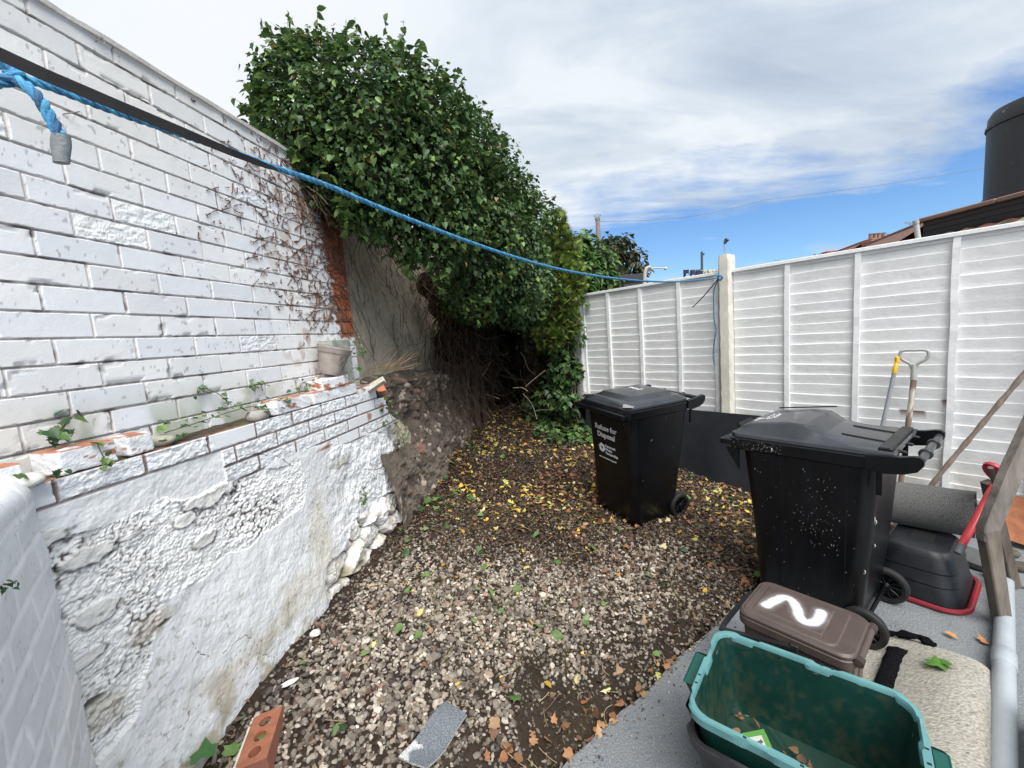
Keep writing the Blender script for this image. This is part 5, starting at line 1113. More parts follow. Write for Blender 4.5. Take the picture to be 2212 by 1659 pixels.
for i, (x, y, s_, cl) in enumerate(((2185, 1195, .09, (.10, .085, .07)), (2150, 1215, .07, (.16, .14, .12)), (2120, 1205, .06, (.12, .10, .085)), (2205, 1225, .11, (.08, .065, .055)), (2135, 1240, .05, (.20, .18, .16)))):
    p = onz(x, y, .02); t = rock('rubble_lump', p, (s_, s_ * .8, s_ * .6), 840 + i, cl, yaw=i); tag(t, ['dark brown earthy lump behind the trestle legs, at their middle', 'mid grey brown lump left of the trestle legs', 'small brown lump between the upturned tub and the trestle', 'largest and darkest lump at the right edge behind the trestle', 'smallest palest rubble lump at the foot of the trestle legs'][i], 'rubble', 'rubble lumps behind the trestle')
p = onz(2112, 1208, .03); b = MB(); b.box(p, (.22, .16, .035), rotz(.5) @ rotx(.1), .004, (.075, .08, .082)); t = b.build('slate', M_terra, None); tag(t, 'grey slate slab lying behind the upturned tub', 'slate')

# ================================================================== brick with holes, fragments on the gravel
HB = thing('perforated_brick', 'orange brick with three holes and one painted side, on the gravel by the wall', 'brick', (0, 0, 0))
_c = onz(555, 1610, .30); zt_ = float(gz(_c[0], _c[1], False)) + .085; ca, cb_ = onz(612, 1548, zt_), onz(548, 1545, zt_); cdn = onz(500, 1668, .24)
cd_ = onz(502, 1668, zt_); yl = cd_ - cb_; yl[2] = 0; yl /= np.linalg.norm(yl); xl = np.array([-yl[1], yl[0], 0]); org = np.array([cb_[0], cb_[1], 0]) + xl * .055 + yl * .1075
bm = bmesh.new(); hw, hl, hh = .051, .1075, .0325; cen = [(0, -.062), (0, 0), (0, .062)]; rings_t = []
def hole_face(z, flip):
    # plate made of three cells, each a square ring round a circle
    fs = []
    for k, (cx, cy) in enumerate(cen):
        y0, y1 = [(-hl, -.031), (-.031, .031), (.031, hl)][k]; per = 24; circ_ = []; sq = []
        for i in range(per):
            a = 2 * math.pi * (i + .5) / per; dx, dy = math.cos(a), math.sin(a); circ_.append((cx + .0205 * dx, cy + .0205 * dy))
            ts_ = [];
            if dx > 1e-9: ts_.append((hw - cx) / dx)
            if dx < -1e-9: ts_.append((-hw - cx) / dx)
            if dy > 1e-9: ts_.append((y1 - cy) / dy)
            if dy < -1e-9: ts_.append((y0 - cy) / dy)
            q = min(ts_); sq.append((cx + q * dx, cy + q * dy))
        fs.append((circ_, sq, cx, cy, y0, y1))
    return fs
b = MB(); org3 = np.array([org[0], org[1], zt_ - hh])
Rb = np.stack([xl, yl, UZ], 1) @ roty(-.10)
for sgn in (1,):
    for circ_, sq, cx, cy, y0, y1 in hole_face(hh, False):
        per = 24; V = [(x, y, hh) for x, y in circ_] + [(x, y, hh) for x, y in sq] + [(x, y, -hh + .004) for x, y in circ_] + [(-hw, y0, hh), (hw, y0, hh), (hw, y1, hh), (-hw, y1, hh)]
        F = [(i, per + i, per + (i + 1) % per, (i + 1) % per) for i in range(per)] + [((i + 1) % per, i, 2 * per + i, 2 * per + (i + 1) % per)[::-1] for i in range(per)] + [tuple(2 * per + i for i in range(per))]
        for k_, corner_ in enumerate(((-hw, y0), (hw, y0), (hw, y1), (-hw, y1))):
            dd = [math.hypot(x - corner_[0], y - corner_[1]) for x, y in sq]; i0 = int(np.argmin(dd)); 
            nb = (i0 + 1) % per if dd[(i0 + 1) % per] < dd[i0 - 1] else (i0 - 1) % per; lo_, hi_ = (i0, nb) if nb == (i0 + 1) % per else (nb, i0); F.append((per + lo_, 3 * per + k_, per + hi_))
        V = np.array(V) @ Rb.T + org3; colr = np.tile(np.array([.33, .13, .075]), (len(V), 1)) * (.7 + .6 * fbm(V[:, 0] * 60 + 99, V[:, 1] * 60 + 9, 861)[:, None]); b.add(V, F, colr)
side_ = [(-hw, -hl), (hw, -hl), (hw, hl), (-hw, hl)]
for i in range(4):
    p, q = side_[i], side_[(i + 1) % 4]; V = np.array([(p[0], p[1], -hh), (q[0], q[1], -hh), (q[0], q[1], hh), (p[0], p[1], hh)]) @ Rb.T + org3; b.add(V, [(0, 1, 2, 3)], (.60, .585, .53) if i == 3 else (.30, .12, .08))
b.add(np.array([(p[0], p[1], -hh) for p in side_]) @ Rb.T + org3, [(3, 2, 1, 0)], (.3, .12, .08)); V, F, c_ = rough_box((.012, .215, .065), .006, .003, 871, (.62, .60, .54), rnd=.003); b.add((V + [-hw - .003, 0, .0]) @ Rb.T + org3, F, c_)
b.build('brick_body', M_rough, HB)
for i, (x, y, s_, cl, lab) in enumerate(((632, 1520, (.075, .030, .012), (.72, .72, .68), 'white painted flake lying on the gravel near the holed brick'), (688, 1418, (.06, .045, .02), (.62, .61, .56), 'hollow white limpet shaped shell piece near the foot of the wall'))):
    p = onz(x, y, .2); p[2] = gz(p[0], p[1]) + .016; t = rock('flake', p, s_, 880 + i, cl, yaw=.6 - i, amp=.4); tag(t, lab, 'flake')
p = onz(842, 1190, .3); p[2] = gz(p[0], p[1]) + .02

# ================================================================== plant pots, broken pieces and twigs on the ledge
M_pot = mat('weathered_pot', attr=True, rough=.7, var=.22, vscale=18, bump=.6, bscale=70)
def pot(name, label, r0, r1, h, loc, rot, col, rim=True, bands=0, soil=True):
    t = thing(name, label, 'plant pot', loc, rot); b = MB(); n = 32; pr = [(r0 * .92, 0), (r0, .004), (r0 + (r1 - r0) * .72, h * .78)]
    if rim: pr += [(r0 + (r1 - r0) * .74 + .004, h * .785), (r1 + .003, h - .004), (r1 + .002, h), (r1 - .006, h)]
    else: pr += [(r1 - .002, h * .97), (r1, h), (r1 - .006, h)]
    pr += [(r1 - .010, h * .8), (r0, h * .3)]
    rings = []
    for i, (r_, z) in enumerate(pr):
        R_ = circ(r_, z, n)
        if bands and 1 <= i <= 2: R_[:, :2] *= (1 + .012 * np.sign(np.sin(np.arange(n) * math.pi / 2)))[:, None]
        rings.append(R_)
    dense = []
    for a, c_ in zip(rings[:-1], rings[1:]):
        for q in np.linspace(0, 1, 5, endpoint=False): dense.append(a * (1 - q) + c_ * q)
    dense.append(rings[-1]); V, F = loft(dense, True, True); f_ = fbm(V[:, 0] * 30 + 70, V[:, 2] * 30 + V[:, 1] * 30 + 70, 891, 4)[:, None]; cc = np.array(col) * (.75 + .5 * f_); cc = np.where(f_ > .70, np.array([.16, .11, .075]), cc)
    b.add(V, F, cc); b.build('pot_body', M_pot, t, True, 40)
    if soil: b = MB(); R_ = circ(r1 - .011, h * .84, 20); R_[:, 2] += rng.normal(0, .004, 20); b.add(np.vstack([R_, [[0, 0, h * .88]]]), [(i, (i + 1) % 20, 20) for i in range(20)], (.06, .045, .035)); b.build('potting_soil', M_soil, t, True)
    return t
c0 = W3(2.235, 1.535, LL + .055); pp = pot('plant_pot', 'grey brown plastic barrel plant pot tilted on the loose brick by the wall', .058, .098, .165, c0, (rad(-8), rad(14), 0), (.33, .285, .25), True, 1)
t = pot('plant_pot', 'small orange terracotta pot tipped in the dark corner under the ivy', .045, .075, .125, tuple(atd(1097, 912, 6.2) + np.array([0, 0, -.02])), (rad(12), rad(-6), 0), (.42, .13, .06))
b = MB(); a = np.linspace(-.9, 1.1, 16); G = np.array([[((.085 - z * .15) * math.cos(q), (.085 - z * .15) * math.sin(q), z) for q in a] for z in np.linspace(0, .13, 8)]); Rr = rotz(.6) @ roty(1.15) @ rotx(.3); c0 = W3(2.54, 1.44, LL + .02)
Gw = G @ Rr.T + c0; b.add(np.vstack([Gw.reshape(-1, 3), ((G * [.93, .93, 1]) @ Rr.T + c0).reshape(-1, 3)]), [tuple(f) for f in np.vstack([grid_faces(8, 16), grid_faces(8, 16)[:, ::-1] + 128])], (.50, .48, .40)); t = b.build('broken_pot', M_pot, None, True); tag(t, 'broken piece of a pale ribbed pot lying at the end of the ledge', 'broken pot')
c0 = W3(2.72, 1.40, LL - .02); b = MB(); a = np.linspace(-.6, .6, 8); G = np.array([[(.07 * math.cos(q), .07 * math.sin(q), z) for q in a] for z in np.linspace(0, .11, 6)]); Rr = rotz(2.2) @ roty(.9); b.add(np.vstack([(G @ Rr.T + c0).reshape(-1, 3), ((G * [.86, .86, 1]) @ Rr.T + c0).reshape(-1, 3)]), [tuple(f) for f in np.vstack([grid_faces(6, 8), grid_faces(6, 8)[:, ::-1] + 48])], (.50, .17, .09)); t = b.build('pot_shard', M_terra, None); tag(t, 'orange terracotta shard sticking up at the end of the white ledge', 'shard')

# ================================================================== rope line and cable ties
M_rope = mat('blue_rope', attr=True, rough=.6, var=.25, vscale=120, bump=.8, bscale=300)
def rope(path, r, name, parent, pitch=None, cols=((.035, .22, .42), (.06, .34, .55), (.03, .17, .34)), fade=None):
    path = np.asarray(path, float); L_ = np.concatenate([[0], np.cumsum(np.linalg.norm(np.diff(path, axis=0), axis=1))]); n = max(20, int(L_[-1] / (r * .55))); s = np.linspace(0, L_[-1], n); P = np.stack([np.interp(s, L_, path[:, i]) for i in range(3)], 1)
    T_, N_, B_ = frames(P); pitch = pitch or r * 6.5; b = MB()
    for k in range(3):
        a = s / pitch * 2 * math.pi + k * 2.0944; q = P + r * .5 * (np.cos(a)[:, None] * N_ + np.sin(a)[:, None] * B_); V, F = tube(q, r * .56, 7); b.add(V, F, cols[k] if fade is None else None)
        if fade is not None: f_ = np.repeat(np.clip(s / L_[-1], 0, 1), 7)[:, None]; b.C[-1] = np.array(cols[k]) * (1 - f_) + f_ * np.array(fade) * (.9 + .1 * k)
    return b.build(name, M_rope, parent, True)
RP = thing('rope_line', 'blue twisted rope line stretched from the near wall across to the concrete post', 'rope', (0, 0, 0))
endA = np.array([0, 0, H]) + ray(8, 160) * .50; endB = F3(1.715, 2.128, LFN - .115)
K2 = onpl(1553, 600, nF, LFN - .14)
def at_line(x, y, q):  # point seen at (x, y) lying over the straight run
    A2, B2 = endA[:2], K2[:2]; r2 = ray(x, y)[:2]; m = np.array([[r2[0], -(B2 - A2)[0]], [r2[1], -(B2 - A2)[1]]]); s = np.linalg.solve(m, A2); return np.array([0, 0, H]) + ray(x, y) * s[0]
cps = [endA] + [at_line(x, y, 0) for x, y in ((60, 172), (135, 198), (230, 234), (330, 269), (430, 303), (520, 335), (600, 364), (700, 398), (800, 440), (900, 480), (1000, 518), (1100, 552), (1200, 580), (1300, 598), (1390, 607), (1470, 608))] + [K2]
line_path = smoothpath(cps, 6); rope(line_path, .0053, 'main_line', RP, fade=(.05, .20, .38))
kn = [endA + np.array(o) for o in ((-.055, .01, .012), (-.03, -.004, .022), (.0, .012, .012), (.012, 0, -.006), (-.006, -.014, -.018), (-.04, .0, -.012), (-.06, .01, .006))]; rope(smoothpath(kn, 8), .0072, 'near_knot', RP, cols=((.05, .33, .60), (.04, .24, .48), (.04, .18, .36)))
hang = [endA + [.0, 0, -.004]] + [np.array([0, 0, H]) + ray(x, y) * .50 for x, y in ((48, 180), (78, 205), (100, 238), (118, 270), (132, 296))]; rope(smoothpath(hang, 6), .0068, 'loose_end', RP, cols=((.05, .30, .58), (.07, .36, .62), (.025, .12, .26)))
e_ = np.array([0, 0, H]) + ray(131, 292) * .50; f_ = np.array([0, 0, H]) + ray(133, 352) * .50; b = MB(); T_ = (f_ - e_) / np.linalg.norm(f_ - e_); rings = []
for q in np.linspace(0, 1, 6):
    a = np.arange(14) * 2 * math.pi / 14; c_ = e_ + (f_ - e_) * q; rings.append(c_ + (np.cos(a) * (.0090 + .0010 * math.sin(q * 5)))[:, None] * np.array([.85, .5, .05]) + (np.sin(a) * .006)[:, None] * np.array([-.5, .85, 0]))
b.loft(rings, True, True, (.17, .185, .20)); b.build('tape_wrap', mat('grey_tape', attr=True, rough=.5, var=.2, vscale=60, bump=.5, bscale=150), RP, True, 50)
# far end
kn = [K2 + o for o in (dF * .02 + UZ * .0, -dF * .01 + UZ * .02 - nF * .01, -dF * .03 - UZ * .005, dF * .0 - UZ * .022 + nF * .01, dF * .02 + UZ * .01)]; rope(smoothpath(kn, 6), .0085, 'far_knot', RP, cols=((.04, .22, .40), (.06, .28, .48), (.03, .15, .30)))
P_ = smoothpath([K2, (K2 + endB) / 2 + UZ * .004, endB + nF * .03], 6); rope(P_, .0075, 'post_tail', RP, cols=((.05, .28, .50), (.07, .36, .60), (.03, .2, .36)))
P_ = smoothpath([K2 - UZ * .01] + [onpl(x, y, nF, LFN - .13) for x, y in ((1543, 625), (1542, 655), (1543, 690), (1547, 715), (1542, 745), (1541, 768), (1543, 788))], 6); rope(P_, .0060, 'hanging_tail', RP, cols=((.035, .16, .30), (.05, .22, .38), (.02, .10, .2)))
M_tie = mat('black_tie', (.010, .010, .012), rough=.75, var=.2, spec=.2)
def strap(name, pts, wds, th, upv, label):
    P = np.asarray(pts, float); b = MB(); T_, _, _ = frames(P); rings = []
    for p, t_, w_ in zip(P, T_, wds): s_ = np.cross(t_, upv); s_ /= np.linalg.norm(s_); u_ = np.cross(s_, t_); rings.append(np.array([p + u_ * w_ / 2 + s_ * th / 2, p + u_ * w_ / 2 - s_ * th / 2, p - u_ * w_ / 2 - s_ * th / 2, p - u_ * w_ / 2 + s_ * th / 2]))
    b.loft(rings); o = b.build(name, M_tie, None); return tag(o, label, 'cable tie')
pa = np.array([0, 0, H]) + ray(-60, 95) * .44; pts = [pa] + [np.array([0, 0, H]) + ray(x, y) * k for x, y, k in ((0, 117, .455), (100, 163, .47), (250, 226, .50), (400, 287, .54), (500, 329, .575), (575, 358, .61), (600, 367, .62))]; wds = [.0145, .0145, .0142, .0135, .0118, .0100, .0080, .0030]
strap('cable_tie', pts, wds, .0016, UZ, 'long black cable tie end pointing along the near end of the blue rope')
strap('cable_tie', [onpl(1552, 602, nF, LFN - .15), onpl(1520, 640, nF, LFN - .17), onpl(1496, 664, nF, LFN - .18)], [.010, .010, .008], .002, UZ, 'short black cable tie end sticking out of the far rope knot by the post')
# two dead leaves and ivy on the slab
for x, y, s_, cl, k, lab in ((2057, 1374, .050, (.50, .24, .08), 'ragged', 'left of the two orange dead leaves on the bare concrete by the trestle'), (2122, 1383, .055, (.46, .21, .08), 'ragged', 'right of the two orange dead leaves on the bare concrete by the trestle')):
    p = onz(x, y, .012); A1 = litter('dead_leaf', np.array([p[0]]), np.array([p[1]]), np.array([s_]), np.array([cl]), (k,), .008, .12, zf=np.array([.006])); t = mesh('dead_leaf', *A1[:2], M_dry, None, True, A1[2]); tag(t, lab, 'leaf')
p = onz(2022, 1432, .12); A1 = litter('l', np.array([p[0], p[0] + .03]), np.array([p[1], p[1] - .015]), np.array([.075, .06]), np.array([(.09, .22, .04)] * 2), ('ivy',), .006, .2, zf=np.array([.11, .115])); t = mesh('ivy_sprig', *A1[:2], M_leaf, None, True, A1[2]); tag(t, 'fresh green ivy sprig lying on the pale carpet backing', 'leaf')
p = onz(445, 1640, .3); A1 = litter('l', np.array([p[0]]), np.array([p[1]]), np.array([.085]), np.array([(.06, .16, .05)]), ('ivy',), .03, .3, zf=np.array([p[2]])); t = mesh('ivy_leaf', *A1[:2], M_leaf, None, True, A1[2]); tag(t, 'large dark green ivy leaf at the foot of the wall beside the holed brick', 'leaf')

# ================================================================== foliage
M_stem = mat('bark_and_stem', attr=True, rough=.9, var=.3, vscale=30, spec=.15)
def fib(n):
    i = np.arange(n) + .5; ph = np.arccos(1 - 2 * i / n); th = math.pi * (1 + 5 ** .5) * i
    return np.stack([np.cos(th) * np.sin(ph), np.sin(th) * np.sin(ph), np.cos(ph)], 1)
def blob_leaves(blobs, dens, size, pal, kinds, layers=((1.0, 1.), (.88, .6)), droop=.6, jitter=.10, rough_=.16, seed=1, face=None, spread=.5, palw=None):
    """leaves over the union of lumpy ellipsoids; blobs: (centre, radii)"""
    P, Nn, Sh = [], [], []
    for bi, (c, r) in enumerate(blobs):
        r = np.array(r) * np.ones(3)
        for lr, ld in layers:
            area = 4 * math.pi * (np.prod(r) ** (2 / 3)) * lr * lr; n = int(area * dens * ld)
            d = fib(n) + rng.normal(0, .25, (n, 3)); d /= np.linalg.norm(d, axis=1, keepdims=True)
            q = d * 2.2 + bi * 3.7 + 40; lump = 1 + rough_ * 2 * (fbm(q[:, 0] + q[:, 2] * .7, q[:, 1] + q[:, 2] * .4, seed, 3) - .5)
            p = c + d * r * lr * lump[:, None] + rng.normal(0, 1, (n, 3)) * jitter * r * .5
            P.append(p); Nn.append(d / r); Sh.append(np.full(n, lr))
    P = np.vstack(P); Nn = np.vstack(Nn); Nn /= np.linalg.norm(Nn, axis=1, keepdims=True); Sh = np.concatenate(Sh)
    inside = np.zeros(len(P), bool)
    for c, r in blobs:
        r = np.array(r) * np.ones(3); inside |= (np.sum(((P - c) / (r * .72)) ** 2, 1) < 1)
    P, Nn = P[~inside], Nn[~inside]
    if face is not None: k = face(P, Nn); P, Nn = P[k], Nn[k]
    return leaves_at(P, Nn, size, pal, kinds, droop, spread, palw)
def leaves_at(P, Nn, size, pal, kinds, droop=.6, spread=.5, palw=None):
    n = len(P); up = Nn * .55 + np.array([0, 0, .75]) + rng.normal(0, spread, (n, 3)); tip = Nn * .7 + np.array([0, 0, -droop]) + rng.normal(0, .45, (n, 3)); R = basis(up, tip)
    s = rng.uniform(size[0], size[1], n); pal = np.array(pal); cl = pal[rng.choice(len(pal), n, p=palw)] * rng.uniform(.7, 1.25, (n, 1)); Vs, Fs, Cs, o = [], [], [], 0; wh = rng.integers(0, len(kinds), n)
    for q, k in enumerate(kinds):
        m = wh == q
        if not m.any(): continue
        tV, tF = LT[k]; v, f, c_ = scatter(tV, tF, P[m], R[m], s[m], cl[m]); Vs.append(v); Fs.append(f + o); Cs.append(c_); o += len(v)
    return np.vstack(Vs), np.vstack(Fs), np.vstack(Cs)
def pxblob(x, y, depth, rpx, ky=1.0, kd=1.0):
    c = atd(x, y, depth); r = rpx / FPX * depth; return (c, (r, r * kd, r * ky))
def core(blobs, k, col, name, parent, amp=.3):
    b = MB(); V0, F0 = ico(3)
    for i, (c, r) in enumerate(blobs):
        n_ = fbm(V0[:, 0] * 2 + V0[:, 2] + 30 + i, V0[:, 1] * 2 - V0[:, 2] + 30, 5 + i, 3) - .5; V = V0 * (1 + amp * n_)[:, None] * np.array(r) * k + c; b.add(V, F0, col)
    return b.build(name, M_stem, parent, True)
IVYP = [(.055, .115, .038), (.085, .155, .048), (.038, .082, .034), (.125, .205, .058), (.18, .27, .08)]
IVYB = IVYP + [(.30, .20, .07)]
ivy = thing('ivy', 'huge dark green ivy mass spilling over the wall end and overhanging the dark corner', 'ivy', (0, 0, 0))
IB = [pxblob(*q) for q in ((624, 190, 2.75, 54), (608, 265, 2.65, 44), (655, 215, 2.8, 78), (700, 168, 2.9, 66), (775, 190, 3.0, 74), (850, 200, 3.1, 66), (700, 290, 2.75, 92), (795, 290, 2.85, 110), (890, 270, 3.1, 96), (665, 375, 2.7, 42), (735, 385, 2.75, 72), (820, 410, 2.85, 92), (915, 390, 3.1, 104), (985, 350, 3.5, 84), (960, 480, 3.2, 84),
      (1040, 390, 3.9, 72), (1035, 480, 3.7, 84), (1100, 440, 4.4, 58), (1100, 520, 4.3, 74), (1030, 570, 3.7, 74), (1100, 600, 4.2, 66), (1040, 640, 4.2, 50), (1120, 655, 4.6, 44), (1000, 640, 4.3, 44), (1160, 620, 4.9, 36), (890, 510, 3.0, 46), (1150, 470, 5.0, 42), (1135, 560, 4.8, 40), (950, 260, 3.4, 58), (1010, 300, 3.7, 46))]
vis = lambda P, Nn: ((np.array([0, 0, H]) - P) * Nn).sum(1) > -.35 * np.linalg.norm(P, axis=1)
A1 = blob_leaves(IB, 1000, (.020, .052), IVYB, ('ivy', 'heart', 'oval', 'heart'), layers=((1.10, .45), (1.0, .8), (.88, .8), (.72, .5)), droop=.95, jitter=.16, rough_=.42, seed=21, face=vis, palw=[.30, .27, .19, .15, .07, .02])
mesh('foliage', *A1[:2], M_leaf, ivy, True, A1[2])
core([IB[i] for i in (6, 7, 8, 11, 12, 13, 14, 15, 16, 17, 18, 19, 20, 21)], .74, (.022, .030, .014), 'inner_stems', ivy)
# upright shoots along the top and the right silhouette
SP, SN = [], []; b = MB()
def shoot(base, dirv, L_, nl, curve=.25, rr=.0022):
    t_ = np.linspace(0, 1, 8); side = rng.normal(0, 1, 3); side[2] *= .2; P = base + dirv * L_ * t_[:, None] + side * L_ * curve * .4 * (t_ ** 2)[:, None]; b.tube(P, np.linspace(rr, rr * .5, 8), 4, (.10, .075, .045), False)
    for k in range(nl):
        q = .12 + .88 * (k + rng.uniform(0, .4)) / nl; p = base + dirv * L_ * q + side * L_ * curve * .4 * q * q; a = k * 2.4 + rng.uniform(-.4, .4); SP.append(p); SN.append((math.cos(a), math.sin(a), .25))
for x, y, dep, ln in [(q[0], q[1], q[2], q[3]) for q in ((560, 110, 2.75, .24), (548, 140, 2.7, .20), (580, 85, 2.8, .16), (600, 100, 2.8, .30), (545, 190, 2.65, .14), (542, 240, 2.6, .13), (625, 95, 2.85, .22), (645, 90, 2.85, .26), (668, 85, 2.9, .26), (690, 85, 2.9, .22), (712, 90, 2.9, .18), (735, 92, 2.95, .20), (765, 100, 3.0, .16), (790, 105, 3.0, .14), (820, 112, 3.1, .16), (845, 108, 3.1, .24), (866, 108, 3.1, .26), (885, 118, 3.15, .22), (905, 135, 3.2, .16), (930, 180, 3.3, .14), (955, 205, 3.4, .12), (985, 245, 3.6, .14), (1010, 268, 3.7, .13), (1040, 310, 3.9, .14), (1075, 340, 4.1, .14), (1095, 370, 4.4, .14), (1125, 395, 4.8, .14), (1150, 425, 5.0, .16), (1165, 450, 5.1, .14), (750, 88, 2.95, .12), (660, 120, 2.85, .2), (575, 140, 2.7, .18))]:
    x = x + (22 if x < 620 else 0); base = atd(x, y + 44, dep); dv = np.array([rng.normal(0, .22) + (-.35 if x < 560 else 0), rng.normal(0, .2), 1.0]); shoot(base, dv / np.linalg.norm(dv), ln * 1.35, max(5, int(ln / .022)))
for i in range(150):
    c, r = IB[rng.integers(0, len(IB))]; d = rng.normal(0, 1, 3); d[1] = -abs(d[1]); d[2] += .2; d /= np.linalg.norm(d); dv = d * .7 + np.array([0, 0, rng.uniform(-.9, .7)]); shoot(c + d * np.array(r) * .96, dv / np.linalg.norm(dv), rng.uniform(.07, .16), 5)
for x, y, dep in ((770, 240, 2.62), (790, 270, 2.62), (738, 430, 2.55), (870, 545, 2.95), (1010, 640, 3.5), (1060, 650, 3.8), (1120, 650, 4.3), (950, 575, 3.1)):
    for k in range(3): base = atd(x + rng.uniform(-14, 14), y + rng.uniform(-10, 10), dep); shoot(base, np.array([rng.normal(0, .12), -.1, -1.0]), rng.uniform(.12, .22), 7)
A1 = leaves_at(np.array(SP), np.array(SN, float), (.040, .078), [(.10, .18, .05), (.14, .22, .06), (.06, .12, .035)], ('ivy', 'heart', 'oval'), .35, .35); mesh('shoot_leaves', *A1[:2], M_leaf, ivy, True, A1[2]); b.build('shoot_stems', M_stem, ivy, True)
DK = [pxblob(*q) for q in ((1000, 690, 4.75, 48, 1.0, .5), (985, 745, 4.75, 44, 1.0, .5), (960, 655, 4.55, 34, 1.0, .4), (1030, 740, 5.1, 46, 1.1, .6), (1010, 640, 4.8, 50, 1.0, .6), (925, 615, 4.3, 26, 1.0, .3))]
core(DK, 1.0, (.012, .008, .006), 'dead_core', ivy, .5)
CN = [(np.array([-.05, 5.7, 2.45]), (.55, .7, .30)), (np.array([-.2, 5.0, 2.5]), (.5, .6, .30)), (np.array([.10, 6.4, 2.2]), (.5, .4, .4))]  # unseen blobs added overhead, behind the front ivy, to shade the hollow
core(CN, 1.0, (.010, .012, .007), 'hidden_shade_canopy', ivy)
SURF = []
for c, r in DK[:6]:
    for _ in range(90):
        d = rng.normal(0, 1, 3); d[1] = -abs(d[1]); d /= np.linalg.norm(d); SURF.append(c + d * np.array(r) * rng.uniform(.95, 1.12))
# brown cut and hanging stems below the ivy, in front of the render
b = MB()
def wander(p0, dv, L_, n, r0, r1, wig, col, grav=0.):
    P = [np.array(p0, float)]; d = np.array(dv, float); d /= np.linalg.norm(d)
    for _ in range(n): d = d + rng.normal(0, wig, 3) + np.array([0, 0, grav]); d /= np.linalg.norm(d); P.append(P[-1] + d * L_ / n)
    b.tube(np.array(P), np.linspace(r0, r1, n + 1), 4, np.array(col) * rng.uniform(.6, 1.2), False)
BRN = (.075, .048, .034); TAN = (.26, .19, .12)
for i in range(420):       # edge of the overhang: short cut stems sticking out and down
    q = rng.uniform(0, 1); x = np.interp(q, [0, .25, .5, .75, 1], [650, 745, 840, 930, 985]); y = np.interp(q, [0, .25, .5, .75, 1], [415, 470, 540, 610, 665]); u, z = wuz(x + rng.normal(0, 16), y + rng.normal(0, 16), 1.6)
    wander(W3(u, z + .02, 1.62 - rng.uniform(.0, .16)), -nW * rng.uniform(0, .8) + np.array([0, 0, -1.0]) + dW * rng.uniform(-.4, .9), rng.uniform(.05, .20), 4, .0028, .0016, .16, TAN if rng.uniform() < .35 else BRN)
for i in range(420):       # tangle over the bank and in the recess
    u = rng.uniform(4.0, 6.2); z0 = rng.uniform(1.2, 2.3) - .10 * (u - 3.4); wander(W3(u, z0, 1.50 - rng.uniform(-.12, .22)), np.array([rng.normal(0, .3), rng.normal(0, .3), -1]), rng.uniform(.4, 1.3), 9, .0028, .0016, .24, BRN if rng.uniform() < .8 else (.12, .095, .065), -.05)
for p_ in SURF: wander(p_, np.array([rng.normal(0, .5), rng.normal(-.1, .3), -1]), rng.uniform(.10, .40), 7, .0030, .0015, .30, BRN if rng.uniform() < .7 else (.14, .10, .07))
for i in range(260):       # fine roots over the bank face
    u = rng.uniform(2.85, 5.3); z0 = rng.uniform(.5, 1.4); wander(W3(u, z0, 1.50 - rng.uniform(.0, .10)), dW * rng.normal(0, 1) + np.array([0, 0, -.8]), rng.uniform(.12, .4), 7, .0018, .0010, .4, (.17, .13, .095) if rng.uniform() < .4 else BRN)
for i in range(70):       # stems streaking down the cement render
    u = rng.uniform(2.76, 4.2); z0 = rng.uniform(1.7, 2.55); wander(W3(u, z0, 1.672), dW * rng.uniform(-.2, .7) + np.array([0, 0, -1]), rng.uniform(.2, .7), 8, .0022, .0012, .10, (.14, .11, .08))
for i in range(60):
    p = atd(rng.uniform(1050, 1235), rng.uniform(740, 900), rng.uniform(5.0, 6.3)); wander(p, rng.normal(0, 1, 3) * [1, .4, 1], rng.uniform(.3, .9), 8, .0045, .002, .18, (.06, .045, .032) if rng.uniform() < .85 else (.16, .13, .09))
for x0, y0, x1, y1, dep in ((1003, 848, 1080, 862, 5.3), (1130, 850, 1160, 905, 5.2), (1040, 815, 1060, 780, 5.2), (1135, 835, 1178, 800, 5.2), (1108, 838, 1140, 845, 5.1), (1045, 870, 1075, 930, 5.4)): b.tube(smoothpath([atd(x0, y0, dep), atd((x0 + x1) / 2 + 4, (y0 + y1) / 2 - 4, dep), atd(x1, y1, dep)], 4), .0042, 5, (.42, .36, .27))
b.build('brown_stems', M_stem, ivy, True)
b = MB()
for i in range(34): p = W3(rng.uniform(2.75, 3.05), 1.50 + rng.uniform(-.02, .03), LL + rng.uniform(-.06, .12)); wander(p, np.array([.55, .35, rng.uniform(-.05, .75)]), rng.uniform(.10, .24), 4, .0026, .0018, .10, TAN if i % 2 else (.26, .19, .12))
t = b.build('cut_twigs', M_stem, None, True); tag(t, 'bundle of pale cut twigs lying on top of the earth bank by the broken pot', 'twigs')
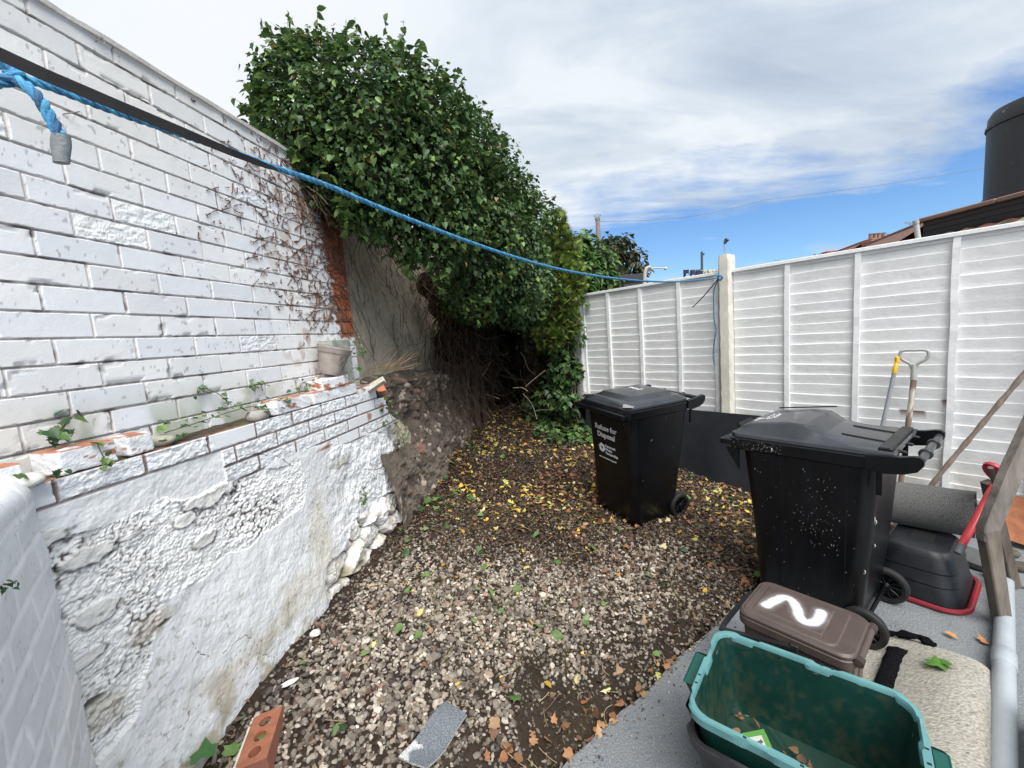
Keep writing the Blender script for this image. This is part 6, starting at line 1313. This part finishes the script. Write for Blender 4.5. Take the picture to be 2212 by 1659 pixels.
# dry clinging stems on the white wall
b = MB(); dead = thing('dead_creeper', 'dead brown creeper stems clinging to the right part of the white brick wall', 'creeper', (0, 0, 0))
def creep(u, z, ang, L_, seg=.013, gapp=.35, dep=0):
    n = int(L_ / seg); pts = [(u, z)]; a = ang
    for i in range(n): a += rng.normal(0, .10) + .05 * (math.pi / 2 * 3 - .35 - a); pts.append((pts[-1][0] + seg * math.cos(a), pts[-1][1] + seg * math.sin(a)))
    pts = np.array(pts); i = 0
    while i < n:
        k = rng.integers(1, 3); e = min(n, i + k)
        if rng.uniform() > gapp and pts[i:e + 1, 1].min() > 1.5 and pts[i:e + 1, 0].max() < 2.715 and pts[i:e + 1, 1].max() < 2.82:
            P = W3(pts[i:e + 1, 0], pts[i:e + 1, 1], LU - .0045); r = rng.uniform(.0012, .0036); b.tube(P, np.linspace(r, r * .6, len(P)), 4, np.array((.15, .075, .055)) * rng.uniform(.5, 1.3), False)
            for _q in range(rng.integers(0, 3)): j = rng.integers(i, e + 1); q = pts[j]; s_ = rng.uniform(.004, .013); aa = rng.uniform(0, 6.28); P = W3(np.array([q[0], q[0] + s_ * math.cos(aa)]), np.array([q[1], q[1] + s_ * math.sin(aa)]), LU - .0055); b.tube(P, [.0034, .0010], 4, (.17, .09, .06), False)
        i = e
    if dep < 2 and n > 6:
        for _ in range(rng.integers(0, 3)): j = rng.integers(2, n); creep(pts[j][0], pts[j][1], ang + rng.normal(0, .45), L_ * rng.uniform(.2, .4), seg, gapp + .1, dep + 1)
for i in range(105):
    q = rng.beta(2.6, 1.25); u = 1.55 + 1.16 * q; z = rng.uniform(1.85, 2.8) if q < .6 else rng.uniform(1.7, 2.8); creep(u, z, -1.25 + rng.normal(0, .25), rng.uniform(.15, .75), gapp=.62 - .22 * q)
for i in range(26): creep(rng.uniform(2.45, 2.71), rng.uniform(1.9, 2.75), -1.5 + rng.normal(0, .2), rng.uniform(.3, .9), gapp=.12)
for i in range(14): creep(rng.uniform(2.15, 2.68), 2.815, -1.5 + rng.normal(0, .3), rng.uniform(.1, .4), gapp=.1)
b.build('creeper_stems', M_stem, dead)
# small ivy sprigs: leaves with a thin stem
def sprig(name, label, path, n, size, pal=IVYP[:4], nrm=None, spread_=.02, group=None, stem=True):
    t = thing(name, label, 'ivy sprig', (0, 0, 0), group=group); P = smoothpath(path, 5); i = rng.integers(0, len(P), n); Q = P[i] + rng.normal(0, spread_, (n, 3)); Nn = np.tile(np.array(nrm if nrm is not None else (.3, -.9, .3), float), (n, 1)) + rng.normal(0, .35, (n, 3))
    A = leaves_at(Q, Nn, (size[0] * .74, size[1] * .74), pal, ('ivy', 'heart', 'ivy'), .7, .35); mesh('sprig_leaves', *A[:2], M_leaf, t, True, A[2])
    if stem: bb = MB(); bb.tube(P, .0018, 5, (.12, .10, .05)); bb.build('sprig_stem', M_stem, t, True)
    return t
wp = lambda x, y, L_: onpl(x, y, nW, L_)
sprig('ivy_sprig', 'dark ivy sprig on the wall above the broken stone slab', [wp(120, 945, 1.52), wp(150, 900, 1.56), wp(128, 930, 1.5)], 13, (.030, .055), IVYP[:3], nrm=-nW + [0, 0, .3], spread_=.018)
sprig('ivy_sprig', 'ivy sprig growing down the gap between two red topped ledge bricks', [wp(208, 955, 1.44), wp(225, 990, 1.43), wp(235, 1000, 1.43)], 8, (.022, .038), IVYP[3:], nrm=-nW, spread_=.010)
sprig('ivy_sprig', 'row of tiny dark ivy leaves low on the wall under the far left ledge bricks', [wp(45, 1030, 1.43), wp(100, 1030, 1.43), wp(135, 1012, 1.43)], 9, (.018, .030), IVYP[:3], nrm=-nW, spread_=.010)
sprig('ivy_sprig', 'trailing ivy in the open gap of the ledge, left of the grey concrete lump', [wp(355, 935, 1.50), wp(420, 915, 1.52), wp(480, 895, 1.52), wp(545, 878, 1.5), wp(580, 885, 1.46)], 46, (.020, .042), IVYP[:4], nrm=-nW * .6 + [0, 0, 1], spread_=.022)
sprig('ivy_sprig', 'ivy stem climbing the wall joint above the middle of the ledge', [wp(500, 875, 1.56), wp(470, 850, 1.59), wp(432, 838, 1.59), wp(425, 855, 1.58)], 14, (.020, .036), IVYP[1:4], nrm=-nW + [0, 0, .3], spread_=.012)
sprig('ivy_sprig', 'round leaved ivy cluster on the wall joint left of the tilted plant pot', [wp(530, 838, 1.58), wp(560, 830, 1.58), wp(568, 845, 1.57)], 12, (.024, .036), IVYP[1:4], nrm=-nW + [0, 0, .3], spread_=.014)
sprig('weed', 'pale green pointed weed rooted in the ledge below the plant pot', [wp(612, 868, 1.47), wp(618, 862, 1.465)], 12, (.035, .06), [(.20, .30, .10), (.16, .25, .08)], nrm=(.2, -.3, 1), spread_=.006)
sprig('ivy_sprig', 'dark ivy shoots in the shade just left of the plant pot', [wp(640, 850, 1.54), wp(660, 825, 1.57), wp(690, 855, 1.50)], 26, (.022, .042), IVYP[:4], nrm=-nW * .6 + [0, 0, .8], spread_=.02)
sprig('ivy_sprig', 'ivy shoot hanging over the top of the mossy concrete block', [wp(764, 733, 1.50), wp(772, 750, 1.48), wp(782, 768, 1.46)], 15, (.028, .046), IVYP[1:4], nrm=-nW + [0, 0, .4], spread_=.016)
sprig('ivy_sprig', 'single broad ivy leaf at the right foot of the plant pot', [wp(768, 795, 1.43), wp(772, 800, 1.425)], 2, (.05, .06), [(.10, .22, .06)], nrm=-nW + [0, 0, .3], spread_=.006, stem=False)
sprig('ivy_sprig', 'ivy trailing down the right end of the white bricks beside the earth bank', [wp(838, 872, 1.40), wp(845, 900, 1.38), wp(868, 935, 1.36), wp(872, 960, 1.36)], 26, (.026, .046), IVYP[:4], nrm=-nW + [0, 0, .3], spread_=.022)
sprig('ivy_sprig', 'bright ivy tuft growing at the lower right foot of the painted stones', [onz(862, 1075, .45), onz(880, 1100, .40), onz(850, 1085, .42)], 34, (.03, .055), IVYP[1:], nrm=(.2, -.5, .8), spread_=.04)
sprig('ivy_sprig', 'small ivy growing from a crack in the lower white rubble', [wp(782, 1052, 1.42), wp(790, 1070, 1.41), wp(784, 1085, 1.40)], 14, (.020, .036), IVYP[:4], nrm=-nW, spread_=.014)
sprig('ivy_sprig', 'tiny dark ivy leaves on the splayed pier at the left edge', [onpl(8, 1262, nP, float(corner @ nP) + .012), onpl(22, 1262, nP, float(corner @ nP) + .012), onpl(35, 1255, nP, float(corner @ nP) + .012)], 8, (.012, .020), IVYP[:3], nrm=nP, spread_=.006)
sprig('ivy_sprig', 'ivy cluster hanging over the top left corner of the lap fence', [F3(3.50, 2.15, 4.14), F3(3.42, 2.13, 4.12), F3(3.35, 2.04, 4.12), F3(3.38, 1.98, 4.12)], 60, (.05, .085), [(.12, .22, .06), (.08, .15, .045)], nrm=(-.5, -.8, .3), spread_=.05)
sprig('ivy_sprig', 'ivy cluster clinging halfway up the left edge of the lap fence', [F3(3.42, 1.68, 4.10), F3(3.38, 1.60, 4.10), F3(3.36, 1.50, 4.10)], 46, (.045, .075), IVYP[:4], nrm=(-.5, -.8, .1), spread_=.045)
# green stuff lying about in the back corner
x = rng.uniform(.25, 1.0, 330); y = rng.uniform(4.75, 5.9, 330); P = np.stack([x, y, gz(x, y) + .03 + rng.uniform(0, .10, 330)], 1); k = inyard(x, y); P = P[k]; Nn = np.tile(np.array([0, -.4, 1.]), (len(P), 1)) + rng.normal(0, .4, (len(P), 3))
A = leaves_at(P, Nn, (.05, .09), IVYP[:4], ('ivy',), .2, .4); t = mesh('ground_ivy', *A[:2], M_leaf, None, True, A[2]); tag(t, kind='stuff')
# ivy over the left post and behind it
pi_ = thing('ivy', 'dark ivy bush climbing behind the left fence post below the conifer', 'ivy', (0, 0, 0))
PBl = [pxblob(*q) for q in ((1205, 745, 5.35, 32), (1222, 800, 5.3, 34), (1196, 850, 5.4, 34), (1228, 870, 5.25, 24), (1160, 880, 5.6, 28))]
A = blob_leaves(PBl, 420, (.055, .085), IVYP[:4], ('ivy', 'ivy', 'heart'), layers=((1.0, 1.), (.85, .6)), droop=.9, seed=33, rough_=.3, face=vis); mesh('foliage', *A[:2], M_leaf, pi_, True, A[2]); core(PBl, .7, (.02, .02, .012), 'inner_stems', pi_)
b = MB()
for i in range(7): b.tube(smoothpath([atd(1236 + rng.uniform(-12, 6), 735 + 20 * i, 5.25), atd(1240 + rng.uniform(-12, 8), 770 + 20 * i, 5.22), atd(1245 + rng.uniform(-14, 6), 830 + 14 * i, 5.2)], 4), .0035, 5, (.22, .18, .13))
b.build('bare_stems', M_stem, pi_, True)
# dark hedge closing the corner behind
hg = thing('overgrown_hedge', 'dark overgrown hedge closing the far corner of the yard behind the hanging stems', 'hedge', (0, 0, 0))
HB_ = [(W3(6.6, .9, 1.0), (.55, .5, 1.0)), (W3(6.9, 1.6, .6), (.6, .5, 1.1)), (np.array([.45, 6.9, 1.2]), (.55, .4, 1.2)), (np.array([-.3, 7.1, 1.6]), (.7, .5, 1.5)), (np.array([.95, 6.7, 1.1]), (.4, .4, 1.1)), (np.array([.2, 6.9, 2.5]), (.9, .5, .8)), (W3(6.0, 2.4, 1.5), (.6, .6, .8))]
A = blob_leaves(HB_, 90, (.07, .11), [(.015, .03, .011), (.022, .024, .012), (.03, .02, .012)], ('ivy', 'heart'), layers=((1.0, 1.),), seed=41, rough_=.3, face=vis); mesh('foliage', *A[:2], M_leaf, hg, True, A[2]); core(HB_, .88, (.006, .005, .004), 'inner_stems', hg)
b = MB(); 
for x_, y0, y1, dep, w_ in ((1027, 770, 925, 5.05, .07), (1044, 790, 930, 5.3, .05)): p, q = atd(x_, y0, dep), atd(x_, y1, dep); b.box((p + q) / 2, (w_, .06, abs(p[2] - q[2]) + .1), None, .006, (.085, .06, .045))
t = b.build('old_post', M_wood, None); tag(t, 'pair of dark rotten wooden stumps standing where the earth bank ends', 'post')
# ------------------------------------------------------------------ conifer beside the fence
con = thing('conifer', 'narrow yellow green conifer with brown patches beside the left end of the fence', 'conifer', (0, 0, 0))
def sprays(blobs, dens, L_, pal, palw, seed, face=vis, fan=.5):
    P, Nn = [], []
    for bi, (c, r) in enumerate(blobs):
        r = np.array(r) * np.ones(3); n = int(4 * math.pi * np.prod(r) ** (2 / 3) * dens); d = fib(n) + rng.normal(0, .2, (n, 3)); d /= np.linalg.norm(d, axis=1, keepdims=True); q = d * 3 + 30 + bi; lump = 1 + .5 * (fbm(q[:, 0] + q[:, 2], q[:, 1] + q[:, 2] * .6, seed, 3) - .5)
        P.append(c + d * r * (lump * rng.uniform(.72, 1.03, n))[:, None]); Nn.append(d)
    P = np.vstack(P); Nn = np.vstack(Nn); k = face(P, Nn); P, Nn = P[k], Nn[k]; n = len(P)
    tv = []; tf = []
    for a in np.linspace(-.9, .9, 7):      # a fan of thin flat scale sprays
        for s_ in (.55, 1.0):
            ca, sa = math.sin(a * fan * 1.6) * s_, math.cos(a * fan * 1.6) * s_; o = len(tv); w_ = .055; tv += [(ca * .25 - w_, sa * .25, 0), (ca * .25 + w_, sa * .25, .03), (ca, sa, .10 * s_), (ca * .6 + w_ * 1.3, sa * .6, -.02)]; tf += [(o, o + 1, o + 3), (o, o + 3, o + 2)]
    tip = Nn + np.array([0, 0, .55]) + rng.normal(0, .35, (n, 3)); R = basis(rng.normal(0, 1, (n, 3)), tip); R = basis(np.cross(tip, rng.normal(0, 1, (n, 3))), tip); s = rng.uniform(L_ * .6, L_ * 1.2, n); pal = np.array(pal); cl = pal[rng.choice(len(pal), n, p=palw)] * rng.uniform(.65, 1.25, (n, 1))
    return scatter(np.array(tv), np.array(tf), P, R, s, cl)
M_con = mat('conifer_foliage', attr=True, rough=.7, var=.2, vscale=40, trans=.15, spec=.3)
CB = [pxblob(*q) for q in ((1198, 498, 5.3, 22, 1.6), (1206, 545, 5.3, 36, 1.2), (1192, 590, 5.2, 40), (1222, 610, 5.2, 36), (1200, 655, 5.15, 42), (1216, 695, 5.15, 32), (1188, 720, 5.15, 32))]
A = sprays(CB, 1300, .085, [(.17, .26, .045), (.26, .34, .06), (.07, .12, .035), (.15, .11, .045)], [.34, .26, .28, .12], 51); mesh('foliage', *A[:2], M_con, con, False, A[2])
CB2 = [pxblob(*q) for q in ((1165, 620, 5.85, 26, 1.6), (1165, 700, 5.8, 26, 1.6), (1180, 770, 5.7, 34, 1.3), (1165, 840, 5.8, 30, 1.3))]
A = sprays(CB2, 520, .09, [(.11, .06, .03), (.07, .06, .025), (.17, .085, .045), (.05, .075, .022)], [.3, .3, .15, .25], 53); mesh('dead_foliage', *A[:2], M_con, con, False, A[2])
core(CB + CB2, .62, (.025, .025, .012), 'inner_stems', con); b = MB(); b.tube(smoothpath([atd(1178, 925, 5.75), atd(1182, 780, 5.75), atd(1196, 560, 5.75)], 4), np.linspace(.05, .012, 9), 8, (.11, .08, .06)); b.build('trunk', M_stem, con, True)
# ------------------------------------------------------------------ trees beyond
def tree(name, label, blobs, dens, size, pal, kinds, trunk, tcol=(.10, .08, .065), droop=.5, corek=.7, ccol=(.02, .026, .012), seed=61, **k):
    t = thing(name, label, 'tree', (0, 0, 0)); A = blob_leaves(blobs, dens, size, pal, kinds, layers=((1.05, .7), (.9, 1.), (.75, .5)), droop=droop, seed=seed, rough_=.35, face=vis, **k); mesh('crown', *A[:2], M_leaf, t, True, A[2])
    if corek: core(blobs, corek, ccol, 'inner_stems', t)
    bb = MB(); bb.tube(smoothpath(trunk, 4), np.linspace(.09, .03, (len(trunk) - 1) * 4 + 1), 8, tcol); bb.build('trunk', M_stem, t, True); return t
tree('laurel_tree', 'mid green laurel tree just beyond the left end of the fence', [pxblob(*q) for q in ((1255, 535, 7.6, 34), (1290, 560, 7.6, 32), (1262, 590, 7.4, 36), (1305, 610, 7.5, 30), (1250, 640, 7.3, 34), (1328, 625, 7.6, 18), (1283, 640, 7.5, 26), (1235, 560, 7.6, 26))], 150, (.08, .14), [(.07, .15, .04), (.12, .22, .06), (.16, .27, .08)], ('oval', 'oval', 'heart'), [(1.6, 7.9, -.05), (1.62, 7.9, 1.5), (1.5, 7.8, 2.9)], droop=.8)
tree('holm_oak', 'dark rounded evergreen tree behind the laurel, its crown against the blue sky', [pxblob(*q) for q in ((1335, 545, 15, 26), (1365, 560, 15, 24), (1350, 525, 15, 18), (1312, 528, 15.5, 18), (1380, 588, 15, 20), (1340, 590, 15, 30), (1300, 560, 15.5, 22))], 45, (.13, .20), [(.035, .055, .022), (.055, .075, .035), (.10, .09, .06)], ('oval', 'heart'), [(4.1, 15.2, -.05), (4.1, 15.2, 2), (4.2, 15.1, 4)])

# ================================================================== beyond the fence
M_far = mat('far_surface', attr=True, rough=.8, var=.15, vscale=3, bump=.3, bscale=12)
def boxw(b, x0, y0, x1, y1, dep, th, col, ch=.01):     # upright box filling a known part of the view at a known distance
    p, q = atd(x0, y0, dep), atd(x1, y1, dep); c = (p + q) / 2; b.box(c + np.array([0, th / 2, 0]), (abs(q[0] - p[0]), th, abs(q[2] - p[2])), None, ch, col)
# outbuilding with black parapet, pantiles and a black tank
OB = thing('outbuilding', 'neighbouring outbuilding with brown coping, black parapet wall and mossy red pantiles behind the fence', 'outbuilding', (0, 0, 0))
P0 = atd(1994, 470, 6.0); k_ = (P0[2] - H) / ray(2212, 412)[2]; P1 = np.array([0, 0, H]) + ray(2212, 412) * k_; e = P1 - P0; e[2] = 0; Le = np.linalg.norm(e); e /= Le; nb_ = np.array([-e[1], e[0], 0])
if nb_[1] < 0: nb_ = -nb_
Rb_ = np.stack([e, nb_, UZ], 1); zc = P0[2]; hp_ = .27
b = MB()
for i in range(int(hp_ / .075)): b.box(np.array([P0[0], P0[1], zc - .06 - .075 * (i + .5)]) + e * 1.6 + nb_ * .11, (3.2, .22 - .004 * (i % 2), .066), Rb_, .006, np.array((.018, .016, .017)) * rng.uniform(.7, 1.6))
b.box(np.array([P0[0], P0[1], zc - .06 - hp_ / 2]) + e * 1.6 + nb_ * .11, (3.18, .20, hp_), Rb_, .004, (.03, .027, .026)); b.build('parapet_wall', M_far, OB)
b = MB(); x_ = -.05
while x_ < 3.2: b.box(np.array([P0[0], P0[1], zc - .03]) + e * (x_ + .44) + nb_ * .11, (.87, .30, .06), Rb_ @ rotx(.03), .012, np.array((.20, .125, .095)) * rng.uniform(.85, 1.15)); x_ += .88
b.build('coping', M_far, OB)
s_ = np.arange(-.1, 3.2, .03); r_ = np.arange(0, 1.5, .06); U, Rr_ = np.meshgrid(s_, r_, indexing='ij'); wv = .030 * np.abs(np.sin(U / .21 * math.pi)) + .010 * ((Rr_ / .30) % 1)
zt2 = zc - .06 - hp_ + .02 - Rr_ * .42 + wv; V = np.array([P0[0], P0[1], 0]) + U[..., None] * e - Rr_[..., None] * .9 * nb_ + zt2[..., None] * UZ
cc = np.array([.20, .085, .065]) * (.45 + 1.0 * fbm(U * 9, Rr_ * 9, 901, 4)[..., None]); ms_ = (fbm(U * 6, Rr_ * 12, 903) > .60)[..., None]; cc = np.where(ms_, np.array([.26, .25, .20]), cc); ms_ = (fbm(U * 8 + 9, Rr_ * 8, 905) > .58)[..., None]; cc = np.where(ms_, np.array([.05, .05, .03]), cc)
mesh('pantile_roof', V.reshape(-1, 3), grid_faces(*U.shape), M_far, OB, False, cc.reshape(-1, 3))
b = MB(); b.box(np.array([P0[0], P0[1], (zc - .45) / 2]) + e * 1.6 + nb_ * .14, (3.16, .2, zc - .5), Rb_, .01, (.40, .36, .31)); b.build('wall', M_far, OB)
TK = thing('water_tank', 'big round black tank standing on the coping of the outbuilding at the right edge', 'tank', (0, 0, 0)); c0 = atd(2252, 420, 6.45); rt = .62; zt0 = zc + .0
b = MB(); pf = [(rt, zt0), (rt, zt0 + .36), (rt - .008, zt0 + .365), (rt - .008, zt0 + .37), (rt - .014, zt0 + .375), (rt - .014, zt0 + 1.40), (rt + .004, zt0 + 1.41), (rt + .004, zt0 + 1.45), (rt - .014, zt0 + 1.46), (rt - .02, zt0 + 1.58), (rt - .06, zt0 + 1.66), (rt * .5, zt0 + 1.71), (.05, zt0 + 1.72)]
b.loft([circ(r, z, 56, c0[0], c0[1]) for r, z in pf], True, True); b.build('tank_shell', mat('tank_black', (.012, .014, .018), rough=.5, var=.35, vscale=2.2, bump=.5, bscale=5, spots=(.14, .15, .15), spscale=6, spth=.70), TK, True, 35)
b = MB(); b.loft([circ(r, z, 40, c0[0], c0[1]) for r, z in ((rt + .05, zt0 - .03), (rt + .04, zt0 + .01), (rt, zt0 + .04))], True, True, (.38, .38, .36)); b.build('mortar_bed', M_far, TK, True)
VP = thing('vent_pipe', 'pale grey leaning vent pipe between the terrace chimneys and the outbuilding', 'pipe', (0, 0, 0)); b = MB(); b.tube(np.array([atd(1987, 540, 5.4), atd(1978, 477, 5.4)]), .028, 14, (.50, .52, .53)); b.build('pipe_run', M_far, VP, True); b = MB(); b.tube(np.array([atd(1979, 484, 5.4), atd(1978, 476, 5.4)]), .032, 14, (.42, .43, .43)); b.build('pipe_collar', M_far, VP, True)
def aerial(x, y0, y1, dep, parent, w_=.5):
    b = MB(); p = atd(x, y1, dep); q = atd(x, y0, dep); b.tube(np.array([p, q]), .02, 5, (.18, .18, .19)); b.tube(np.array([q - [w_, 0, -.05], q + [w_ * .4, 0, .0]]), .014, 4, (.18, .18, .19))
    for k in range(5): c_ = q + np.array([-w_ + k * w_ * .28, 0, .04 - k * .01]); b.tube(np.array([c_ - [0, .12, .12], c_ + [0, .12, .12]]), .010, 4, (.2, .2, .2))
    return b.build('aerial', M_far, parent)
BRK = (.26, .115, .075)
def chimney(x0, x1, y0, y1, dep, pots, parent, poth=.45):
    b = MB(); p, q = atd(x0, y0, dep), atd(x1, y1, dep); wd = q[0] - p[0]; c_ = (p + q) / 2; h_ = p[2] - q[2]; b.box(c_ + [0, .4, 0], (wd * .86, .8, h_), None, .02, BRK); b.box([c_[0], c_[1] + .4, p[2] - h_ * .16], (wd, .92, h_ * .20), None, .03, np.array(BRK) * .9); b.box([c_[0], c_[1] + .4, p[2] - h_ * .02], (wd * .92, .86, h_ * .10), None, .03, np.array(BRK) * 1.1)
    ch = b.build('chimney', M_far, parent)
    for i in range(pots):
        xx = c_[0] + wd * .8 * ((i + .5) / pots - .5); b = MB(); b.tube(np.array([[xx, c_[1] + .4, p[2]], [xx, c_[1] + .4, p[2] + poth * .85], [xx, c_[1] + .4, p[2] + poth * .86], [xx, c_[1] + .4, p[2] + poth]]), [.14, .11, .14, .14], 10, np.array((.22, .12, .10)) * rng.uniform(.8, 1.2)); b.build('chimney_pot', M_far, ch, True)
    return ch
def roofpoly(name, pts, dep, col, parent, slope=1.0):
    P = np.array([atd(x, y, d) for x, y, d in pts]); Q = P.copy(); Q[:, 1] += .15; Q[:, 2] -= .05; b = MB(); n = len(P); b.add(P, [tuple(range(n))], col); b.add(Q, [tuple(range(n))[::-1]], col); return b.build(name, M_far, parent)
M_far2 = mat('far_tiles', (.15, .075, .055), rough=.8, var=.3, vscale=4, bump=1, bscale=9)
def house(label, ridge, eave_drop, dep, chim):
    t = thing('terraced_house', label, 'house', (0, 0, 0), group='terraced houses beyond the fence'); (x0, y0), (x1, y1) = ridge; A_ = atd(x0, y0, dep[0]); B2_ = atd(x1, y1, dep[1]); zr = (A_[2] + B2_[2]) / 2; A_[2] = B2_[2] = zr
    d_ = (B2_ - A_); d_ /= np.linalg.norm(d_); n_ = np.array([d_[1], -d_[0], 0]); 
    if n_[1] > 0: n_ = -n_
    b = MB(); w_ = 3.8; eh = zr - eave_drop
    for s in (1, -1):
        E0, E1 = A_ + n_ * w_ * s, B2_ + n_ * w_ * s; E0[2] = E1[2] = eh; nn = 14; rows = []
        for q in np.linspace(0, 1, nn): rows += [A_ * (1 - q) + E0 * q, B2_ * (1 - q) + E1 * q]
        b.add(np.array(rows), [((2 * i), 2 * i + 1, 2 * i + 3, 2 * i + 2)[::s] for i in range(nn - 1)], (.235, .095, .065))
    b.tube(np.array([A_, B2_]), .12, 8, (.22, .10, .08)); b.build('roof', M_far2, t)
    b = MB(); c_ = (A_ + B2_) / 2; Rh = np.stack([d_, n_, UZ], 1); b.box([c_[0], c_[1], eh / 2], (np.linalg.norm(B2_ - A_) - .1, w_ * 2 - .3, eh - .05), Rh, .02, BRK); b.add(np.array([A_ - n_ * 0, A_ + n_ * (w_ - .2), A_ - n_ * (w_ - .2)]) * [1, 1, 1] - [[0, 0, .1], [0, 0, eave_drop], [0, 0, eave_drop]], [(0, 1, 2)], BRK); b.build('wall', M_far, t)
    for s in range(3): bb = MB(); bb.box(c_ * [1, 1, 0] + n_ * (w_ - .13) + d_ * (s - 1) * 2.2 + UZ * (eh - 1.3), (1.0, .06, 1.3), Rh, .01, (.05, .06, .07)); bb.build('window', M_far, t)
    for a in chim: chimney(*a, t)
    return t
h1 = house('red tiled terraced house with a four pot chimney, beside the outbuilding', ((1870, 527), (2030, 470)), 2.4, (33, 24), [(1881, 1926, 516, 560, 32.0, 4)])
aerial(1918, 506, 520, 31.5, h1, .4); 
h2 = house('farther red tiled house, its ridge just clearing the fence', ((1782, 548), (1868, 528)), 2.4, (46, 38), [(1785, 1822, 543, 560, 45, 0, )])
h3 = house('farthest terraced house, only its three chimney pots showing above the fence', ((1745, 566), (1785, 560)), 2.4, (64, 60), [(1756, 1792, 556, 575, 60, 3, )])
chimney(1972, 2004, 492, 540, 27.5, 0, h1); aerial(1966, 482, 500, 27, h1, .35); aerial(1682, 562, 578, 50, h3, .6)
# telegraph pole and wire
TP = thing('telegraph_pole', 'tall wooden pole behind the laurel with a wire running off to the right', 'pole', (0, 0, 0)); top = atd(1291, 476, 20); b = MB(); b.tube(np.array([[top[0] - .1, top[1], -.1], top]), np.array([.15, .10]), 10, (.26, .20, .18)); b.build('pole_shaft', M_far, TP, True)
b = MB(); b.tube(np.array([top, top + [0, 0, .12]]), .12, 10, (.25, .22, .2)); b.tube(circ(.16, .22, 12, 0, 0) * [1, 1, 1] + top, .015, 5, (.3, .3, .3)); b.build('pole_cap', M_far, TP, True)
w1 = atd(1291, 478, 20); w2 = atd(1650, 432, 24); w3_ = atd(2300, 330, 26); pts = [w1 * (1 - q) + w2 * q - UZ * .35 * math.sin(q * math.pi) for q in np.linspace(0, 1, 16)] + [w2 * (1 - q) + w3_ * q - UZ * .2 * math.sin(q * math.pi) for q in np.linspace(.08, 1, 12)]; b = MB(); b.tube(np.array(pts), .010, 4, (.22, .22, .24), False); b.build('wire', M_far, TP, True)
# washing line post with a curved top
CPp = thing('line_post', 'pale washing line post with a bent top and side arm, right of the dark tree', 'post', (0, 0, 0)); b = MB(); q = lambda x, y: atd(x, y, 9.0)
b.tube(smoothpath([q(1393, 640), q(1393, 600), q(1394, 588), q(1398, 579), q(1405, 577)], 5), .035, 10, (.50, .46, .40)); b.build('bent_tube', M_far, CPp, True); b = MB(); b.tube(np.array([q(1404, 579), q(1424, 579), q(1436, 580)]), .014, 6, (.6, .55, .45)); b.tube(np.array([q(1435, 580), q(1440, 580)]), .03, 8, (.62, .55, .42)); b.build('side_arm', M_far, CPp, True); b = MB(); b.tube(np.array([q(1408, 583), q(1404, 640)]), .008, 4, (.7, .7, .72)); b.box(q(1408, 581), (.06, .06, .05), None, .01, (.4, .4, .42)); b.build('cord', M_far, CPp, True)
SHD = thing('garden_shed', 'low dark roofed shed under the dark evergreen tree', 'shed', (0, 0, 0)); b = MB(); boxw(b, 1325, 603, 1392, 680, 11, 1.5, (.14, .12, .11)); b.build('wall', M_far, SHD); b = MB(); boxw(b, 1320, 596, 1396, 603, 10.9, 1.8, (.045, .045, .05)); b.build('roof', M_far, SHD)
DP = thing('line_post', 'dark washing line post rising behind the hung clothes', 'post', (0, 0, 0)); b = MB(); q = lambda x, y: atd(x, y, 12.0); b.tube(np.array([q(1517, 640), q(1516, 544)]), .035, 8, (.07, .085, .10)); b.build('post_shaft', M_far, DP, True); b = MB(); b.tube(np.array([q(1516, 549), q(1521, 549)]), .03, 8, (.07, .085, .10)); b.build('hook', M_far, DP, True)
# clothes on the line
ln0, ln1 = atd(1474, 582, 11.6), atd(1585, 583, 11.6); b = MB(); b.tube(np.array([ln0, (ln0 + ln1) / 2 - UZ * .03, ln1]), .006, 4, (.6, .6, .6), False); t = b.build('washing_line', M_far, None); tag(t, 'thin line carrying the hung clothes above the fence', 'washing line')
M_cloth = mat('cloth', attr=True, rough=.9, var=.1, vscale=10)
for i, (x0, x1, yb_, cl, lb) in enumerate(((1476, 1489, 600, (.045, .055, .12), 'leftmost navy garment pegged on the washing line'), (1491, 1502, 602, (.055, .065, .14), 'middle navy garment pegged on the washing line'), (1503, 1515, 604, (.05, .05, .11), 'navy garment on the line just left of the dark post'), (1519, 1530, 594, (.45, .50, .36), 'pale green cloth on the line right of the dark post'), (1531, 1542, 592, (.62, .60, .50), 'cream cloth in the middle of the pale clothes on the line'), (1543, 1556, 592, (.58, .44, .40), 'pinkish cloth at the right end of the washing line'))):
    s_ = np.linspace(0, 1, 14); h_ = np.linspace(0, 1, 10); S_, Hh = np.meshgrid(s_, h_, indexing='ij'); p = atd(x0, 582.5, 11.6); q_ = atd(x1, 582.5, 11.6); zl = atd(x0, yb_, 11.6)[2]; wv = .04 * np.sin(S_ * 14 + i) * (.3 + Hh); X_ = p[0] + (q_[0] - p[0]) * (S_ + .08 * Hh * np.sin(S_ * 9)); Zb_ = p[2] - (p[2] - zl) * Hh * (.75 + .25 * np.cos(S_ * 5 + i))
    G = np.stack([X_, p[1] + wv, Zb_], -1).reshape(-1, 3); fr = grid_faces(14, 10); t = mesh('hung_garment', np.vstack([G, G + [0, .008, 0]]), np.vstack([fr, fr[:, ::-1] + 140]), M_cloth, None, True, np.tile(cl, (280, 1))); tag(t, lb, 'clothes', 'clothes hung on the washing line')
for i, (x, y) in enumerate(((1597, 588), (1606, 586), (1614, 584))): b = MB(); boxw(b, x, y - 3, x + 5, y + 14, 7.5, .05, (.62, .60, .55), .004); t = b.build('picket_tip', M_far, None); tag(t, ('left', 'middle', 'right')[i] + ' of three pale wooden tips poking over the fence right of the concrete post', 'wood tip', 'wooden tips over the fence')
